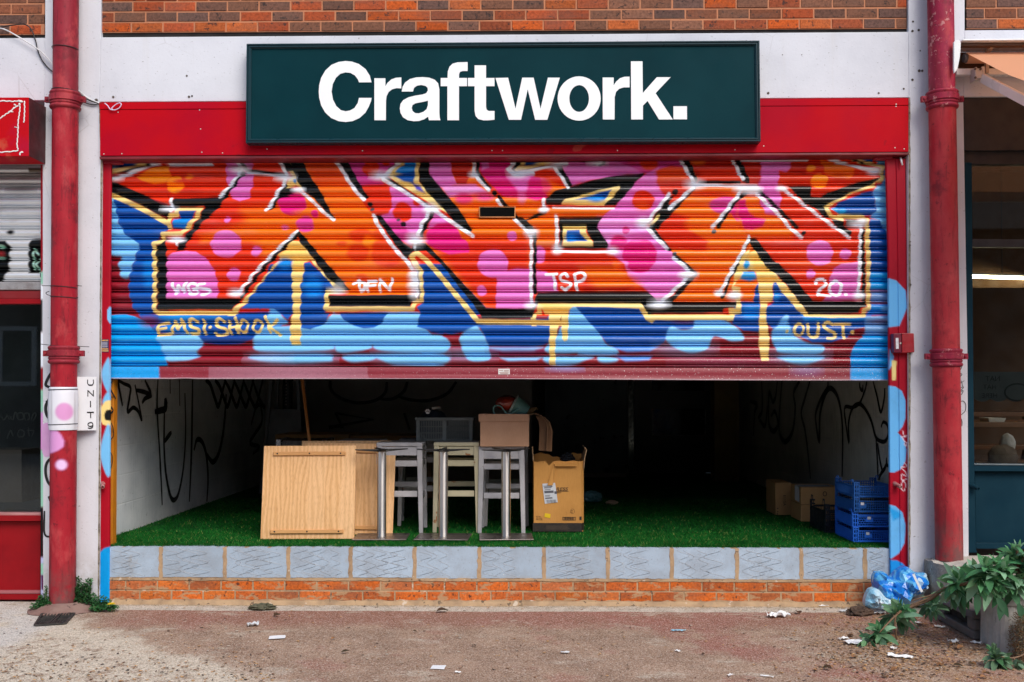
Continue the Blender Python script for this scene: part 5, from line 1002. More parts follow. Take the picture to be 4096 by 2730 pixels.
# grey lattice crate with a bag in it
def lattice(b, p0, ex, ez, nx, nz, w, t, hw=None):
    """grid of bars on the plane p0 + u*ex + v*ez"""
    p0, ex, ez = Vector(p0), Vector(ex), Vector(ez); nrm = ex.cross(ez).normalized()
    for i in range(nx + 1):
        a = p0 + ex * (i / nx); b.bar(a, a + ez, w, t, up=nrm)
    for j in range(nz + 1):
        a = p0 + ez * (j / nz); b.bar(a, a + ex, hw or w, t, up=nrm)
m_gcr = M('grey_plastic', (.14, .16, .16), (.10, .115, .115), 9, rough=.55, spots=[((.2, .2, .2), 40, .74)])
gy = G(1600, 2134, FZ).y + .22; ga, gb_ = U(1666, 1750, gy), U(1890, 1750, gy); gz = FZ + .703
gc = thing('plastic_crate', ((ga.x + gb_.x) / 2, gy + .14, gz), 'grey plastic lattice crate resting on top of the stools', 'crate')
x0, x1, zz1 = ga.x, gb_.x, gz + .185
for nm, p0, ex in (('front_panel', (x0 + .012, gy, gz), (x1 - x0 - .024, 0, 0)), ('back_panel', (x0 + .012, gy + .28, gz), (x1 - x0 - .024, 0, 0)), ('side_panel', (x0 + .008, gy, gz), (0, .28, 0)), ('side_panel', (x1 - .008, gy, gz), (0, .28, 0))):
    b = MB(); L_ = Vector(ex).length; lattice(b, Vector(p0) + Vector((0, 0, .012)), ex, (0, 0, .15), int(L_ / .0135), 3, .006, .005, .008)
    e = Vector(ex).normalized()
    for f in (0, .5, 1): q = Vector(p0) + Vector(ex) * f; b.bar(q, q + Vector((0, 0, .17)), .03 if f == .5 else .028, .012, up=e.cross(Vector((0, 0, 1))))
    MBl = b.build(nm, m_gcr, gc)
b = MB()
for (a, e) in (((x0 - .006, gy - .006), (x1 + .006, gy - .006)), ((x0 - .006, gy + .286), (x1 + .006, gy + .286)), ((x0 - .006, gy - .006), (x0 - .006, gy + .286)), ((x1 + .006, gy - .006), (x1 + .006, gy + .286))): b.bar((*a, zz1 - .012), (*e, zz1 - .012), .012, .024)
b.build('rim', m_gcr, gc, bevel=.003)
b = MB(); b.box(x0 + .01, x1 - .01, gy + .005, gy + .275, gz, gz + .006); b.build('bottom', m_gcr, gc)

def blob(name_b, c, r, sub, amp, freq, seed, flat=None, ridged=True):
    bm = bmesh.new(); bmesh.ops.create_icosphere(bm, subdivisions=sub, radius=1)
    for v in bm.verts:
        n = v.co.normalized(); q = n * freq + Vector((seed, seed * 1.7, -seed))
        s = 0
        for k, (f, a) in enumerate(((1, 1), (2.1, .5), (4.3, .28), (8.7, .14))):
            x = noise.noise(q * f); s += a * ((1 - 2 * abs(x)) if ridged else x)
        v.co = n * (1 + amp * s); v.co = Vector((v.co.x * r[0], v.co.y * r[1], v.co.z * r[2]))
        if flat is not None and v.co.z < flat: v.co.z = flat + (v.co.z - flat) * .08
        v.co += Vector(c)
    b = MB(); bm.verts.ensure_lookup_table(); b.add([v.co.copy() for v in bm.verts], [tuple(x.index for x in f.verts) for f in bm.faces]); bm.free()
    return b
m_navy = M('navy_fabric', (.010, .020, .040), (.006, .012, .025), 9, rough=.55, bump=.3, bscale=30)
a, e = U(1676, 1640, gy + .1), U(1786, 1640, gy + .1)
bag = thing('pet_bag', ((a.x + e.x) / 2, gy + .12, gz + .007), 'navy bag with a pale paw print sticking out of the grey crate', 'bag')
b = blob('', ((a.x + e.x) / 2, gy + .13, gz + .125), ((e.x - a.x) / 2 * .98, .1, .118), 4, .10, 1.3, 4); b.build('bag_body', m_navy, bag, smooth=True)
m_paw = M('pale_print', (.55, .56, .58), rough=.5); yb_ = gy + .018
b = MB()
for cx, cy, rx, ry in ((1711, 1652, 7.5, 5), (1703.5, 1645, 2.6, 3.6), (1708, 1640.5, 2.6, 4), (1714, 1640.5, 2.6, 4), (1719, 1645, 2.6, 3.6)):
    b.loops([[U(cx + rx * math.cos(2 * math.pi * k / 16), cy + ry * math.sin(2 * math.pi * k / 16), yb_) for k in range(16)]], (0, .006, 0))
b.build('paw_print', m_paw, bag)
b = MB()
for k in range(12):
    x = 1727 + k * 3; b.slab([U(x, 1640 - k * .5, yb_ + .002), U(x + 1.4, 1640 - k * .5, yb_ + .002), U(x + 2.6 - k * .1, 1629 - k * .3 + k * .2, yb_ + .004), U(x + .8, 1629 - k * .2, yb_ + .004)], (0, .003, 0))
b.build('ribbed_cuff', M('striped_pale', (.40, .40, .38), rough=.6), bag)

# cartons
def carton_mat(name, a, b_, sc=1.0):
    t = NT(name); c = t.mix(t.ramp(t.noise(3, 5, .6), .35, .7), a, b_)
    c = t.mix(t.ramp(t.noise(220, 2, .5, t.map((1, 1, .12))), .35, .7, 0, .25), c, t.mix(.5, c, (.5, .4, .3), 'MULTIPLY'))
    c = t.mix(t.ramp(t.noise(7, 5, .7), .62, .72, 0, .35), c, t.mix(.6, c, (.35, .25, .18), 'MULTIPLY'))
    t.pbr(c, .75, 0, .25, t.bump(t.noise(18, 3), .15, .004)); return t.m
m_card = carton_mat('brown_cardboard', (.52, .30, .19), (.45, .25, .15))
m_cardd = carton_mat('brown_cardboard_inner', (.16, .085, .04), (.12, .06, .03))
m_cardo = carton_mat('orange_cardboard', (.60, .29, .075), (.52, .24, .06))
m_edge = M('corrugated_edge', (.50, .33, .18), (.22, .12, .06), 120, rough=.9)
cy = G(2000, 2134, FZ).y - .035; ca, cb2 = U(1921, 1793, cy), U(2116, 1793, cy); cz = FZ + .70 * .955 + .003; ch_ = .245; cd = .30
ob = thing('cardboard_box', ((ca.x + cb2.x) / 2, cy + cd / 2, cz), 'open plain brown cardboard box sitting on the grey stool', 'box')
xa, xb_ = ca.x, cb2.x
b = MB(); b.box(xa, xb_, cy, cy + .005, cz, cz + ch_); b.box(xa, xb_, cy + cd - .005, cy + cd, cz, cz + ch_); b.box(xa, xa + .005, cy + .005, cy + cd - .005, cz, cz + ch_); b.box(xb_ - .005, xb_, cy + .005, cy + cd - .005, cz, cz + ch_); b.box(xa + .005, xb_ - .005, cy + .005, cy + cd - .005, cz, cz + .005)
b.build('carton', m_card, ob, bevel=.001)
fl = MB(); fl.slab([(xa - .012, cy - .002, cz + ch_ - .052), (xb_ + .002, cy - .002, cz + ch_ - .050), (xb_ + .002, cy - .002, cz + ch_ + .004), (xa - .012, cy - .002, cz + ch_ + .006)], (0, -.006, 0)); fl.v = [(x, y - (.006 if z < cz + ch_ - .02 else 0), z) for x, y, z in fl.v]; fl.build('front_flap', m_card, ob)
fl = MB(); z1 = cz + ch_; pts = [(xb_ + .0, z1), (xb_ + .045, z1 + .010), (xb_ + .10, z1 - .01), (xb_ + .135, z1 - .06), (xb_ + .142, z1 - .10), (xb_ + .135, z1 - .27)]
for (px_, pz_), (qx, qz) in zip(pts[:-1], pts[1:]): fl.bar((px_, cy + .10, pz_), (qx, cy + .10, qz), .005, .20, up=(0, 1, 0))
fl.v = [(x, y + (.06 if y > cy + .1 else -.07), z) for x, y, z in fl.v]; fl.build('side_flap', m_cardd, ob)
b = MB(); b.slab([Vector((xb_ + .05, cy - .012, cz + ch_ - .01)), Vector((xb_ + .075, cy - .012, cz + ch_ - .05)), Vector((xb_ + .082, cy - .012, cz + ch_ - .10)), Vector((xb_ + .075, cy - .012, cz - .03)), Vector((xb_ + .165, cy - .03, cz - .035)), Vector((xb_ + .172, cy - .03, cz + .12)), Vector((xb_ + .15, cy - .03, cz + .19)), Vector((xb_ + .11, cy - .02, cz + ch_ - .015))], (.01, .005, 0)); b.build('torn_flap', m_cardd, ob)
fl = MB(); fl.bar((xb_ - .01, cy + cd - .02, z1 - .01), (xb_ + .04, cy + cd - .05, z1 + .05), .10, .005); fl.bar((xb_ + .04, cy + cd - .05, z1 + .05), (xb_ + .07, cy + cd - .05, z1 + .035), .10, .005); fl.build('back_flap', m_edge, ob)

# tipped teal bucket with a red ball on the carton
m_teal = M('teal_plastic', (.10, .24, .22), (.07, .18, .17), 10, rough=.45)
ty = cy + .12; k0 = U(2085, 1655, ty)
bk = thing('plastic_bucket', (k0.x, ty, cz + ch_ + .002), 'teal plastic bucket with a curved handle tipped over on the open box', 'bucket')
mouth, foot = U(2050, 1622, ty), U(2108, 1652, ty); ax = (foot - mouth)
b = MB(); Lb = ax.length; b.lathe(mouth, ax, [(.088, 0), (.082, .004), (.074, Lb * .5), (.055, Lb), (0, Lb), ], 28); b.lathe(mouth, ax, [(.088, 0), (.080, .002), (.070, Lb * .5), (.05, Lb * .94), (0, Lb * .94)], 28); b.build('tub', m_teal, bk, smooth=True, autosmooth=50)
b = MB(); b.lathe(mouth, ax, [(.088, -.004), (.093, 0), (.093, .010), (.088, .012)], 28); b.build('rim', M('teal_rim', (.28, .36, .34), (.16, .2, .19), 60, rough=.5), bk, smooth=True)
hp = [U(950 + 0, 0, ty)] if False else [U(1600 + x / 2.0913, 1500 + y / 2.0913, ty - .09) for x, y in [(795, 342), (782, 300), (785, 270), (810, 256), (845, 266), (870, 298), (892, 324), (920, 328), (960, 308), (1000, 280)]]
b = MB(); b.tube(catmull(hp, 4), .0055, 8); b.build('handle', m_teal, bk, smooth=True)
rb = blob('', U(2026, 1612, ty - .02), (.085, .075, .062), 4, .06, 1.1, 2, ridged=False)
rbt = rb.top('visor', M('dark_red_visor', (.07, .006, .004), (.30, .03, .012), 3, rough=.12, spec=.7), 'glossy dark red visor lying in the mouth of the teal bucket', 'visor', smooth=True)

# big torn carton
by = G(2220, 2130, FZ).y; ba, bb = U(2132, 2130, by), U(2336, 2130, by); bh = .548; bd = .36; bz = FZ + .006
bx = thing('cardboard_box', ((ba.x + bb.x) / 2, by + bd / 2, FZ), 'tall torn orange brown cardboard box with a white shipping label', 'box')
x0, x1 = ba.x, bb.x
b = MB(); n = 14; r = random.Random(4)
def wall(pa, pb_, hfun, th):
    pa, pb_ = Vector(pa), Vector(pb_); m = 12; top = [pa.lerp(pb_, k / m) + Vector((0, 0, hfun(k / m))) for k in range(m + 1)]; bot = [pb_.copy(), pa.copy()]
    b.slab(top + bot, th)
wall((x0, by, bz), (x1 - .02, by, bz), lambda f: bh - .004 * (1 + math.sin(f * 21)) - (.03 if .28 < f < .40 else 0) + .004 * f, (0, .006, 0))
wall((x1 - .02, by, bz), (x1, by + .03, bz), lambda f: bh, (-.004, .006, 0)); wall((x1, by + .03, bz), (x1, by + bd, bz), lambda f: bh, (-.006, 0, 0)); wall((x0, by, bz), (x0, by + bd, bz), lambda f: bh, (.006, 0, 0)); wall((x0, by + bd, bz), (x1, by + bd, bz), lambda f: bh + .022 + .018 * math.sin(f * 9) + .008 * math.sin(f * 40), (0, -.006, 0))
b.box(x0 + .006, x1 - .006, by + .006, by + bd - .006, bz, bz + .006)
b.build('carton', m_cardo, bx)
b = MB(); b.box(x0 - .0015, x1 - .018, by - .0015, by + .001, bz, bz + .066); b.box(x1 + .0005, x1 + .0015, by + .03, by + bd, bz, bz + .066); b.slab([(x1 - .0195, by - .001, bz), (x1 + .001, by + .03, bz), (x1 + .001, by + .03, bz + .066), (x1 - .0195, by - .001, bz + .066)], (.0006, -.0006, 0)); b.build('dark_base_band', M('black_print_band', (.016, .012, .010), (.03, .02, .012), 30, rough=.6), bx)
b = MB(); b.bar((x0 + .003, by + .06, bz + bh), (x0 - .004, by + .06, bz + bh + .11), .008, .12, up=(0, 1, 0)); b.build('side_flap', m_edge, bx)
b = MB()
for (p, q) in (((x1, bz + bh - .06), (x1 + .006, bz + bh + .02)), ((x1 + .006, bz + bh + .02), (x1 + .022, bz + bh + .085)), ((x1 + .022, bz + bh + .085), (x1 + .008, bz + bh + .105))): b.bar((p[0], by + .16, p[1]), (q[0], by + .16, q[1]), .007, .30, up=(0, 1, 0))
b.build('side_flap', m_edge, bx)
b = MB(); F6 = lambda x, y, yy: U(1600 + x / 2.0913, 1500 + y / 2.0913, yy)
b.slab([F6(1283, 752, by - .004), F6(1306, 752, by - .012), F6(1278, 925, by - .016), F6(1234, 925, by - .016)], (0, .005, 0)); b.build('torn_strip', m_cardo, bx)
b = MB(); b.slab([F6(1285, 742, by + .0), F6(1488, 742, by + .0), F6(1480, 765, by - .03), F6(1300, 765, by - .03)], (0, .003, .004)); b.build('front_flap', m_cardo, bx)
b = MB(); b.slab([F6(1190, 912, by - .004), F6(1297, 904, by - .004), F6(1320, 1066, by - .004), F6(1212, 1079, by - .004)], (0, .0015, 0)); lbl = b.build('shipping_label', M('label_white', (.62, .64, .68), (.55, .57, .6), 8, rough=.5), bx)
m_ink = M('print_black', (.02, .015, .012), rough=.7)
def txt(body, pos, size, mat, parent, name='lettering', rot=(math.pi / 2, 0, 0), shear=0.0, sx=1.0, align='LEFT', ext=.0006):
    cu = bpy.data.curves.new(name, 'FONT'); cu.body = body; cu.size = size; cu.shear = shear; cu.align_x = align; cu.extrude = ext
    o = bpy.data.objects.new(name, cu); me = None
    COLL.objects.link(o); dg = bpy.context.evaluated_depsgraph_get(); me = bpy.data.meshes.new_from_object(o.evaluated_get(dg)); bpy.data.objects.remove(o)
    me.name = name; mm = Matrix.Translation(Vector(pos) - wloc(parent)) @ (Matrix.Rotation(rot[2], 4, 'Z') @ Matrix.Rotation(rot[1], 4, 'Y') @ Matrix.Rotation(rot[0], 4, 'X')) @ Matrix.Diagonal((sx, 1, 1, 1))
    me.transform(mm); me.materials.clear(); me.materials.append(mat)
    o = bpy.data.objects.new(name, me); COLL.objects.link(o); o.parent = parent; return o
b = MB()
def quad6(x, y, w, h, yy, sk=.13): b.slab([F6(x, y, yy), F6(x + w, y - w * .06, yy), F6(x + w + h * sk, y + h - w * .06, yy), F6(x + h * sk, y + h, yy)], (0, .0008, 0))
for x, y, w, h in [(1198, 930, 40, 4), (1205, 938, 70, 5), (1206, 946, 60, 5), (1210, 960, 50, 5), (1206, 972, 78, 20), (1290, 975, 20, 22), (1213, 1008, 45, 4), (1214, 1016, 40, 4), (1214, 1028, 60, 11)]: quad6(x, y, w, h, by - .0046)
for k in range(16): quad6(1222 + k * 5.4, 1046 - k * .1, 1.5 + (k * 7 % 5) * .6, 26, by - .0046)
b.build('label_print', M('grey_ink', (.10, .10, .12), rough=.7), lbl)
txt('RESS', F6(1302, 969, by - .003), .036, m_ink, bx, shear=.25, sx=1.28)
txt('ESSO', F6(1300, 990, by - .003), .013, m_ink, bx, shear=.2, sx=1.5)
b = MB(); b.slab([F6(1300, 972, by - .003), F6(1412, 972, by - .003), F6(1411, 976, by - .003), F6(1300, 976, by - .003)], (0, .0008, 0)); b.build('underline', m_ink, bx)
for s_, y in (('BC-12AL', 1188), ('GW: 12.7kg', 1201), ('NW: 11.2kg', 1214)): txt(s_, F6(1140, y, by - .003), .0085, m_ink, bx, sx=1.1)
b = MB(); b.slab([F6(1212, 1158, by - .003), F6(1260, 1166, by - .003), F6(1256, 1199, by - .003), F6(1208, 1190, by - .003)], (0, .0012, 0)); b.build('yellow_sticker', M('sticker_yellow', (.75, .50, .01), rough=.5), bx)
b = MB()
for q in ((1360, 1190, 1470, 1193), (1360, 1214, 1470, 1217), (1360, 1190, 1363, 1217), (1467, 1190, 1470, 1217), (1502, 1186, 1520, 1215)): b.slab([F6(q[0], q[1], by - .003), F6(q[2], q[1], by - .003), F6(q[2], q[3], by - .003), F6(q[0], q[3], by - .003)], (0, .0008, 0))
for k in range(18):
    x = 1370 + k * 5; w_ = 1.2 + (k * 5 % 4) * .7; b.slab([F6(x, 1192, by - .003), F6(x + w_, 1192, by - .003), F6(x + w_, 1214, by - .003), F6(x, 1214, by - .003)], (0, .0008, 0))
b.build('barcode', m_ink, bx)
b = MB(); b.ribbon([F6(1443 + 18 * math.cos(a * math.pi / 12), 1141 + 19 * math.sin(a * math.pi / 12), by - .002) for a in range(25)], .0016, (0, -1, 0)); b.build('round_mark', m_ink, bx)
txt('RC', F6(1433, 1140, by - .003), .010, m_ink, bx); txt('K37', F6(1431, 1155, by - .003), .008, m_ink, bx)
b = MB()
for y in (1262, 1268, 1274, 1280, 1286, 1292): b.slab([F6(1220, y, by - .003), F6(1420 - (y * 7 % 30), y, by - .003), F6(1420 - (y * 7 % 30), y + 2, by - .003), F6(1220, y + 2, by - .003)], (0, .0008, 0))
b.build('small_print', M('brown_ink', (.10, .07, .05), rough=.7), bx)
b = blob('', U(2270, 1842, by + .2), (.05, .05, .05), 3, .2, 1.4, 8); b.top('plastic_wrap', M('dark_wrap', (.012, .014, .018), rough=.2), 'crumpled black plastic poking out of the torn carton', 'plastic wrap')
b = blob('', (0, 0, .05), (.09, .06, .05), 4, .22, 1.4, 3, flat=-.04); p = G(2366, 2010, FZ); b.v = [(x + p.x, y + p.y, z + FZ) for x, y, z in b.v]
m_bagt = M('teal_polythene', (.10, .25, .28), (.05, .14, .16), 8, rough=.18, spec=.6)
b.top('plastic_bag', m_bagt, 'small crumpled teal plastic bag on the turf behind the torn carton', 'plastic bag')
b = blob('', (0, 0, .012), (.045, .03, .018), 3, .3, 1.4, 5); p = G(2448, 2016, FZ); b.v = [(x + p.x, y + p.y, z + FZ) for x, y, z in b.v]
b.top('paper_scrap', M('tan_paper', (.40, .28, .20), rough=.8), 'crumpled tan paper on the turf right of the torn carton', 'paper')

# cartons and crates on the right
def carton(px0, px1, py0, py1, depth, label, mat, extra=None):
    y = G((px0 + px1) / 2, py1, FZ).y; a, e = U(px0, py1, y), U(px1, py0, y)
    root = thing('cardboard_box', ((a.x + e.x) / 2, y + depth / 2, FZ), label, 'box')
    b = MB(); b.box(a.x, e.x, y, y + depth, FZ + .001, e.z); b.build('carton', mat, root, bevel=.004)
    return root, a.x, e.x, y, e.z
m_cardk = carton_mat('dim_cardboard', (.50, .27, .11), (.42, .22, .085))
q, xa, xb_, yy, zt_ = carton(3102, 3165, 1932, 2062, .34, 'narrow brown carton standing alone by the right wall, left of the pair', m_cardk)
txt('E115A', (xa + .068, yy - .002, FZ + .18), .036, m_ink, q, rot=(math.pi / 2, math.pi / 2, 0))
for dx, dz in ((.02, .03), (.02, .06), (.018, .012)):
    b = MB(); b.lathe((xa + dx, yy - .0005, FZ + dz), (0, -1, 0), [(0, .0006), (.006, .0006), (.006, 0)], 10); b.build('stain', m_ink, q)
q, xa, xb_, yy, zt_ = carton(3204, 3358, 2020, 2088, .32, 'lower of two stacked brown cartons beside the blue crates', m_cardk)
q2 = thing('cardboard_box', ((xa + xb_) / 2, yy + .16, zt_), 'upper of two stacked brown cartons beside the blue crates', 'box')
zz = U(3280, 1950, yy).z
b = MB(); b.box(xa + .001, xb_ + .003, yy - .002, yy + .32, zt_ + .003, zz); b.build('carton', m_cardk, q2, bevel=.004)
b = MB(); b.ribbon([(xa + .2 + .015 * math.cos(a * math.pi / 8), yy - .0035, zz - .055 + .018 * math.sin(a * math.pi / 8)) for a in range(17)], .006, (0, -1, 0)); b.build('round_stamp', m_ink, q2)
b = MB(); b.slab([(xa - .035, yy + .06, zz + .014), (xb_ - .08, yy + .06, zz + .014), (xb_ - .06, yy + .03, zz + .003), (xa - .005, yy + .01, zz + .003)], (0, .01, .002)); b.slab([(xa - .036, yy + .05, zz - .11), (xa - .004, yy + .03, zz - .13), (xa - .004, yy + .03, zz + .004), (xa - .036, yy + .05, zz + .012)], (0, .006, 0))
b.build('lid_flap', M('grey_card', (.20, .19, .18), rough=.8), q2)

m_blue = M('blue_plastic', (.020, .16, .72), (.016, .12, .60), 5, rough=.42, spots=[((.1, .2, .5), 60, .74)])
m_blue2 = M('darker_blue_plastic', (.014, .10, .36), (.012, .08, .30), 5, rough=.42)
m_blk = M('black_crate_plastic', (.006, .008, .014), rough=.5)
def tray(mat, honey=False):
    """stacking tray: 0.30 wide, 0.42 deep, 0.11 high"""
    root = thing('plastic_crate', (0, 0, FZ), '', 'crate', 'stacked plastic trays')
    w, d, h = .30, .42, .108; t_ = .004
    def pan(nm, p0, ex, nx, face):
        b = MB(); e = Vector(ex).normalized(); L_ = Vector(ex).length; up_ = Vector((0, 0, 1)); n = e.cross(up_)
        if face and honey:
            s_ = .0105; rows_ = 5
            for j in range(rows_):
                for i in range(int(L_ / (s_ * 1.75))):
                    c = Vector(p0) + e * (s_ * 1.75 * (i + .6 + (j % 2) * .5)) + up_ * (.016 + j * s_ * 1.52)
                    ring = [c + (e * math.cos(R(60 * k + 30)) + up_ * math.sin(R(60 * k + 30))) * s_ for k in range(7)]
                    for k in range(3): b.bar(ring[k], ring[k + 1], .0042, t_, up=n)
                    b.bar(ring[5], ring[6], .0042, t_, up=n)
        else:
            lattice(b, Vector(p0) + up_ * .010, ex, up_ * .068, nx, 4 if face else 1, .0042 if face else .010, t_, .0042)
        b.bar(Vector(p0) + up_ * .005, Vector(p0) + Vector(ex) + up_ * .005, .010, .010, up=n); b.bar(Vector(p0) + up_ * .080, Vector(p0) + Vector(ex) + up_ * .080, .006, .008, up=n)
        return MBo(b, nm, mat, root)
    pan('end_panel', (-w / 2 + .03, 0, 0), (w - .06, 0, 0), 14, True); pan('end_panel', (-w / 2 + .03, d, 0), (w - .06, 0, 0), 14, True)
    pan('side_panel', (-w / 2, .03, 0), (0, d - .06, 0), 16, False); pan('side_panel', (w / 2, .03, 0), (0, d - .06, 0), 16, False)
    for sx in (-1, 1):
        for yy, sy in ((0, 1), (d, -1)):
            b = MB(); x = sx * w / 2
            for z in (.003, .03, .06, .09, h - .003): b.obox((x - sx * .017, yy + sy * .017, z), (.019, 0, 0), (0, .019, 0), (0, 0, .0028))
            for ddx, ddy in ((0, 0), (.034, 0), (0, .034), (.017, 0), (0, .017)): b.obox((x - sx * ddx, yy + sy * ddy, h / 2), (.0032, 0, 0), (0, .0032, 0), (0, 0, h / 2))
            MBo(b, 'corner_post', mat, root)
    b = MB(); b.box(-w / 2 + .004, w / 2 - .004, .004, d - .004, .002, .006); MBo(b, 'bottom', mat, root)
    for sx in (-1, 1):
        b = MB()
        for yc in (.05, d - .05): b.tube([(sx * w / 2, yc - .02, h), (sx * w / 2, yc - .02, h + .016), (sx * w / 2, yc + .02, h + .016), (sx * w / 2, yc + .02, h)], .004, 6)
        MBo(b, 'stacking_loop', mat, root)
    return root
p = G(3414.7, 2171, FZ); px_, py_ = p.x + .15, p.y
t1, t2, t3 = tray(m_blue), tray(m_blue, True), tray(m_blue2)
t4, t5 = copy_tree(t3), tray(m_blk)
t1.location = (px_, py_, FZ + .004); t1['label'] = 'bright blue square mesh tray at the bottom of the crate stack'
t2.location = (px_ - .002, py_ + .006, FZ + .112); t2['label'] = 'blue honeycomb tray second from the bottom of the crate stack'; t2.rotation_euler.z = R(-.5)
t3.location = (px_ + .006, py_ - .004, FZ + .220); t3['label'] = 'darker blue tray third up in the crate stack'; t3.rotation_euler.z = R(1)
t4.location = (px_ + .006, py_ - .004, FZ + .328); t4['label'] = 'empty darker blue tray on top of the crate stack'; t4.rotation_euler.z = R(1)
t5.location = (px_ - .09, py_ + .47, FZ + .004); t5['label'] = 'black plastic crate on the turf between the cartons and the blue stack'; t5.scale = (.8, 1, 2.0)
m_stk = M('white_sticker', (.66, .66, .70), (.55, .55, .6), 30, rough=.5)
for tr, ox, oz in ((t1, .09 - .15 + .01, .062), (t2, .095 - .15 + .02, .065), (t3, .055 - .15 + .0, .062)):
    b = MB(); b.box(ox - .012, ox + .012, -.008, -.006, oz - .010, oz + .010); b.build('sticker', m_stk, None).parent = tr
    b = MB(); b.box(ox - .022, ox + .03, -.0055, -.003, oz - .03, oz + .0); b.build('label_plate', m_blue if tr is not t3 else m_blue2, None).parent = tr

# broom, patio heater, bench and grill in the gloom
m_wood = M('varnished_handle', (.42, .16, .04), (.34, .12, .03), 5, rough=.4, stretch=(1, 1, .05))
yb0 = .98
pa, pb_ = U(1207, 1500, yb0 + .3), U(1240, 1785, yb0 + .05); d = (pb_ - pa); foot = pb_ + d * ((pb_.z - FZ - .06) / -d.z); top = pa - d * .6
br = thing('broom', (foot.x, foot.y, FZ), 'orange wooden broom handle leaning behind the oak table tops', 'broom')
b = MB(); b.tube([top, foot], .0125, 12); b.build('handle', m_wood, br, smooth=True, autosmooth=50)
b = MB(); b.box(foot.x - .14, foot.x + .14, foot.y - .03, foot.y + .03, FZ + .045, FZ + .085); b.build('brush_head', m_wood, br, bevel=.006)
b = MB(); r = random.Random(2)
for k in range(160): x, y = foot.x + r.uniform(-.135, .135), foot.y + r.uniform(-.026, .026); b.bar((x, y, FZ + .05), (x + r.uniform(-.01, .01), y + r.uniform(-.01, .01), FZ + .004), .002, .002)
b.build('bristles', M('bristle', (.06, .04, .03), rough=.8), br)
F5 = lambda x, y, yy: U(950 + x / 2.0913, 1500 + y / 2.0913, yy)
hy = 3.6
ph = thing('patio_heater', (F5(375, 560, hy).x, hy + .2, FZ), 'tall dark pyramid patio heater standing at the back left', 'heater')
m_htr = M('dark_heater_metal', (.18, .19, .21), (.12, .125, .135), 4, rough=.4, metal=.5)
bl, brr, tl, tr_ = F5(222, 640, hy), F5(528, 640, hy), F5(268, 20, hy), F5(486, 20, hy)
s_ = (FZ - bl.z) / (tl.z - bl.z); bl, brr = bl + (tl - bl) * s_, brr + (tr_ - brr) * s_; tl, tr_ = tl + (tl - bl) * .35, tr_ + (tr_ - brr) * .35
dp = brr.x - bl.x; dt = tr_.x - tl.x
for (a, e, yo, yt) in ((bl, tl, 0, (dp - dt) / 2), (brr, tr_, 0, (dp - dt) / 2), (bl, tl, dp, (dp + dt) / 2), (brr, tr_, dp, (dp + dt) / 2)):
    b = MB(); b.bar((a.x, hy + yo, a.z), (e.x, hy + yt, e.z), .035, .035, up=(0, 1, 0)); b.build('leg', m_htr, ph)
zc = F5(375, 290, hy).z; f = (zc - bl.z) / (tl.z - bl.z); xl_, xr_ = bl.x + (tl.x - bl.x) * f, brr.x + (tr_.x - brr.x) * f; yo = (dp - dt) / 2 * f
b = MB(); b.hexa([(bl.x, hy + .012, bl.z), (brr.x, hy + .012, bl.z), (brr.x, hy + dp - .012, bl.z), (bl.x, hy + dp - .012, bl.z), (xl_, hy + yo + .012, zc), (xr_, hy + yo + .012, zc), (xr_, hy + dp - yo, zc), (xl_, hy + dp - yo, zc)]); b.build('cabinet', m_htr, ph)
b = MB()
for k in range(9): z = bl.z + .12 + k * .03; b.box(bl.x + .07, bl.x + .17, hy + .004 + (z - bl.z) * .04, hy + .02 + (z - bl.z) * .04, z, z + .008)
b.build('vent', M('vent_black', (.004, .004, .004), rough=.6), ph)
cx = (bl.x + brr.x) / 2; b = MB(); b.lathe((cx, hy + dp / 2, zc), (0, 0, 1), [(.055, 0), (.055, 1.1)], 20); b.build('glass_tube', M('tube_glass_dark', (.02, .022, .026), rough=.1, spec=.7), ph, smooth=True)
b = MB()
for k in range(10): z = zc + .05 + k * .035; b.lathe((cx - .005, hy + dp / 2 - .058, z), (0, -1, 0), [(0, .002), (.009, .002), (.009, 0)], 8)
b.build('burner_holes', M('holes_grey', (.22, .22, .22), rough=.5), ph)
tbk = thing('trestle_table', (-1.9, 2.9, FZ), 'dark wooden trestle table behind the stools', 'table')
a, e = F5(315, 500, 2.7), F5(1640, 500, 2.7); m_dkw = M('dark_brown_wood', (.30, .16, .06), (.22, .11, .04), 4, rough=.6, stretch=(.1, 1, 1))
for k, (xa, xb_) in enumerate(((a.x, (a.x + e.x) / 2 - .05), ((a.x + e.x) / 2 - .04, e.x))):
    b = MB(); zt_ = a.z - .01 * k; b.box(xa, xb_, 2.7, 3.3, zt_ - .075, zt_); b.build('plank_top', m_dkw, tbk, bevel=.004)
for x in (a.x + .1, e.x - .1):
    for y in (2.76, 3.22): b = MB(); b.box(x - .035, x + .035, y - .035, y + .035, FZ, a.z - .09); b.build('leg', m_dkw, tbk)
gr = thing('grill_plate', (F5(540, 600, 1.3).x, 1.45, FZ), 'shiny black metal grill with chromed ends behind the oak table tops', 'grill')
a, e = F5(318, 600, 1.3), F5(755, 538, 1.3); b = MB(); b.box(a.x + .03, e.x - .03, 1.32, 1.6, a.z - .03, e.z - .005); b.build('body', M('glossy_black', (.008, .007, .006), (.05, .03, .02), 6, rough=.15, spec=.8), gr, bevel=.01)
for x in (a.x + .025, e.x - .025): b = MB(); b.box(x - .022, x + .022, 1.3, 1.62, a.z - .02, e.z); b.build('end_cap', M('chrome', (.30, .31, .33), rough=.25, metal=1.0), gr, bevel=.006)
for x in (a.x + .06, e.x - .06):
    for y in (1.36, 1.56): b = MB(); b.box(x - .015, x + .015, y - .015, y + .015, FZ, a.z - .03); b.build('leg', m_iron, gr)
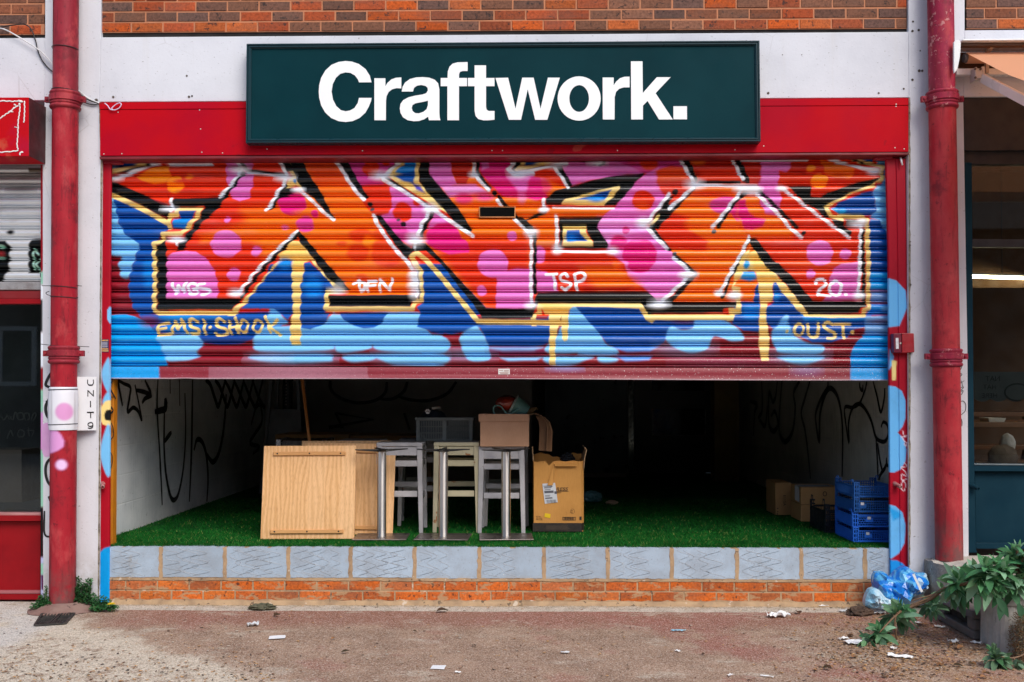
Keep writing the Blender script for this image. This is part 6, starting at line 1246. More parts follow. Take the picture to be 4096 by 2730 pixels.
# ================================================================ downpipes with their collars, cables and the unit plate
def pipe_mat(name, a, b_, flake, fl_t, attr=False):
    t = NT(name); v = t.map((1, 1, .35)); v1 = t.map()
    c = t.mix(t.ramp(t.noise(7, 6, .7, v), .3, .7), a, b_)
    c = t.mix(t.ramp(t.noise(3.1, 6, .7, v1), .52, .66, 0, .7), c, (.10, .014, .02))
    c = t.mix(t.ramp(t.noise(24, 5, .7, t.map((1, 1, .14))), .52, .68, 0, .6), c, (.10, .012, .018)); c = t.mix(t.ramp(t.noise(5, 5, .7, t.map((1, 1, .5), (0, 0, 0), (4, 0, 0))), .52, .64, 0, .6), c, (.46, .06, .065))
    c = t.mix(t.ramp(t.noise(26, 4, .7), .60, .70, 0, .6), c, (.06, .012, .016))
    c = t.mix(t.ramp(t.noise(17, 5, .75), fl_t, fl_t + .05, 0, .85), c, flake)
    X, Y, Z = t.xyz()
    c = t.mix(t.math('MULTIPLY', t.ramp(Z, .05, .42, .8, 0), t.ramp(t.noise(9, 5, .7), .3, .6)), c, (.13, .075, .07))
    if attr:
        at = t.n('ShaderNodeAttribute'); at.attribute_name = 'paint'
        c = t.mix(at.outputs['Alpha'], c, at.outputs['Color'])
    t.pbr(c, t.ramp(t.noise(12, 3), .3, .7, .38, .6), 0, .16, t.bump(t.math('ADD', t.noise(40, 5, .7), t.ramp(t.noise(17, 5, .75), fl_t, fl_t + .05)), .35, .004)); return t.m
m_pipeL = pipe_mat('red_painted_pipe', (.38, .018, .030), (.29, .012, .022), (.42, .16, .14), .70, True)
m_pipeLm = pipe_mat('red_painted_pipe_mid', (.38, .018, .030), (.29, .012, .022), (.42, .16, .14), .70)
m_pipeLu = pipe_mat('weathered_red_pipe', (.31, .026, .042), (.20, .016, .026), (.36, .10, .10), .66)
m_pipeRu = pipe_mat('flaking_maroon_pipe', (.32, .022, .060), (.22, .02, .036), (.52, .22, .22), .575)
m_pipeR = pipe_mat('red_painted_pipe_right', (.36, .018, .030), (.42, .045, .05), (.50, .20, .17), .72)
m_wire = M('black_wire', (.008, .008, .009), rough=.5); m_wirew = M('white_cable', (.72, .72, .74), (.55, .55, .56), 20, rough=.5)
PY = -.115
def pipe(name_label, ax_px, r_lo, r_up, zbase, joints, mats, paint=None, n=48):
    """ax_px: (x, y) of the pipe axis at top and bottom of the photo"""
    (xt, yt), (xb, yb_) = ax_px; pt, pb_ = U(xt, yt, PY), U(xb, yb_, PY); d = (pt - pb_) / (pt.z - pb_.z)
    at = lambda z: pb_ + d * (z - pb_.z)
    root = thing('downpipe', at(zbase), name_label, 'downpipe', 'red downpipes on the pillars')
    zj = [at(0) * 0 + U(xt + (xb - xt) * (y - yt) / (yb_ - yt), y, PY) for y in joints]; zj = [q.z for q in zj]   # collar heights, upper first
    spans = [(zbase, zj[1] - .0, mats[0], r_lo), (zj[1] + .0, zj[0], mats[3], r_lo), (zj[0], pt.z + .3, mats[1], r_up)]
    for i, (z0, z1, m, r) in enumerate(spans):
        if paint and i == 0:
            nz = 300; zs = np.linspace(z0, z1, nz); th = np.linspace(0, 2 * np.pi, n + 1)
            V = np.array([[(at(z).x + r * np.cos(a), at(z).y + r * np.sin(a), z) for a in th] for z in zs]).reshape(-1, 3)
            px, py = proj(V); front_ = np.tile(np.sin(th) < 0, nz)
            m1 = spray(px, py, [o_[:2] + ((255, 255, 255),) + o_[3:] for o_ in paint], (0, 0, 0))[:, 0]; co_ = spray(px, py, paint, (200, 120, 180))
            o = grid_mesh('pipe_section', m, V, n + 1, nz, co_, root); at_ = o.data.color_attributes['paint']
            at_.data.foreach_set('color', np.c_[co_, np.clip(m1, 0, 1) * front_].astype(np.float32).ravel())
        else:
            b = MB(); b.lathe(at(z0), d, [(r, 0), (r, (z1 - z0) * .33), (r, (z1 - z0) * .66), (r, z1 - z0)], n); b.build('pipe_section', m, root, smooth=True)
    for k, z in enumerate(zj):
        m = mats[2]; r = r_lo; c = at(z)
        b = MB(); b.lathe(c - d * .062, d, [(r, -.004), (r + .006, 0), (r + .014, .004), (r + .018, .014), (r + .014, .024), (r + .008, .028), (r + .014, .034), (r + .016, .040), (r + .012, .046), (r + .012, .062), (r + .013, .10), (r + .016, .104), (r + .018, .112), (r + .013, .120), (r_up, .124)], n); b.build('collar', m, root, smooth=True, autosmooth=60)
        b = MB(); b.lathe(c - d * .012, d, [(r + .012, 0), (r + .021, .001), (r + .021, .042), (r + .012, .043)], n)
        for s in (-1, 1): b.obox(c + d * .009 + Vector((s * (r + .034), .0, 0)), (.022, 0, 0), (0, .014, 0), (0, 0, .02))
        b.build('bracket', m, root, bevel=.002)
        for s in (-1, 1):
            b = MB(); b.lathe(c + d * .009 + Vector((s * (r + .036), -.014, 0)), (0, -1, 0), [(.010, 0), (.010, .006), (.006, .009), (0, .009)], 8); b.build('bolt', m, root)
    return root, at
LPAINT = [P('L', 'lil', [(400, 640), (470, 640), (490, 690), (525, 730), (550, 780), (545, 830), (500, 862), (440, 885), (380, 900)], 12), E('L', (226, 190, 230), 525, 985, 52, 46, 16)]
pl_, atL = pipe('dark red downpipe on the left pillar with the wrapped unit plate', ((264, 0), (250, 2410)), .0865, .084, .0, (405, 1420), (m_pipeL, m_pipeLu, m_pipeLu, m_pipeLm), LPAINT)
ZPL = G(3800, 2246, 0).z
plinth_z = U(3795, 2240, PY).z
pr_, atR = pipe('dark red downpipe on the right pillar with flaking paint near the top', ((3762, 0), (3797, 2240)), .0895, .086, plinth_z, (403, 1432), (m_pipeR, m_pipeRu, m_pipeRu, m_pipeR))
# cement collar at the left foot
b = MB(); c = atL(0); b.lathe((c.x + .02, c.y, -.01), (0, 0, 1), [(.24, .01), (.19, .022), (.15, .045), (.105, .058), (.09, .062)], 36)
b.v = [(x + .02 * noise.noise(Vector((x * 9, y * 9, 0))), y + .02 * noise.noise(Vector((x * 9, y * 9, 5))), z + (.006 * noise.noise(Vector((x * 20, y * 20, 3))))) for x, y, z in b.v]
b.build('cement_collar', M('reddish_cement', (.20, .11, .09), (.26, .17, .14), 8, rough=.9, bump=.5, bscale=40, spots=[((.08, .05, .045), 12, .64)]), pl_, smooth=True)

# unit plate: flat plate on the pillar and sheet wrapped round the pipe
usign = thing('unit_sign', U(345, 1722, -.03), 'white plate lettered UNIT 9 strapped around the left downpipe', 'sign')
m_plw = M('white_sign_sheet', (.72, .72, .75), (.62, .62, .66), 3, rough=.45, bump=.1, bscale=8)
b = MB(); b.slab([U(300, 1508, -.09), U(386, 1508, -.03), U(385, 1722, -.03), U(300, 1723, -.09)], (0, .004, 0)); b.build('plate', m_plw, usign)
nz, nth = 40, 40; V, PXY = [], []
z0, z1 = U(250, 1722, -.2).z, U(250, 1549, -.2).z
for i in range(nz):
    z = z0 + (z1 - z0) * i / (nz - 1); c = atL(z); bul = .0065 + .007 * math.sin(math.pi * i / (nz - 1)) ** .6
    for k in range(nth):
        a = R(176) + R(188) * k / (nth - 1); rr = .0865 + bul + .0015 * noise.noise(Vector((a * 3, z * 12, 1)))
        V.append((c.x + rr * math.cos(a), c.y + rr * math.sin(a), z))
px, py = proj(V); co_ = spray(px, py, [E('L', (214, 150, 200), 550, 530, 78, 76, 14), E('L', (150, 140, 145), 440, 500, 5, 150, 8, .6), E('L', (150, 140, 145), 640, 520, 5, 150, 8, .6)], (222, 222, 230))
m_wrap = NT('wrapped_sheet'); t = m_wrap; t.pbr(t.attr(), .4, 0, .4, t.bump(t.noise(25, 4, .6, t.map((1, 1, .3))), .25, .006)); m_wrap = t.m
grid_mesh('wrap', m_wrap, np.array(V), nth, nz, co_, usign)
def LL(x, y): # plate letter coordinates in the detail view
    px_ = x / 2.139; f = (px_ - 300) / 86; return U(px_, 1400 + y / 2.139, -.09 + .06 * f - .0015)
def lstroke(b, pts, w=13): 
    P3 = [LL(*p) for p in pts]; b.ribbon(P3, w / 2.139 / 575, (-.3, -1, 0))
b = MB(); lstroke(b, catmull([(748, 255), (748, 285), (757, 300), (773, 303), (788, 300), (797, 285), (797, 255)])); b.build('letter', m_wire, usign)
b = MB(); lstroke(b, [(750, 400), (750, 345)]); lstroke(b, [(797, 400), (797, 345)]); lstroke(b, [(750, 350), (797, 396)], 14); b.build('letter', m_wire, usign)
b = MB(); lstroke(b, [(772, 437), (772, 492)], 15); b.build('letter', m_wire, usign)
b = MB(); lstroke(b, [(744, 536), (804, 536)], 12); lstroke(b, [(774, 536), (774, 584)], 14); b.build('letter', m_wire, usign)
b = MB(); lstroke(b, catmull([(752, 668), (770, 673), (790, 662), (794, 645), (790, 628), (772, 623), (754, 632), (752, 646), (768, 656), (786, 652), (793, 642)]), 11); b.build('letter', m_wire, usign)
def ring(z, r, slope=0.0, rad=.003, tails=()):
    c = atL(z); pts = [(c.x + r * math.cos(a), c.y + r * math.sin(a), z + slope * math.cos(a)) for a in [R(178) + R(184) * k / 24 for k in range(25)]]
    b = MB(); b.tube(pts, rad, 6)
    for tl in tails: b.tube(catmull([U(x, y, -.115) for x, y in tl], 4), rad * .9, 6)
    return b
for y in (1559, 1699): ring(U(250, y, -.2).z, .097, .003, .003).build('cable_tie', m_wire, usign, smooth=True)
for nm, y, sl, tails in (('thin black wire twisted round the left downpipe under the upper collar zone', 181, -.004, ()), ('thin black wire binding the cable just above the upper left collar', 352, -.006, ()), ('black wire with loose straight ends round the left downpipe, highest of the lower three', 1145, -.006, (((210, 1144), (168, 1144)), ((304, 1143), (327, 1145)))), ('black wire with a hooked left end round the left downpipe', 1187, -.005, (((210, 1184), (190, 1180), (184, 1172), (197, 1166)), ((304, 1188), (312, 1192)))), ('black wire with long ends just above the lower left collar', 1384, -.004, (((212, 1383), (160, 1377)), ((304, 1386), (357, 1388))))):
    ring(U(260, y, -.2).z, .0885, sl, .0028, tails).top('wire_tie', m_wire, nm, 'wire', 'wires round the left downpipe', smooth=True)
# cables from the upper left
Q = lambda pts, yy: [U(x / 2.139, y / 2.139, yy) for x, y in pts]
b = MB(); b.tube(catmull(Q([(-60, 244), (30, 250), (160, 318), (320, 420), (400, 490), (470, 580)], -.03)), .0045, 8); b.tube(catmull(Q([(650, 755), (700, 800), (760, 845), (850, 885)], -.02)), .0045, 8)
b.top('cable', m_wirew, 'white cable running from the upper left brick panel to the pillar pipe', 'cable', smooth=True)
b = MB(); b.tube(catmull(Q([(-20, 240), (120, 215), (215, 212), (265, 250), (295, 320), (310, 370), (320, 420), (350, 500), (400, 570), (470, 632)], -.012)), .0045, 8); b.tube(catmull(Q([(650, 765), (700, 818), (760, 858), (840, 885), (900, 893)], -.018)), .0045, 8); b.tube(catmull(Q([(700, 870), (760, 892), (800, 898), (850, 893), (890, 900)], -.012)), .004, 8)
b.top('cable', m_wire, 'black cable drooping from the brick panel past the left downpipe', 'cable', smooth=True)
b = MB(); b.tube(catmull(Q([(895, 885), (920, 905), (945, 938), (985, 942), (1020, 925), (1038, 895), (1020, 883), (985, 900), (955, 930), (965, 940), (940, 938)], -.045), 5), .0035, 8)
b.top('cable_loop', M('lilac_cable', (.62, .55, .75), rough=.5), 'small loop of pale lilac wire at the left end of the red fascia', 'wire', smooth=True)
# ================================================================ shop on the left
def glass_mat(name, tint=(.8, .85, .85), refl=1.0):
    t = NT(name); fr = t.n('ShaderNodeFresnel'); fr.inputs[0].default_value = 1.5
    gl = t.n('ShaderNodeBsdfGlossy'); gl.inputs['Roughness'].default_value = .015; tr = t.n('ShaderNodeBsdfTransparent'); tr.inputs['Color'].default_value = rgb(tint)
    mx = t.n('ShaderNodeMixShader'); t.lk(t.math('MULTIPLY', fr.outputs[0], refl), mx.inputs[0]); t.lk(tr.outputs[0], mx.inputs[1]); t.lk(gl.outputs[0], mx.inputs[2]); t.lk(mx.outputs[0], t.out.inputs[0]); return t.m
m_glass = glass_mat('window_glass')
m_boxred = NT('red_fascia_paint'); t = m_boxred; c = t.mix(t.ramp(t.noise(2.5, 4, .6), .4, .65), (.46, .004, .008), (.38, .008, .04)); c = t.mix(t.ramp(t.noise(4, 4), .62, .68, 0, .6), c, (.50, .09, .05)); t.pbr(c, .5, 0, .06); m_boxred = t.m
m_redlow = M('red_stall_riser', (.27, .006, .010), (.21, .004, .008), 3, spec=.15, rough=.5, spots=[((.5, .2, .18), 40, .76)])
ls = thing('shopfront', U(60, 2400, .1), 'neighbouring shop on the left with red box fascia, silver shutter and dark window', 'shop front')
yb_ = .08
p1, p2 = U(115, 390, -.235), U(115, 626, -.235)
b = MB(); xr = U(180, 500, 0).x
b.hexa([(-6.5, -.235, p2.z), (p2.x, -.235, p2.z), (xr + .002, 0, p2.z - .002), (-6.5, 0, p2.z - .002), (-6.5, -.235, p1.z), (p1.x, -.235, p1.z), (xr + .002, 0, p1.z), (-6.5, 0, p1.z)])
fb = b.build('fascia_box', m_boxred, ls, bevel=.003)
b = MB(); b.hexa([(p2.x + .001, -.234, p2.z + .002), (p2.x + .003, -.234, p2.z + .002), (xr + .006, .001, p2.z), (xr + .003, .001, p2.z), (p1.x + .001, -.234, p1.z - .002), (p1.x + .003, -.234, p1.z - .002), (xr + .006, .001, p1.z - .002), (xr + .003, .001, p1.z - .002)]); b.build('side_board', M('dark_maroon_board', (.09, .010, .014), (.045, .008, .01), 7, rough=.6, spots=[((.5, .38, .25), 9, .72)]), fb)
m_wp = M('thick_white_paint', (.74, .74, .72), rough=.5)
Z1 = lambda pts, yy=-.238: [U(x / 2.636, 360 + y / 2.636, yy) for x, y in pts]
for pts, w in (([(-40, 118), (60, 118), (140, 122), (200, 118), (240, 128)], .011), ([(190, 120), (230, 125)], .02), ([(255, 120), (258, 200), (255, 280), (250, 350)], .011), ([(-60, 360), (0, 300), (50, 265), (110, 225), (150, 190), (190, 165)], .011), ([(205, 145), (208, 200), (200, 270), (190, 330), (188, 420), (185, 500), (178, 580), (188, 635)], .011), ([(190, 640), (120, 650), (0, 658), (-60, 660)], .011), ([(195, 160), (210, 150)], .022), ([(85, 232), (135, 232)], .008), ([(150, 395), (185, 397)], .006), ([(205, 690), (215, 660), (240, 655)], .013), ([(145, 155), (165, 165)], .012), ([(135, 195), (150, 185)], .01)):
    b = MB(); q = Z1(catmull(pts)); q = [p + Vector((.002 * math.sin(k * 2.1), 0, .002 * math.cos(k * 1.7))) for k, p in enumerate(q)]; b.tube(q, w * .42, 6); b.v = [(x, -.2365 + (y + .238) * .25, z) for x, y, z in b.v]; b.build('paint_scrawl', m_wp, fb, smooth=True)
# silver shutter
SQ2 = [(-330, 640), (171, 640), (166, 1128), (-330, 1128)]
W2 = [np.array(U(x, y, .14)) for x, y in SQ2]; v = np.linspace(0, 1, 300); nS = 488 / 42.2; ph_ = (v * nS - nS) % 1.0; ysl = np.array([slat_y(q) for q in ph_])
uu, vv = np.meshgrid(np.linspace(0, 1, 160), v); V2_ = bil(W2, uu, vv); V2_[..., 1] += ysl[:, None]; P2 = bil([np.array(q, float) for q in SQ2], uu, vv)
SILV = [P('0', (10, 14, 16), [(-20, 965), (25, 965), (45, 985), (40, 1080), (-20, 1180)], 5), E('0', (170, 215, 195), 10, 990, 14, 8, 4), E('0', (140, 30, 30), 5, 1020, 20, 14, 8), E('0', (170, 215, 195), 8, 1035, 16, 5, 4), P('0', (10, 14, 16), [(118, 985), (130, 962), (175, 958), (175, 1095), (118, 1095)], 4), S('0', (175, 220, 200), 9, [(140, 1000), (138, 1030), (142, 1080)], 3), S('0', (175, 220, 200), 8, [(140, 1000), (160, 1020)], 3), S('0', (175, 220, 200), 9, [(168, 1035), (150, 1060), (165, 1090)], 3), E('0', (8, 8, 9), 48, 932, 15, 9, 6), P('0', (50, 45, 42), [(120, 676), (180, 676), (180, 692), (120, 692)], 4), E('0', (60, 55, 50), 90, 760, 50, 8, 14, .7), E('0', (130, 105, 80), 60, 700, 200, 60, 40, .35)]
c2 = spray(P2[..., 0], P2[..., 1], SILV, (232, 234, 236))
t = NT('galvanised_slats'); c = t.attr(); c = t.mix(t.ramp(t.noise(9, 5, .7, t.map((.5, 1, 2))), .5, .75, 0, .5), c, t.mix(.6, c, (.35, .3, .26), 'MULTIPLY')); t.pbr(c, .32, .55, .5, t.bump(t.noise(60, 3), .08, .003)); m_galv = t.m
grid_mesh('shutter_curtain', m_galv, V2_, 160, 300, c2, ls)
b = MB(); b.slab([U(-330, 1128, .12), U(166, 1128, .12), U(165, 1160, .12), U(-330, 1161, .12)], (0, .04, 0)); b.build('shutter_bar', M('dull_galvanised', (.42, .40, .40), (.26, .22, .21), 12, rough=.4, metal=.5, spots=[((.4, .12, .1), 10, .66)]), ls, bevel=.004)
def fpanel(name, pts, Y, dep, mat, bev=.003):
    b = MB(); b.slab([U(x, y, Y) for x, y in pts], (0, dep, 0)); return b.build(name, mat, ls, bevel=bev)
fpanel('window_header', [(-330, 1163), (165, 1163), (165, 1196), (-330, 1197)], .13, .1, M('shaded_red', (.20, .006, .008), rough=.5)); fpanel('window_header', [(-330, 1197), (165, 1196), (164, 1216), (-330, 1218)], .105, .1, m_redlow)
fpanel('window_pane', [(-330, 1216), (164, 1216), (162, 2056), (-330, 2056)], .16, .006, m_glass, 0)
fpanel('sill', [(-330, 2054), (163, 2054), (163, 2063), (-330, 2063)], .085, .12, M('pinkish_sill', (.45, .20, .20), (.35, .14, .14), 12, rough=.5)); fpanel('sill', [(-330, 2063), (163, 2063), (162, 2086), (-330, 2086)], .08, .12, m_redlow)
fpanel('stall_riser', [(-330, 2087), (162, 2087), (161, 2364), (-330, 2364)], .13, .1, m_redlow); fpanel('base_rail', [(-330, 2364), (161, 2364), (161, 2376), (-330, 2376)], .10, .1, M('dusty_red', (.34, .10, .11), rough=.6)); fpanel('base_rail', [(-330, 2376), (161, 2376), (160, 2400), (-330, 2400)], .105, .12, m_redlow)
# painted edge strip of that shop beside the pillar
ny = 300; V, PX_ = [], []
for i in range(ny):
    y = 660 + (2410 - 660) * i / (ny - 1)
    for k, x in enumerate((163, 163, 168, 174, 178)): V.append(tuple(U(x, y, .02) + Vector((0, .1 if k == 0 else 0, 0)))); PX_.append((x, y))
PX_ = np.array(PX_); STR = [P('0', 'teal', [(155, 1095), (180, 1080), (180, 1140), (155, 1140)], 4), P('0', 'wht', [(155, 1140), (180, 1140), (180, 1200), (155, 1200)], 6), P('0', 'blk', [(155, 1200), (172, 1200), (172, 1330), (155, 1330)], 5), P('0', 'wht', [(170, 1200), (185, 1200), (185, 1400), (170, 1400)], 3), P('0', 'wht', [(155, 1330), (185, 1330), (185, 1470), (155, 1470)], 8), P('0', 'teal', [(155, 1560), (185, 1560), (185, 1660), (155, 1660)], 8), P('0', 'lil', [(155, 1650), (185, 1650), (185, 1800), (155, 1800)], 6), P('0', 'teal', [(155, 1800), (185, 1800), (185, 2030), (155, 2030)], 6), P('0', 'blk', [(155, 2030), (176, 2030), (176, 2230), (155, 2230)], 6), P('0', 'lav', [(155, 2230), (185, 2230), (185, 2420), (155, 2420)], 4), P('0', 'teal', [(155, 2255), (180, 2255), (180, 2300), (155, 2300)], 5), P('0', (90, 30, 80), [(162, 2300), (180, 2300), (176, 2360), (166, 2360)], 3)]
grid_mesh('guide_rail', m_rail, np.array(V), 5, ny, spray(PX_[:, 0], PX_[:, 1], STR, (150, 10, 30)), ls, smooth=False)
# tags on the left pillar behind the pipe
pt = MB(); Lp = lambda pts: [U(x / 2.139, 1400 + y / 2.139, -.003) for x, y in catmull(pts)]
tg = thing('pillar_tag', U(195, 1800, 0), 'black marker scrawl and pink paint on the pillar left of the downpipe', 'graffiti')
for pts, w in (([(470, 170), (430, 210), (392, 285), (400, 310), (450, 330)], .020), ([(390, 450), (470, 450)], .03), ([(440, 400), (410, 440), (392, 480), (392, 530), (410, 575), (440, 590)], .022), ([(440, 925), (405, 960), (390, 1010), (392, 1070), (410, 1130), (440, 1170)], .020), ([(425, 1075), (435, 1078)], .03), ([(425, 1250), (440, 1290)], .04)):
    b = MB(); b.ribbon(Lp(pts), w, (0, -1, 0), .2); b.build('stroke', m_tag, tg)
b = MB(); b.ribbon([U(x / 2.139, 2000 + y / 2.139, -.003) for x, y in catmull([(380, 95), (378, 180), (378, 270), (395, 310), (440, 318)])], .014, (0, -1, 0), .2); b.build('stroke', m_tag, tg)
b = MB(); b.slab([U(x / 2.139, 1400 + y / 2.139, -.002) for x, y in catmull([(362, 640), (400, 625), (470, 640), (470, 890), (420, 910), (385, 915), (362, 880)], 4)], (0, .0015, 0)); b.build('pink_patch', M('pink_paint', (.60, .30, .58), (.66, .38, .64), 6, rough=.6), tg)
# room behind its glass
b = MB(); b.box(-6.4, -3.45, 2.2, 2.3, 0, 3); b.box(-6.4, -3.45, .3, 2.2, 3, 3.1); b.box(-3.45, -3.4, .31, 2.3, 0, 3.1); b.box(-6.4, -3.45, .3, 2.3, -.05, .01)
b.build('interior_lining', M('dim_interior', (.03, .035, .032), (.02, .02, .02), 2, rough=.9), ls)
b = MB(); b.slab([U(-200, 1800, .9), U(86, 1800, .9), U(86, 2010, .9), U(-200, 2010, .9)], (0, .3, 0)); b.build('counter', M('dim_brown_panel', (.10, .07, .05), rough=.7), ls)
m_faint = M('faint_reflection_paint', (.008, .011, .011), rough=.8, spec=.1)  # faint strokes painted in for text reflected by the pane
for pts in ([(0, 540), (30, 600), (60, 560), (50, 530), (80, 600)], [(80, 560), (110, 600), (130, 530), (150, 590)], [(160, 600), (150, 550), (190, 540), (200, 590), (165, 600)], [(215, 600), (210, 550), (245, 545), (250, 590), (230, 600)], [(265, 600), (290, 540), (310, 560), (280, 610)], [(60, 760), (90, 690), (110, 740)], [(150, 720), (170, 685), (205, 700), (200, 740), (160, 745), (150, 720)], [(240, 660), (250, 740)], [(225, 690), (290, 690)], [(270, 740), (290, 700)]):
    b = MB(); b.ribbon([U(x / 2.139, 1400 + y / 2.139, .152) for x, y in catmull(pts)], .009, (0, -1, 0), .3); b.build('painted_reflection', m_faint, ls)

# ================================================================ shop on the right
rs = thing('shopfront', U(4000, 2200, .1), 'neighbouring shop on the right with dark navy frame and lit window', 'shop front')
m_navyf = M('navy_painted_frame', (.006, .028, .046), (.010, .040, .060), 2, spec=.06, rough=.5, spots=[((.05, .1, .13), 30, .75)])
m_blkf = M('near_black_fascia', (.010, .008, .010), (.016, .013, .015), 4, rough=.6, spots=[((.2, .17, .16), 24, .78)])
def rpanel(name, pts, Y, dep, mat, bev=.003):
    b = MB(); b.slab([U(x, y, Y) for x, y in pts], (0, dep, 0)); return b.build(name, mat, rs, bevel=bev)
rpanel('fascia_panel', [(3853, 388), (4500, 380), (4500, 600), (3856, 603)], .02, .1, m_blkf); rpanel('frame', [(3856, 604), (4500, 601), (4500, 655), (3858, 658)], .06, .1, m_blkf)
rpanel('frame', [(3856, 650), (3888, 650), (3892, 1300), (3898, 1860), (3904, 2190), (3908, 2212), (3874, 2212), (3866, 1300)], .05, .1, m_navyf)
rpanel('transom', [(3889, 956), (4500, 962), (4500, 992), (3889, 988)], .06, .06, m_blkf)
rpanel('sill', [(3897, 1856), (4500, 1862), (4500, 1868), (3897, 1862)], .045, .1, M('blue_grey_sill', (.06, .09, .11), rough=.4)); rpanel('sill', [(3897, 1862), (4500, 1868), (4500, 1889), (3897, 1886)], .05, .1, m_navyf)
rpanel('stall_riser', [(3899, 1887), (4500, 1890), (4500, 2175), (3903, 2172)], .10, .06, m_navyf); rpanel('threshold', [(3903, 2172), (4500, 2175), (4500, 2200), (3904, 2196)], .06, .1, m_navyf)
rpanel('window_pane', [(3888, 655), (4500, 655), (4500, 1860), (3897, 1858)], .09, .005, m_glass, 0)
b = MB(); a = U(3887, 1943, .05); d = Vector((.38, -.9, -.3)).normalized(); b.tube([a - d * .01, a + d * .02, a + d * .062], [.019, .016, .014], 12, cap=False); b.lathe(a + d * .062, d, [(.014, 0), (.010, .001), (.008, -.02), (0, -.02)], 12); b.build('lock_stud', m_navyf, rs, smooth=True, autosmooth=50)
b = MB(); b.box(3.0, 6.4, 3.6, 3.7, -.1, 3.3); b.box(3.0, 3.05, .2, 3.6, -.1, 3.3); b.box(3.0, 6.4, .2, 3.7, -.1, .3)
b.build('interior_wall', M('brown_interior', (.085, .034, .010), (.06, .024, .007), 2, rough=.8), rs)
b = MB(); b.box(3.0, 6.4, .2, 3.7, 3.3, 3.4); b.box(3.05, 6.4, 1.2, 1.25, 2.35, 3.3); b.build('interior_ceiling', M('brown_ceiling', (.06, .027, .008), rough=.8), rs)
# strip light: the one lamp the photograph shows lit
fl_ = thing('strip_light', U(4000, 1105, 1.0), 'glowing warm white strip light hanging inside the right shop', 'lamp')
a, e = U(3880, 1107, 1.0), U(4400, 1122, 1.35); t = NT('lit_tube'); em = t.n('ShaderNodeEmission'); em.inputs['Color'].default_value = (1, .80, .48, 1); em.inputs['Strength'].default_value = 22.0; t.lk(em.outputs[0], t.out.inputs[0])
b = MB(); b.tube([a, e], .013, 12); b.build('tube', t.m, fl_, smooth=True)
b = MB(); b.bar(a + Vector((0, 0, .02)), e + Vector((0, 0, .02)), .05, .014); b.build('batten', M('lamp_batten', (.5, .45, .35), rough=.5), fl_)
for f in (.24, .7): b = MB(); q = a.lerp(e, f); b.tube([q + Vector((0, 0, .025)), q + Vector((0, 0, 1.0))], .004, 6); b.build('hanger', m_wire, fl_)
# furniture inside
m_tim = M('warm_timber', (.20, .08, .03), (.14, .055, .02), 5, rough=.5)
for y0, lab in ((.9, 'brown timber picnic table just inside the right shop window'), (2.3, 'brown timber picnic table deeper inside the right shop')):
    zt_ = U(4000, 1690 if y0 < 1 else 1650, y0).z; x0 = 3.32 + .1 * y0; tb_ = thing('picnic_table', (x0 + .7, y0 + .3, .3), lab, 'table', 'timber tables inside the right shop')
    b = MB(); b.box(x0, x0 + 1.6, y0, y0 + .7, zt_ - .04, zt_); b.build('table_top', m_tim, tb_, bevel=.004)
    for x in (x0 + .2, x0 + 1.3):
        for s in (-1, 1): b = MB(); b.bar((x, y0 + .35 - s * .1, zt_ - .04), (x, y0 + .35 + s * .42, .30), .08, .04, up=(1, 0, 0)); b.build('leg', m_tim, tb_)
    b = MB(); b.box(x0, x0 + 1.6, y0 - .28, y0 - .04, zt_ - .33, zt_ - .29); b.build('bench_seat', m_tim, tb_, bevel=.004)
m_tray = M('pale_card_tray', (.70, .62, .52), rough=.6)
q = U(3964, 1723, 1.1); b = MB(); b.hexa([(q.x - .06, 1.0, q.z), (q.x + .06, 1.0, q.z), (q.x + .045, 1.2, q.z), (q.x - .045, 1.2, q.z), (q.x - .07, .99, q.z + .03), (q.x + .07, .99, q.z + .03), (q.x + .05, 1.2, q.z + .03), (q.x - .05, 1.2, q.z + .03)])
b.v = [(x, y, z - q.z + U(4000, 1690, .9).z) for x, y, z in b.v]; b.top('card_tray', m_tray, 'pale card tray lying on the nearer timber table in the right shop', 'tray')
b = blob('', (0, 0, 0), (.10, .06, .09), 3, .10, 1.2, 6); q = U(4010, 1830, .62); b.v = [(x + q.x, y + .62, z + q.z) for x, y, z in b.v]; b.top('paper_bag', M('pale_paper_bag', (.20, .12, .07), (.14, .08, .05), 8, rough=.8), 'pale paper bag on the bench inside the right shop window', 'bag')
b = blob('', (0, 0, 0), (.05, .05, .08), 3, .10, 1.2, 9); q = U(4030, 1780, .70); b.v = [(x + q.x, y + .70, z + q.z) for x, y, z in b.v]; b.top('napkin', M('napkin_white', (.6, .5, .42), rough=.8), 'crumpled pale napkin by the paper bag in the right shop window', 'napkin')
# half height window screen with reversed lettering
b = MB(); top_ = [U(3898 + k * 6, 1596 + 12 * abs(math.sin(k * .29)), .13) for k in range(40)]
b.slab([U(3896, 1488, .13), U(4140, 1488, .13)] + top_[::-1], (0, .004, 0)); scr = b.build('window_screen', M('grey_film', (.05, .052, .05), (.035, .037, .035), 4, rough=.5), rs)
m_lett = M('dark_film_lettering', (.006, .006, .006), rough=.6)
for body, x, y, s in (('NAT', 4002, 1525, .052), ('HAT', 3986, 1558, .048), ('HERE', 3990, 1592, .048)):
    txt(body, U(x, y, .126), s, m_lett, scr, sx=-1.0)
b = MB(); q = U(4070, 1570, .125); b.ribbon([(q.x + .09 * math.cos(k * math.pi / 12), q.y, q.z + .06 * math.sin(k * math.pi / 12)) for k in range(20)], .012, (0, -1, 0)); b.build('ring_mark', m_lett, scr)
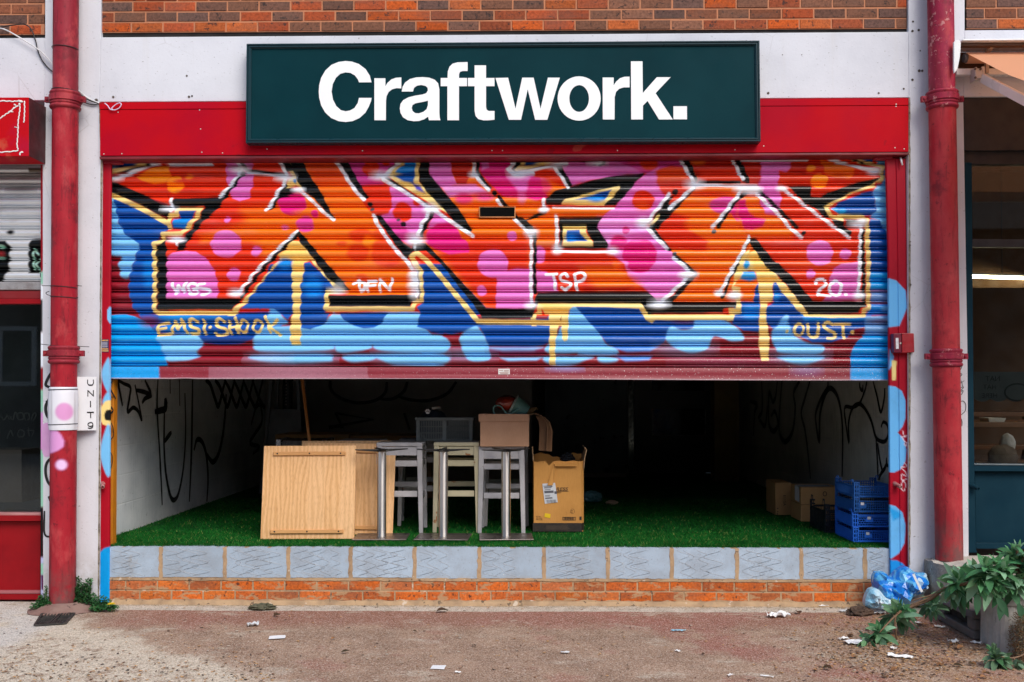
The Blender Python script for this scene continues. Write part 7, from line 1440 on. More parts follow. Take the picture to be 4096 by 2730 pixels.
# tag on the pillar right of the pipe
tg = thing('pillar_tag', U(3845, 1500, 0), 'thin dark marker tag running down the pillar right of the right downpipe', 'graffiti')
Rp = lambda pts: [U(3000 + x / 2.147, 1400 + y / 2.147, -.003) for x, y in catmull(pts)]
for pts in ([(1785, 150), (1800, 125), (1820, 140), (1800, 185), (1785, 200), (1820, 210), (1800, 240), (1785, 290)], [(1800, 230), (1800, 300), (1795, 330)], [(1790, 300), (1840, 265)], [(1815, 265), (1830, 320)], [(1790, 330), (1835, 320), (1810, 350), (1790, 370), (1830, 350), (1815, 385), (1795, 380)], [(1790, 405), (1788, 430)], [(1800, 450), (1830, 440), (1853, 470), (1850, 520), (1825, 550), (1795, 570), (1785, 560)], [(1812, 487), (1814, 490)], [(1826, 520), (1829, 523)], [(1795, 560), (1812, 590), (1822, 620), (1820, 655)]):
    b = MB(); b.ribbon(Rp(pts), .0045, (0, -1, 0), .3); b.build('stroke', m_ink, tg)
tg = None

# awning of the right shop
aw = thing('awning', U(3990, 300, -.1), 'white cased folding awning with peach orange fabric over the right shop', 'awning')
m_alu = M('white_powder_coat', (.74, .75, .76), (.66, .67, .68), 3, rough=.35)
K = lambda x, y, yy: U(3700 + x / 3.732, y / 3.732, yy)
b = MB(); ec = [K(430, 640, -.24), K(455, 603, -.24), K(500, 600, -.24), K(525, 615, -.24), K(540, 640, -.24), K(525, 850, -.24), K(490, 1030, -.24), K(440, 1100, -.24), K(430, 1040, -.24)]
b.slab(ec, (0, .02, 0)); b.v = [(x, y, z) for x, y, z in b.v]; b.build('end_cap', m_alu, aw, bevel=.006)
b = MB(); p, q = K(540, 600, -.23), K(540, 625, -.23); b.box(p.x, 6.5, -.25, -.01, q.z, p.z); b.build('case_top', m_alu, aw, bevel=.004)
b = MB(); b.box(p.x, 6.5, -.02, -.004, K(540, 1040, -.02).z, q.z - .003); b.box(p.x, 6.5, -.21, -.16, q.z - .02, q.z - .002); b.build('case_back', M('awning_inner_brown', (.10, .05, .025), rough=.6), aw)
fab = NT('peach_awning_fabric'); t = fab; tl_ = t.n('ShaderNodeBsdfTranslucent'); tl_.inputs['Color'].default_value = (1.0, .70, .50, 1); df = t.n('ShaderNodeBsdfDiffuse'); df.inputs['Color'].default_value = (.92, .56, .36, 1); mx = t.n('ShaderNodeMixShader'); mx.inputs[0].default_value = .62; t.lk(df.outputs[0], mx.inputs[1]); t.lk(tl_.outputs[0], mx.inputs[2]); t.lk(mx.outputs[0], t.out.inputs[0]); fab = t.m
ra = K(575, 870, -.12); b = MB(); b.lathe(ra, (1, 0, 0), [(.0, 0), (.030, 0), (.030, .012), (.034, .014), (.034, .02)], 20); b.build('roller_end', M('roller_end_grey', (.18, .17, .17), rough=.4, metal=.5), aw, smooth=True, autosmooth=40)
b = MB(); b.lathe(ra + Vector((.021, 0, 0)), (1, 0, 0), [(.038, 0), (.038, 3.3)], 20); b.build('roller', fab, aw, smooth=True)
s0 = K(610, 795, -.14); e0 = U(4096, 315, -.93); e1 = s0 + (e0 - s0) * 1.5; e1.x = s0.x; g = [s0, s0.lerp(e1, .5) - Vector((0, 0, .02)), e1]
b = MB()
for i in range(2): b.add([g[i], g[i] + Vector((3.2, 0, 0)), g[i + 1] + Vector((3.2, 0, 0)), g[i + 1], g[i] + Vector((0, 0, .0012)), g[i] + Vector((3.2, 0, .0012)), g[i + 1] + Vector((3.2, 0, .0012)), g[i + 1] + Vector((0, 0, .0012))], [(0, 1, 2, 3), (4, 7, 6, 5), (0, 3, 7, 4)])
b.build('fabric', fab, aw)
b = MB(); b.box(s0.x, s0.x + 3.2, e1.y - .05, e1.y, e1.z - .08, e1.z + .01); b.build('front_bar', m_alu, aw, bevel=.005)
p, q = K(440, 1045, -.07), K(440, 1140, -.07); b = MB(); b.box(p.x + .0, 6.5, -.10, -.05, q.z, p.z); b.build('torsion_bar', m_alu, aw, bevel=.004)
for x in (930, ):
    b = MB(); b.bar(K(920, 1100, -.11), K(920, 780, -.11), .03, .02); b.bar(K(920, 780, -.11), K(1060, 640, -.2), .03, .02); b.build('bracket', M('bracket_cream', (.45, .36, .28), rough=.5), aw)
b = MB(); c = K(770, 1130, -.13); b.obox(c, (.02, 0, 0), (0, .04, 0), (0, 0, .032)); b.obox(c + Vector((-.022, 0, -.0)), (.006, 0, 0), (0, .045, 0), (0, 0, .045)); b.tube([c + Vector((.03, -.03, .05)), c + Vector((.03, -.03, -.05))], .012, 10); b.build('knuckle', M('arm_casting', (.55, .50, .46), rough=.45), aw, bevel=.003)
for dx, dz in ((-.03, .03), (.005, .028), (-.03, -.03)): b = MB(); b.lathe(c + Vector((dx, -.044, dz)), (0, -1, 0), [(.008, 0), (.008, .008), (0, .008)], 6); b.build('bolt', M('bolt_dark', (.12, .1, .09), rough=.4, metal=.6), aw)
p, q = K(860, 1170, -.16), U(4110, 408, -.62); b = MB(); b.bar(p, q, .03, .062); b.build('arm', m_alu, aw, bevel=.006)
# ================================================================ pavement
t = NT('worn_pavement'); X, Y, Z = t.xyz(); v = t.map()
n1 = t.noise(1.1, 6, .65); n2 = t.noise(3.0, 6, .7); nfine = t.noise(120, 3, .75); nmid = t.noise(55, 3, .65)
def band(sock, lo, hi, a=0, b=1): return t.ramp(sock, lo, hi, a, b)
c = t.mix(band(n2, .35, .65), (.38, .255, .175), (.27, .172, .115))
wob = t.math('ADD', Y, t.math('MULTIPLY', t.math('SUBTRACT', n2, .5), .55))
red = t.math('MULTIPLY', band(wob, -.72, -.42), band(t.math('ADD', X, t.math('MULTIPLY', n1, .8)), -2.6, -2.1))
c = t.mix(t.math('MULTIPLY', red, .8), c, (.27, .11, .072))
c = t.mix(t.math('MULTIPLY', band(n1, .52, .60), .45), c, (.31, .12, .09))
# red tinted tyre lines running away on the right
d1 = t.math('ABSOLUTE', t.math('SUBTRACT', t.math('ADD', X, t.math('MULTIPLY', Y, .75)), .45))
c = t.mix(t.math('MULTIPLY', t.math('MULTIPLY', band(d1, .12, .32, 1, 0), band(n2, .40, .58)), .6), c, (.33, .12, .09))
# pale worn concrete lower left
ex = t.math('ADD', t.math('MULTIPLY', X, -.62), t.math('MULTIPLY', Y, -.81)); ex = t.math('ADD', ex, t.math('MULTIPLY', t.math('SUBTRACT', n2, .5), .75))
pale = band(ex, 2.12, 2.36); c = t.mix(pale, c, t.mix(band(nmid, .35, .65), (.66, .58, .46), (.50, .42, .32)))
c = t.mix(t.math('MULTIPLY', t.math('MULTIPLY', band(ex, 2.35, 2.6), band(t.noise(9, 6, .8), .50, .60)), .75), c, (.24, .14, .085))
c = t.mix(t.math('MULTIPLY', band(t.noise(2.3, 5, .7, t.map((1, 1.6, 1), (0, 0, 0), (3, 1, 0))), .56, .66), .5), c, (.50, .43, .34))
# litter coloured dust lower right
ey = t.math('ADD', X, t.math('MULTIPLY', t.math('SUBTRACT', n2, .5), 1.2)); dust = t.math('MULTIPLY', band(ey, 1.55, 2.1), band(t.noise(5, 6, .75), .46, .60)); c = t.mix(t.math('MULTIPLY', dust, .75), c, (.33, .19, .10))
# pale strip of concrete along the foot of the wall
wob2 = t.math('ADD', Y, t.math('MULTIPLY', t.math('SUBTRACT', t.noise(6, 5, .7), .5), .05)); st_ = band(wob2, -.155, -.135); c = t.mix(st_, c, t.mix(band(t.noise(9, 6, .75), .35, .65), (.58, .52, .44), (.40, .35, .28)))
c = t.mix(t.math('MULTIPLY', band(Y, -.03, .02), band(t.noise(14, 5, .7), .38, .55)), c, (.33, .26, .16))
c = t.mix(t.math('MULTIPLY', band(X, -2.95, -3.15), band(n2, .35, .55)), c, (.56, .52, .47))
c = t.mix(t.ramp(nfine, .54, .64, 0, .9), c, t.mix(.5, c, (.85, .80, .74))); c = t.mix(t.ramp(nfine, .46, .38, 0, .95), c, t.mix(.75, c, (.10, .08, .07), 'MULTIPLY'))
c = t.mix(t.ramp(nmid, .66, .72, 0, .6), c, (.60, .55, .48)); c = t.mix(t.ramp(nmid, .34, .27, 0, .6), c, (.07, .045, .035)); vg = t.vor(130); c = t.mix(t.ramp(vg, .10, .03, 0, .55), c, (.62, .58, .52))
hgt = t.math('ADD', t.math('MULTIPLY', nfine, .5), t.math('ADD', nmid, t.math('MULTIPLY', n2, 1.5)))
t.pbr(c, .85, 0, .3, t.bump(hgt, .65, .006)); m_pave = t.m
b = MB(); nx, ny = 90, 40
xs = [-60, -30, -12] + [-6 + 12 * i / nx for i in range(nx + 1)] + [12, 30, 60]; ysx = [-60, -30, -15, -9] + [-5.5 + 5.62 * i / ny for i in range(ny + 1)] + [.3]
V = [(x, y, .004 * noise.noise(Vector((x * 1.3, y * 1.3, 0))) * (1 if -6 < x < 6 and y > -6 else 0) - .004) for y in ysx for x in xs]; w_ = len(xs)
b.add(V, [(j * w_ + i, j * w_ + i + 1, (j + 1) * w_ + i + 1, (j + 1) * w_ + i) for j in range(len(ysx) - 1) for i in range(w_ - 1)])
tag(b.build('pavement', m_pave, smooth=True), kind='structure')

# drain cover
g0 = [G(x, y) for x, y in ((139, 2505), (262, 2497), (297, 2458), (168, 2460))]
dg = thing('drain_cover', sum(g0, Vector()) / 4, 'black cast iron drain grating in the pavement at the foot of the left downpipe', 'drain cover')
a, bq, cq, dq = g0; P4 = lambda u_, v_: a.lerp(bq, u_).lerp(dq.lerp(cq, u_), v_)
m_drain = M('dirty_cast_iron', (.018, .018, .018), (.05, .045, .04), 30, rough=.6, bump=.3)
b = MB(); zq = Vector((0, 0, .004)); b.add([P4(0, 0) + zq * .6, P4(1, 0) + zq * .6, P4(1, 1) + zq * .6, P4(0, 1) + zq * .6], [(0, 1, 2, 3)]); b.build('pit', M('drain_pit', (.004, .004, .004), rough=.9), dg)
b = MB()
def gb(u0, v0, u1, v1, w=.008): b.bar(P4(u0, v0) + Vector((0, 0, .006)), P4(u1, v1) + Vector((0, 0, .006)), w, .010)
for q in ((0, 0, 1, 0), (1, 0, 1, 1), (1, 1, 0, 1), (0, 1, 0, 0)): gb(*q, .014)
gb(.42, 0, .55, 1, .009); gb(.52, 0, .62, 1, .009)
for k in range(5): gb(.02 + .02 * k, .28 + .11 * k, .42, .40 + .10 * k, .007); gb(.66, .36 + .10 * k, .97, .26 + .12 * k, .007)
for k in range(4): gb(.12 + .08 * k, 0, .18 + .07 * k, .22 + .03 * k, .007); gb(.60 + .09 * k, 0, .62 + .08 * k, .30 - .04 * k, .007); gb(.15 + .10 * k, 1, .13 + .10 * k, .84, .007); gb(.66 + .08 * k, 1, .64 + .08 * k, .84, .007)
b.build('grating', m_drain, dg)

# ================================================================ concrete plinth, pallet, planter on the right
m_conc = NT('rough_concrete'); t = m_conc
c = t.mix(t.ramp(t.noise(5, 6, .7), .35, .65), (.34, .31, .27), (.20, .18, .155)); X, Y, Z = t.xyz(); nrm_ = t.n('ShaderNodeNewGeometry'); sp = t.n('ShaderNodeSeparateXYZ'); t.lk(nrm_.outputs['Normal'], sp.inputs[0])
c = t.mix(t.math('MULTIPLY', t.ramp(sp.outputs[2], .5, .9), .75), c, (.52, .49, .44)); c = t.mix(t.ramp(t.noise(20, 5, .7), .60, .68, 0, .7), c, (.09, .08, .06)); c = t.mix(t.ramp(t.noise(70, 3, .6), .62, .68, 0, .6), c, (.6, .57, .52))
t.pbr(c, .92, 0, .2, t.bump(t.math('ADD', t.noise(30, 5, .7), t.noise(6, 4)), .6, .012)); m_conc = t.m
def rough_box(x0, x1, y0, y1, z0, z1, name, mat, parent, seed, amp=.012, res=.03, skip=()):
    bm = bmesh.new(); bmesh.ops.create_cube(bm, size=1)
    n = max(2, int(max(x1 - x0, y1 - y0, z1 - z0) / res / 2)); bmesh.ops.subdivide_edges(bm, edges=bm.edges, cuts=min(n, 24), use_grid_fill=True)
    b = MB()
    for v in bm.verts:
        p = Vector((x0 + (x1 - x0) * (v.co.x + .5), y0 + (y1 - y0) * (v.co.y + .5), z0 + (z1 - z0) * (v.co.z + .5)))
        e = sum(1 for k in range(3) if abs(abs(v.co[k]) - .5) < 1e-4); cen = Vector(((x0 + x1) / 2, (y0 + y1) / 2, (z0 + z1) / 2))
        q = p * 7 + Vector((seed, seed, seed)); d = Vector((noise.noise(q), noise.noise(q + Vector((9, 0, 0))), noise.noise(q + Vector((0, 9, 0)))))
        p += d * amp + d * amp * (.8 if e > 1 else 0); 
        if e > 1:
            in_ = Vector((-math.copysign(1, v.co.x) if abs(abs(v.co.x) - .5) < 1e-4 else 0, -math.copysign(1, v.co.y) if abs(abs(v.co.y) - .5) < 1e-4 else 0, -math.copysign(1, v.co.z) if abs(abs(v.co.z) - .5) < 1e-4 else 0)); p += in_ * amp * (.6 + max(0, noise.noise(q * 2.3)) * 2)
        v.co = p
    b.add([v.co.copy() for v in bm.verts], [tuple(x.index for x in f.verts) for f in bm.faces]); bm.free()
    return b
plx = U(3694, 2225, 0).x
b = rough_box(plx, 6.6, -.34, .03, -.03, plinth_z + .004, '', None, None, 3, .010)
for i, (x, y, z) in enumerate(b.v):     # rounded nearer corner
    f = max(0, 1 - (x - plx) / .14) * max(0, (-.12 - y) / .22); b.v[i] = (x + .13 * f * f, y + .02 * f, z - .012 * f)
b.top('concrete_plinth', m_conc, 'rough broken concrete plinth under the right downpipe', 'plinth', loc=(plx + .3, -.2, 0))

m_pal = M('dark_plastic_pallet', (.15, .13, .12), (.10, .085, .08), 5, rough=.7, bump=.2, bscale=30, spots=[((.2, .18, .16), 40, .72)])
pa = thing('plastic_pallet', (2.9, -.6, 0), 'dark grey plastic pallet edge on the ground between the plinth and the concrete planter', 'pallet')
X0 = 2.705; ya, yb2 = -.90, -.36
b = MB(); b.hexa([(X0, ya, 0), (X0 + .6, ya, 0), (X0 + .6, yb2, 0), (X0, yb2, 0), (X0 + .004, ya, .055), (X0 + .6, ya, .055), (X0 + .6, yb2, .055), (X0 + .004, yb2, .055)]); b.build('bottom_rail', m_pal, pa, bevel=.01)
b = MB(); b.box(X0 + .004, X0 + .6, ya - .002, ya + .10, .056, .125); b.build('foot_block', m_pal, pa, bevel=.008); b = MB(); b.box(X0 + .004, X0 + .6, yb2 - .10, yb2, .056, .125); b.build('foot_block', m_pal, pa, bevel=.008)
b = MB(); b.hexa([(X0 - .012, ya - .012, .126), (X0 + .62, ya - .012, .126), (X0 + .62, yb2, .126), (X0 - .012, yb2, .126), (X0 + .0, ya - .004, .172), (X0 + .62, ya - .004, .172), (X0 + .62, yb2, .172), (X0 + .0, yb2, .172)]); b.build('deck', m_pal, pa, bevel=.01)
b = MB(); b.box(X0 + .05, X0 + .6, ya + .10, yb2 - .10, .056, .126); b.build('hollow_shade', M('pallet_shadow', (.02, .017, .016), rough=.9), pa)  # near-black fill painted as the shade inside the pallet's hollow

m_plant = NT('fluted_concrete'); t = m_plant; c = t.mix(t.ramp(t.noise(6, 6, .7), .35, .65), (.52, .49, .45), (.36, .34, .315)); c = t.mix(t.ramp(t.noise(14, 5, .7, t.map((1, 1, .35))), .56, .66, 0, .6), c, (.12, .11, .10)); c = t.mix(t.ramp(t.noise(50, 3, .6), .64, .70, 0, .5), c, (.55, .53, .5)); t.pbr(c, .9, 0, .2, t.bump(t.noise(50, 5, .7), .4, .006)); m_plant = t.m
px0, pya, pyb, pz = 2.735, -1.22, -.92, .27
pn = thing('concrete_planter', (3.3, -1.1, 0), 'weathered grey concrete planter with vertical flutes at the right edge', 'planter')
def outline(off):
    out = []
    def run(p, q, nf, skip=.2):
        p, q = Vector(p), Vector(q); d = (q - p); L_ = d.length; n = Vector((d.y, -d.x)) / L_; m = nf * 12
        for k in range(m):
            f = k / m; ph = (f * nf) % 1; dep = .016 * max(0, math.sin(math.pi * (ph - .30) / .40)) ** .6 if .30 < ph < .70 else 0
            w = p + d * f - n * dep; out.append((w.x, w.y))
    run((px0 + off, pyb), (px0 + off, pya + .03), 3); out.append((px0 + off + .008, pya + .01 + off)); run((px0 + off + .03, pya + off), (px0 + 1.9, pya + off), 18); out.append((px0 + 1.9, pyb)); return out
o0, o1 = outline(.0), outline(.010); n = len(o0); b = MB()
vs = [(x, y, -.01) for x, y in o0] + [(x, y, pz) for x, y in o1]
b.add(vs, [(i, (i + 1) % n, n + (i + 1) % n, n + i) for i in range(n)]); b.build('tub', m_plant, pn)
b = MB(); b.box(px0 - .004, px0 + 1.92, pya - .004, pya + .05, pz, pz + .05); b.box(px0 - .004, px0 + .05, pya + .05, pyb, pz, pz + .05); b.box(px0 + .05, px0 + 1.92, pyb - .05, pyb, pz, pz + .05); b.box(px0 + 1.87, px0 + 1.92, pya + .05, pyb - .05, pz, pz + .05); b.build('rim', m_plant, pn, bevel=.012)
b = MB(); b.box(px0 + .05, px0 + 1.87, pya + .05, pyb - .05, pz - .02, pz + .015); b.build('soil', M('dark_soil', (.03, .022, .016), (.06, .045, .03), 30, rough=.95, bump=.6), pn)

# ================================================================ plants
def leaf_mat(name):
    t = NT(name); c = t.attr(); geo = t.n('ShaderNodeNewGeometry'); c = t.mix(t.ramp(t.noise(60, 3), .4, .7, 0, .3), c, t.mix(.5, c, (.5, .6, .4), 'MULTIPLY'))
    c = t.mix(t.math('MULTIPLY', geo.outputs['Backfacing'], .35), c, (.22, .30, .20))
    tl_ = t.n('ShaderNodeBsdfTranslucent'); t.lk(c, tl_.inputs[0]); p = t.pbr(c, .5, 0, .22); mx = t.n('ShaderNodeMixShader'); mx.inputs[0].default_value = .22; t.lk(p.outputs[0], mx.inputs[1]); t.lk(tl_.outputs[0], mx.inputs[2]); t.lk(mx.outputs[0], t.out.inputs[0]); return t.m
m_leaf = leaf_mat('shrub_leaf'); m_weed = leaf_mat('weed_leaf')
m_stem = M('woody_stem', (.22, .13, .075), (.14, .08, .045), 20, rough=.8)
def leaf(b, base, d, up_, L_, w, droop, col, fold=.25, n=6):
    d = Vector(d).normalized(); up_ = Vector(up_); up_ = (up_ - d * up_.dot(d)).normalized(); side = d.cross(up_); vs = []
    p = Vector(base); dirv = d.copy(); rnd_t = rnd.uniform(-.25, .25)
    for k in range(n + 1):
        f = k / n; hw = w * .5 * (math.sin(math.pi * min(1, f * .93 + .07)) ** .85) * (1 - .35 * f) * 1.35; s2 = (side + up_ * rnd_t * f).normalized(); lift = up_ * fold * hw
        vs += [p + s2 * hw + lift, p.copy(), p - s2 * hw + lift]
        dirv = (dirv + Vector((0, 0, -1)) * droop / n).normalized(); up_ = (up_ - dirv * up_.dot(dirv)).normalized(); side = dirv.cross(up_); p = p + dirv * (L_ / n)
    fs = []
    for k in range(n): o_ = 3 * k; fs += [(o_, o_ + 1, o_ + 4, o_ + 3), (o_ + 1, o_ + 2, o_ + 5, o_ + 4)]
    b.add(vs, fs, col)
def whorl(b, c, axis, n, L_, w, r, tone=1.0, droop=1.0, spread=1.0):
    axis = Vector(axis).normalized(); u_ = axis.orthogonal().normalized(); v_ = axis.cross(u_)
    for k in range(n):
        f = k / max(1, n - 1); a = k * 2.4 + r.uniform(-.3, .3); el = 1.25 * (1 - f) * spread - .35 * f + r.uniform(-.15, .15)   # outer leaves first
        rad = u_ * math.cos(a) + v_ * math.sin(a); d = rad * math.cos(1.2 - el * .9) * 1.0 + axis * math.sin(1.2 - el * .9); l = L_ * (1 - .55 * f) * r.uniform(.8, 1.15)
        g = r.random(); tn = tone * r.uniform(.75, 1.25); col = (.032 * tn + .05 * f + .02 * g, .115 * tn + .11 * f, .050 * tn + .04 * f) if g < .68 else (.15 * tn, .27 * tn, .17 * tn)
        leaf(b, Vector(c) - axis * .05 * (1 - f) + rad * .006, d, axis, l, w * (1 - .4 * f), droop * (1.1 - .8 * f) * r.uniform(.6, 1.4), col)
KK = lambda x, y, yy: U(3350 + x / 2.571, 2120 + y / 2.571, yy)
r = random.Random(21); rnd.seed(5)
sh = thing('shrub', KK(1900, 700, -1.05), 'long leafed green shrub spilling from the concrete planter across the plinth and litter', 'shrub')
def ysh(x): return -1.30 if x > 1420 else (-1.02 if x > 1130 else (-.72 if x > 860 else (-.80 if x > 540 else -1.0)))
b = MB(); tips = [(1235, 490, 16, 1.0, (-.5, -.4, .8)), (1180, 540, 9, 1.0, (-.8, -.5, .1)), (1300, 560, 14, 1.05, (-.2, -.8, .2)), (1200, 640, 10, 1.1, (-.3, -.7, -.4)), (1290, 660, 8, 1.1, (0, -.7, -.7)), (1420, 390, 15, .85, (-.3, -.4, .9)), (1340, 430, 11, .8, (-.3, -.2, .9)), (1560, 430, 18, 1.0, (-.1, -.6, .8)), (1470, 520, 14, 1.05, (-.3, -.9, 0)), (1400, 590, 8, .9, (-.1, -.8, -.6)), (1500, 600, 7, .75, (0, -.7, -.8)), (1640, 510, 15, 1.05, (0, -.9, .3)), (1600, 580, 8, .8, (0, -.8, -.7)), (1700, 380, 15, .9, (.1, -.5, .9)), (1520, 350, 11, .8, (-.1, -.3, .9)), (1620, 320, 10, .8, (0, -.3, .9)), (1810, 320, 17, 1.0, (.1, -.4, 1)), (1850, 180, 10, .75, (.15, -.1, 1)), (1790, 230, 9, .8, (-.5, -.2, .8)), (1900, 430, 16, 1.15, (0, -.7, .7)), (1790, 560, 13, 1.1, (-.1, -.9, .1)), (1890, 570, 12, .95, (0, -.9, -.2)), (1700, 590, 7, .7, (0, -.8, -.6)), (1980, 300, 16, 1.1, (.2, -.5, .9)), (2050, 450, 16, 1.2, (.1, -.7, .7)), (2120, 250, 14, 1.1, (.1, -.4, .9)), (1080, 600, 6, .7, (-.3, -.3, .9)), (980, 750, 13, .8, (-.3, -.6, .6)), (1010, 700, 8, .6, (-.3, -.3, .9)), (950, 820, 9, .75, (-.4, -.8, -.3)), (1010, 830, 8, .75, (.2, -.8, -.5)), (610, 850, 16, .95, (-.4, -.5, .8)), (640, 760, 9, .7, (-.2, -.3, 1)), (560, 920, 9, 1.0, (-.6, -.7, -.2)), (640, 930, 9, 1.05, (.1, -.8, -.4)), (720, 830, 13, .6, (.1, -.6, .7)), (760, 880, 9, .55, (.2, -.6, .3)), (745, 960, 5, .8, (.2, -.6, -.9)), (430, 1030, 15, .85, (-.3, -.5, .7)), (350, 1120, 14, .9, (-.6, -.5, .4)), (460, 1120, 10, .85, (.1, -.8, -.3)), (380, 1190, 9, 1.0, (-.1, -.8, -.8)), (270, 1160, 6, .9, (-.9, -.4, -.3))]
for x, y, n_, k_, ax_ in tips:
    L_ = .155 * k_; whorl(b, KK(x, y, ysh(x) + r.uniform(-.05, .05)), ax_, max(5, int(n_ * .85)), L_, L_ * .29, r, 1.7, .95)
for x, y, dx in ((1690, 720, -.3), (1860, 760, .2), (740, 1200, .9), (1640, 700, .6), (1440, 660, -.2), (1250, 700, .2), (440, 1250, -.1)): leaf(b, KK(x, y, ysh(x)), (dx, -.3, -1), (0, -1, .2), .12, .04, .3, (.03, .10, .045))
b.build('leaves', m_leaf, sh, cols=True, smooth=True)
def ysh2(x): return float(np.interp(x, [300, 540, 700, 860, 1000, 1130, 1420, 2000], [-1.0, -.95, -.78, -.74, -.74, -.9, -1.2, -1.3]))
def stems(paths, parent, mat):
    for pts, r0, r1 in paths:
        q = catmull([tuple(KK(p[0], p[1], ysh2(p[0]))) for p in pts], 5); b = MB(); m = len(q); b.tube(q, [r0 + (r1 - r0) * k / (m - 1) for k in range(m)], 7); b.build('stem', mat, parent, smooth=True)
stems([([(2000, 560, -1.05), (1800, 420, -.95), (1560, 470, -.72), (1300, 560, -.64), (1100, 600, -.6), (980, 680, -.62), (850, 740, -.66), (700, 800, -.72), (610, 860, -.78)], .013, .005), ([(1100, 602, -.6), (950, 720, -.6), (800, 775, -.66), (640, 850, -.75), (520, 960, -.88), (430, 1060, -.95)], .009, .004), ([(1090, 610, -.6), (1000, 660, -.58), (900, 690, -.6), (760, 730, -.62)], .008, .003), ([(595, 1000, -.82), (605, 1100, -.88), (620, 1180, -.95), (600, 1260, -1.0), (560, 1300, -1.05)], .005, .003), ([(600, 880, -.78), (590, 950, -.8), (590, 1030, -.84)], .005, .005), ([(360, 1130, -1.0), (290, 1210, -1.02), (270, 1290, -1.05), (235, 1340, -1.06)], .004, .002), ([(620, 1170, -.94), (560, 1220, -.97), (480, 1280, -1.0)], .003, .0015), ([(1915, 280, -.9), (1850, 400, -.9), (1700, 530, -.85)], .007, .005), ([(1845, 190, -.8), (1850, 330, -.85), (1900, 500, -1.0)], .006, .008), ([(720, 830, -.74), (860, 760, -.66)], .003, .004), ([(1560, 640, -.78), (1640, 640, -.8), (1740, 640, -.9)], .003, .004)], sh, m_stem)
sp2 = thing('shrub_sprig', KK(1650, 1420, -1.55), 'single leafy green sprig hanging in front of the concrete planter at the bottom right', 'sprig')
b = MB(); YS = -1.5
for x, y, n_, L_, ax_ in ((1640, 1290, 16, .105, (-.1, -.5, .8)), (1600, 1220, 9, .075, (-.3, -.2, 1)), (1720, 1330, 10, .105, (.3, -.8, .2)), (1680, 1400, 7, .11, (0, -.9, -.6)), (1870, 1390, 9, .10, (.3, -.7, -.3)), (1930, 1450, 8, .10, (.4, -.7, -.3))): whorl(b, KK(x, y, YS), ax_, n_, L_, L_ * .32, r, .9, 1.1)
b.build('leaves', m_leaf, sp2, cols=True, smooth=True)
for pts in ([(2050, 1180, -1.3), (1900, 1290, -1.42), (1760, 1320, -1.48), (1640, 1290, -1.5)], [(1800, 1310, -1.46), (1860, 1380, -1.48), (1920, 1450, -1.5)]):
    q = catmull([tuple(KK(*p)) for p in pts], 5); b = MB(); b.tube(q, .004, 6); b.build('stem', m_stem, sp2, smooth=True)
# brown dried brush at the edge
b = MB(); r2 = random.Random(8); cA, cB = KK(1905, 880, -1.35), KK(1905, 1440, -1.35)
for k in range(5200):
    f = r2.random(); c0 = cA.lerp(cB, f); hw = .05 + .035 * math.sin(math.pi * f) ; p = Vector((c0.x + r2.uniform(-1, 1) * hw * 1.2 + .05, c0.y + r2.uniform(-.06, .10), c0.z)); d = Vector((r2.uniform(-1, .6), r2.uniform(-1, .3), r2.uniform(-.8, .8))).normalized(); L_ = r2.uniform(.008, .02); s_d = d.orthogonal().normalized() * .0025; g = r2.random(); col = (.10 + .12 * g, .045 + .05 * g, .018 + .02 * g)
    b.add([p - s_d, p + s_d, p + d * L_], [(0, 1, 2)], col)
br2 = thing('dried_bush', KK(1930, 1440, -1.35), 'dense brown dried bush at the right edge in front of the planter', 'bush'); br2.location.z = 0
b.build('twigs', leaf_mat('dry_brown_twigs'), br2, cols=True); b = MB(); q = KK(1960, 1440, -1.33); b.lathe((q.x + .05, q.y + .02, 0), (0, 0, 1), [(.03, 0), (.05, .05), (.05, q.z + .3), (0, q.z + .34)], 12); b.build('core', M('dark_core', (.02, .012, .008), rough=.95), br2)

# weeds round the left pipe
def weed(label, blobs, seed, size, flowers=()):
    r3 = random.Random(seed); c = blobs[0]; b = MB()
    base = Vector((c[0].x, c[0].y, 0)); root = thing('weed', base, label, 'weed', 'weeds at the foot of the left pillar')
    for cc, rad, n_, tone in blobs:
        for k in range(n_):
            d = Vector((r3.gauss(0, 1), r3.gauss(0, 1), r3.gauss(0, 1))).normalized() * (r3.random() ** .4); p = Vector(cc) + Vector((d.x * rad[0], d.y * rad[1], d.z * rad[2])); p.z = max(p.z, .006); p.y = min(p.y, -.012)
            o_ = Vector((d.x + r3.gauss(0, .4), d.y - .5 + r3.gauss(0, .4), .5 + r3.gauss(0, .4))); g = tone * r3.uniform(.6, 1.3)
            leaf(b, p, o_, (0, -.3, 1), size * r3.uniform(.6, 1.3), size * r3.uniform(.45, .7), r3.uniform(.2, 1.2), (.030 * g, .115 * g, .034 * g), n=3)
    b.build('leaves', m_weed, root, cols=True, smooth=True)
    b = MB()
    for cc, rad, n_, tone in blobs:
        for k in range(6): q = Vector(cc) + Vector((r3.uniform(-1, 1) * rad[0] * .6, r3.uniform(-1, 1) * rad[1] * .6, r3.uniform(-.2, .9) * rad[2])); q.y = min(q.y, -.012); b.tube([(cc[0] + r3.uniform(-.02, .02), min(cc[1], -.015), .0), ((cc[0] + q.x) / 2, min(q.y, -.015), q.z * .6), q], .0018, 5)
    b.build('stems', M('weed_stem', (.08, .14, .04), rough=.7), root)
    for q in flowers:
        b = MB()
        for k in range(26): a = k * 2.4; rr = .004 + .016 * (k / 26) ** .5; leaf(b, q, (math.cos(a), math.sin(a) - .4, .9 - .7 * k / 26), (0, -.3, 1), rr + .006, .006, .2, (.80, .55, .01), n=2)
        b.build('flower', m_weed, root, cols=True)
    return root
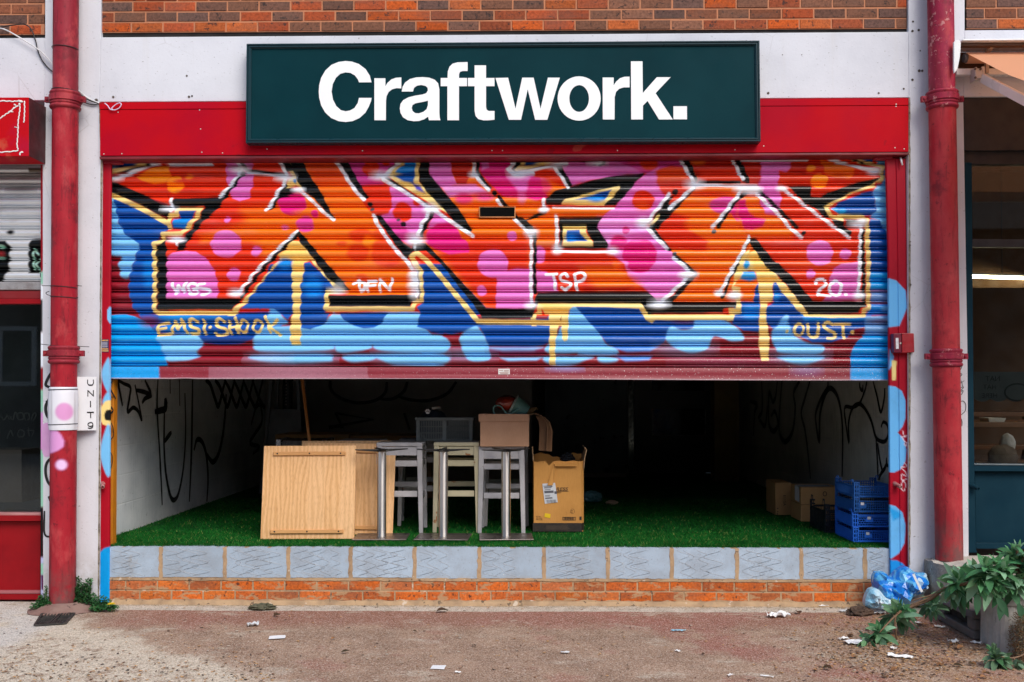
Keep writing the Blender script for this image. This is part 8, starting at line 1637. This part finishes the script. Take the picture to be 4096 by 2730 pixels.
TT = lambda x, y, yy: U(100 + x / 5.6, 2280 + y / 5.6, yy)
weed('tall bushy green weed between the left downpipe and the blue jamb', [(TT(1290, 500, -.10), (.055, .03, .06), 300, .8), (TT(1180, 330, -.08), (.022, .02, .06), 110, .9), (TT(1400, 380, -.07), (.035, .03, .055), 170, .9), (TT(1290, 680, -.12), (.06, .03, .04), 200, .7), (TT(1460, 260, -.05), (.014, .01, .03), 26, 1.6), (TT(1500, 650, -.10), (.05, .03, .035), 150, .8)], 3, .017)
weed('low bright green weed with a yellow flower at the blue jamb', [(TT(1700, 740, -.16), (.07, .035, .045), 330, 1.0), (TT(1650, 860, -.2), (.06, .03, .02), 160, 1.4), (TT(1880, 850, -.2), (.06, .03, .018), 130, 1.4), (TT(1990, 840, -.2), (.03, .02, .014), 60, 1.3)], 4, .017, [TT(1920, 778, -.25), TT(1960, 775, -.24)])
weed('small leafy green weed on the left side of the left downpipe', [(TT(430, 680, -.17), (.045, .03, .045), 260, .9), (TT(300, 810, -.19), (.05, .03, .025), 180, 1.3), (TT(470, 780, -.2), (.04, .02, .03), 90, 1.0), (TT(470, 420, -.08), (.014, .01, .03), 18, 1.4)], 5, .016)

# ================================================================ blue bag and litter
m_bagb = NT('blue_polythene'); t = m_bagb; c = t.mix(t.ramp(t.noise(9, 4, .6, t.map((1, 1, 1.4), (.4, .2, .8)), 1.2), .48, .56), (.008, .19, .66), (.10, .42, .74)); c = t.mix(t.ramp(t.noise(6, 3, .5, t.map((1.4, 1, .5), (0, .7, .3)), .8), .58, .62, 0, .9), c, (.55, .74, .84)); p = t.pbr(c, .2, 0, .6, t.bump(t.noise(20, 3, .6, None, 1.5), .5, .01)); m_bagb = t.m  # pale patches put sky-lit highlights into the bag's blue
m_bagp = NT('clear_bluish_polythene'); t = m_bagp; c = t.mix(t.ramp(t.noise(12, 4, .6), .4, .62), (.20, .44, .62), (.44, .62, .72)); c = t.mix(t.ramp(t.noise(9, 3), .62, .70, 0, .5), c, (.55, .36, .36)); t.pbr(c, .14, 0, .8, t.bump(t.noise(20, 3, .6, None, 1.5), .5, .01)); m_bagp = t.m
bg_ = thing('plastic_bag', KK(600, 800, -.12), 'crumpled blue and clear plastic bag dumped against the right jamb', 'plastic bag')
bg_.location.z = 0
def sheet(name, outline, mat, Yb, bulge, npts, seed, jit):
    """crumpled bag skin: creased facets between an outline and an uneven front"""
    from mathutils.geometry import delaunay_2d_cdt
    rr = random.Random(seed); ol = [KK(x, y, Yb) for x, y in catmull(outline + [outline[0]], 3)[:-1]]; P2 = [Vector((p.x, p.z)) for p in ol]; n = len(P2)
    def inside(q):
        c_i = False
        for i in range(n):
            a_, b_ = P2[i], P2[(i + 1) % n]
            if (a_.y > q.y) != (b_.y > q.y) and q.x < (b_.x - a_.x) * (q.y - a_.y) / (b_.y - a_.y) + a_.x: c_i = not c_i
        return c_i
    xs_, zs_ = [p.x for p in P2], [p.y for p in P2]; pts = list(P2)
    while len(pts) < n + npts:
        q = Vector((rr.uniform(min(xs_), max(xs_)), rr.uniform(min(zs_), max(zs_))))
        if inside(q) and min((q - p).length for p in pts) > .011: pts.append(q)
    v_, e_, f_, *_ = delaunay_2d_cdt(pts, [(i, (i + 1) % n) for i in range(n)], [list(range(n))], 1, 1e-5)
    V = []
    for q in v_:
        d = min((q - p).length for p in P2); dep = bulge * (1 - math.exp(-d / .045)); V.append(Vector((q.x, Yb - dep - (rr.uniform(-jit, jit) + .6 * jit * math.sin(q.x * 60 + q.y * 45)) * min(1, d / .02), max(.004, q.y))))
    m = len(V); b = MB(); b.add(V + [Vector((p.x, min(-.008, Yb + .05), p.z)) for p in V], [tuple(f) for f in f_] + [tuple(i + m for i in reversed(f)) for f in f_] + [(i, (i + 1) % n, (i + 1) % n + m, i + m) for i in range(n)]); return b.build(name, mat, bg_)
sheet('bag_body', [(395, 440), (480, 436), (545, 490), (610, 425), (690, 378), (750, 400), (800, 440), (860, 450), (920, 458), (915, 600), (880, 665), (800, 668), (730, 760), (600, 810), (480, 790), (410, 700), (375, 570), (372, 490)], m_bagb, -.10, .16, 120, 4, .022)
sheet('clear_lining', [(380, 600), (430, 620), (500, 700), (590, 740), (610, 800), (480, 815), (320, 800), (285, 770), (290, 700), (330, 620)], m_bagp, -.24, .06, 60, 7, .014)
b = MB(); q = catmull([tuple(KK(x, y, -.325)) for x, y in ((780, 455), (800, 500), (835, 570), (870, 640))], 5); b.ribbon(q, .016, (0, -1, .2)); b.build('tie_strip', M('white_tape', (.70, .72, .74), rough=.4), bg_)

def scrap(px, py, w, d, h, rz, label, mat, seed, name='paper_scrap', cat='paper', group='paper scraps on the pavement', n=7, curl=1.0):
    r3 = random.Random(seed); c = G(px, py); vs = []
    for j in range(n + 1):
        for i in range(n + 1):
            u_, v_ = i / n - .5, j / n - .5; e = 1 + .16 * noise.noise(Vector((seed + i * .9, j * .9, 0)))
            x, y = u_ * w * e, v_ * d * e; z = .004 + h * curl * (abs(noise.noise(Vector((u_ * 3.1 + seed, v_ * 3.1, seed)))) * 1.8 + .4 * noise.noise(Vector((u_ * 8, v_ * 8 + seed, 0))))
            vs.append((c.x + x * math.cos(rz) - y * math.sin(rz), c.y + x * math.sin(rz) + y * math.cos(rz), max(.003, z)))
    b = MB(); b.add(vs, [(j * (n + 1) + i, j * (n + 1) + i + 1, (j + 1) * (n + 1) + i + 1, (j + 1) * (n + 1) + i) for j in range(n) for i in range(n)])
    o = b.top(name, mat, label, cat, group, loc=(c.x, c.y, 0)); s_ = o.modifiers.new('thickness', 'SOLIDIFY'); s_.thickness = .0012; return o
m_paper = M('white_tissue', (.80, .80, .80), (.72, .72, .72), 20, rough=.8); m_paper2 = M('white_card', (.80, .82, .84), rough=.6); m_film = M('clear_film', (.50, .52, .54), (.62, .64, .66), 30, rough=.3)
m_cyan = M('cyan_wrapper', (.10, .42, .62), (.30, .58, .70), 30, rough=.35)
W = lambda x, y, s=1.2225, ox=900, oy=2380: (ox + x / s, oy + y / s)
scrap(*W(255, 210), .098, .075, .004, .2, 'flat white card lying on the pavement left of centre, in front of the oak board', m_paper2, 1, n=2, curl=.6)
scrap(*W(1043, 357), .075, .072, .003, -.1, 'small printed white card near the bottom centre of the pavement', m_paper2, 2, n=2, curl=.5)
scrap(*W(137, 150), .07, .06, .02, .4, 'crumpled pale film scrap left of the white card', m_film, 3)
scrap(3182, 2418, .125, .07, .055, .2, 'crumpled white tissue standing against the foot of the brick wall', m_paper, 4)
scrap(3112, 2468, .14, .075, .032, .15, 'white tissue lying just below the one at the brick wall', m_paper, 5)
scrap(3294, 2425, .07, .02, .006, .1, 'thin white paper strip beside the brick wall foot', m_paper, 6)
scrap(3376, 2447, .06, .035, .01, .2, 'small clear plastic scrap left of the blue bag', m_film, 7)
scrap(2714, 2526, .09, .016, .008, .05, 'torn cyan wrapper strip on the red pavement right of centre', m_cyan, 8, 'wrapper_scrap', 'wrapper')
scrap(3420, 2574, .11, .09, .012, .25, 'white packet with grey print lying left of the drooping sprig', m_paper2, 9, n=4)
scrap(3374, 2560, .06, .03, .012, .1, 'small folded tissue touching the white packet', m_paper, 10)
scrap(3601, 2630, .13, .05, .014, -.35, 'rolled white paper below the hanging stem of the shrub', m_paper, 11)
scrap(3812, 2572, .05, .05, .02, .5, 'crumpled white scrap among leaves at the pallet foot, farther from the planter', m_paper, 12)
scrap(3505, 2456, .14, .06, .03, .2, 'crumpled white tissue under the blue bag', m_paper, 13)
scrap(3672, 2493, .035, .03, .006, .2, 'tiny white scrap in front of the shrub stems', m_paper, 14)
scrap(3760, 2512, .06, .03, .012, -.2, 'white wisp of tissue beside the dry leaves by the pallet', m_paper, 15)
scrap(3575, 2598, .04, .03, .012, .8, 'small white flake left of the hanging stem', m_paper, 16)
scrap(3905, 2575, .06, .03, .012, -.9, 'white crumpled flake at the foot of the planter corner', m_paper, 17)
scrap(2710, 2608, .03, .018, .008, -.8, 'small pale flake on the red patch right of centre', m_paper, 18)
scrap(2920, 2705, .03, .018, .008, .8, 'pale chip at the bottom edge right of centre', m_paper, 19)
scrap(3068, 2708, .07, .012, .004, -.5, 'thin white stick at the bottom of the pavement', m_paper, 20)
scrap(1832, 2693, .03, .02, .006, -.6, 'small white chip near the printed card', m_paper, 21)
scrap(2260, 2612, .05, .02, .004, .0, 'faint pale scrap in the middle of the pavement', m_film, 22)
m_dleaf = leaf_mat('dry_leaf')
def dleaf(px, py, L_, seed, label, big=True):
    r3 = random.Random(seed); c = G(px, py) + Vector((0, 0, .006)); b = MB(); a = r3.uniform(0, 6.28); g = r3.random(); rnd.seed(seed)
    col = (.24 + .16 * g, .12 + .08 * g, .055 + .04 * g) if r3.random() < .7 else (.09, .05, .03)
    leaf(b, c, (math.cos(a), math.sin(a), r3.uniform(.1, .5)), (0, 0, 1), L_, L_ * r3.uniform(.5, .75), r3.uniform(.3, .9), col, fold=r3.uniform(.3, .9), n=5)
    b.v = [(x, y, max(z, .002)) for x, y, z in b.v]
    o = b.top('dry_leaf', m_dleaf, label, 'leaf', 'dry leaves on the pavement', loc=(c.x, c.y, 0), cols=True, smooth=True); return o
for i, (x, y, s, lab) in enumerate([(1097, 2470, .05, 'pale curled leaf above the flat white card'), (1790, 2447, .085, 'large orange brown leaf lying at the wall foot below the pedestals'), (1327, 2562, .03, 'dark leaf right of the flat white card'), (1366, 2614, .05, 'flat dark brown leaf below centre left'), (1653, 2528, .025, 'small yellowish leaf in the middle of the red pavement'), (1890, 2586, .03, 'tiny dark leaf above the printed card'), (1848, 2674, .025, 'black curled leaf right of the printed card'), (3198, 2458, .06, 'brown curled leaf right of the white tissue'), (2810, 2622, .03, 'orange brown leaf right of the red patch'), (3550, 2715, .05, 'folded brown leaf at the bottom below the rolled paper'), (3815, 2665, .05, 'long brown leaf in front of the planter'), (3850, 2533, .06, 'big curled tan leaf at the pallet corner'), (3715, 2505, .05, 'curled brown leaf beneath the shrub stems')]): dleaf(x, y, s, 100 + i, lab)
r4 = random.Random(77)
for k in range(46):
    if k < 30: x, y = r4.uniform(3560, 3990), r4.uniform(2480, 2720)
    else: x, y = r4.uniform(3230, 3600), r4.uniform(2440, 2720)
    dleaf(x, y, r4.uniform(.02, .05), 300 + k, 'small dry brown leaf in the litter around the shrub on the right')
b = blob('', (0, 0, .012), (.055, .03, .028), 4, .5, 1.6, 5); q = G(3440, 2460); b.v = [(x + q.x, y + q.y, max(.002, z)) for x, y, z in b.v]; b.top('leaf_clump', M('rotten_leaves', (.05, .03, .02), (.10, .06, .04), 20, rough=.9), 'dark rotten leaf clump beside the blue bag', 'leaf clump')
b = blob('', (0, 0, .008), (.06, .03, .018), 4, .5, 2.0, 7); q = G(1050, 2436); b.v = [(x + q.x, y + q.y, max(.002, z)) for x, y, z in b.v]; b.top('moss_clump', M('grey_moss', (.07, .07, .04), (.12, .11, .07), 40, rough=.95), 'grey green moss clump at the foot of the wall on the left', 'moss')
# crumbs, grit and chaff
b = MB(); r5 = random.Random(12)
def crumb(x, y, s, col): 
    a = r5.uniform(0, 6.28); d = Vector((math.cos(a), math.sin(a), 0)); n_ = Vector((-d.y, d.x, 0)); c0 = Vector((x, y, .001)); l, w = s, s * r5.uniform(.2, .7); h = s * r5.uniform(.1, .4)
    b.add([c0 - d * l - n_ * w, c0 + d * l - n_ * w, c0 + d * l * .7 + n_ * w, c0 - d * l * .8 + n_ * w * .8, c0 + Vector((0, 0, h))], [(0, 1, 4), (1, 2, 4), (2, 3, 4), (3, 0, 4)], col)
PALC = [(.60, .34, .15), (.52, .30, .14), (.34, .18, .09), (.22, .11, .06), (.44, .30, .18), (.10, .06, .04), (.55, .48, .40), (.06, .045, .04)]
for k in range(4400):
    px, py = (r5.gauss(3620, 210), r5.gauss(2590, 75)) if k < 3100 else ((r5.uniform(0, 1100), 2730 - abs(r5.gauss(0, 90))) if k < 3800 else (r5.uniform(0, 4096), r5.uniform(2420, 2760)))
    if py < 2425: continue
    q = G(px, py)
    if q.y > .02 or (q.x > 2.68 and q.y > -1.25): continue
    crumb(q.x, q.y, r5.uniform(.002, .012), r5.choice(PALC))
for k in range(420):
    q = U(r5.uniform(440, 3500), 2400, -.02); crumb(q.x, r5.uniform(-.09, .0), r5.uniform(.002, .006), r5.choice(PALC))
o = b.build('litter_crumbs', leaf_mat('chaff'), None, cols=True); tag(o, 'brown leaf crumbs and grit scattered over the pavement', 'litter', kind='stuff')

# ================================================================ the terrace across the street (seen only as reflection)
ob_ = thing('terrace_house', (2, -16, 0), 'brick terrace across the street mirrored in the shop windows', 'house')
b = MB(); b.box(-26, 26, -18, -16, 0, 5.2); b.build('brick_wall', M('street_brick', (.08, .05, .03), (.05, .032, .022), 3, rough=.9), ob_)
b = MB(); b.hexa([(-26.3, -18, 5.2), (26.3, -18, 5.2), (26.3, -15.7, 5.2), (-26.3, -15.7, 5.2), (-26.3, -18, 6.6), (26.3, -18, 6.6), (26.3, -17.7, 6.6), (-26.3, -17.7, 6.6)]); b.build('roof', M('slate', (.06, .06, .065), rough=.8), ob_)
for x in (-18, -12, -6, 0, 5.2, 8.6, 14, 20):
    b = MB(); b.box(x - .45, x + .45, -16.0, -15.94, 1.6, 3.0); w_o = b.build('window', M('street_window_frame', (.7, .7, .7), rough=.6), ob_); b = MB(); b.box(x - .34, x + .34, -15.945, -15.93, 1.7, 2.9); b.build('pane', M('street_pane', (.01, .01, .012), rough=.2), w_o)
# ================================================================ ground, daylight
w = bpy.data.worlds.new('World'); SC.world = w; w.use_nodes = True
nt = w.node_tree; bg = nt.nodes['Background']; sky = nt.nodes.new('ShaderNodeTexSky'); sky.sky_type = 'NISHITA'
SUN_EL, SUN_AZ = R(44), R(152)     # azimuth measured clockwise from +Y: high, from the street side
sky.sun_disc = False; sky.sun_elevation = SUN_EL; sky.sun_rotation = SUN_AZ; sky.air_density = 1.0; sky.dust_density = 2.0; sky.ozone_density = 1.0
nt.links.new(sky.outputs[0], bg.inputs['Color']); bg.inputs['Strength'].default_value = .12
sd = bpy.data.lights.new('sun', 'SUN'); sun = bpy.data.objects.new('sun', sd); COLL.objects.link(sun)
sd.energy = 1.5; sd.angle = R(35); sd.color = (1, .95, .86)
to_sun = Vector((math.sin(SUN_AZ) * math.cos(SUN_EL), math.cos(SUN_AZ) * math.cos(SUN_EL), math.sin(SUN_EL)))
sun.rotation_euler = to_sun.to_track_quat('Z', 'Y').to_euler()
SC.view_settings.view_transform = 'Standard'; SC.view_settings.look = 'None'; SC.view_settings.gamma = 1; SC.view_settings.exposure = .7
SC.cycles.max_bounces = 8; SC.cycles.diffuse_bounces = 6
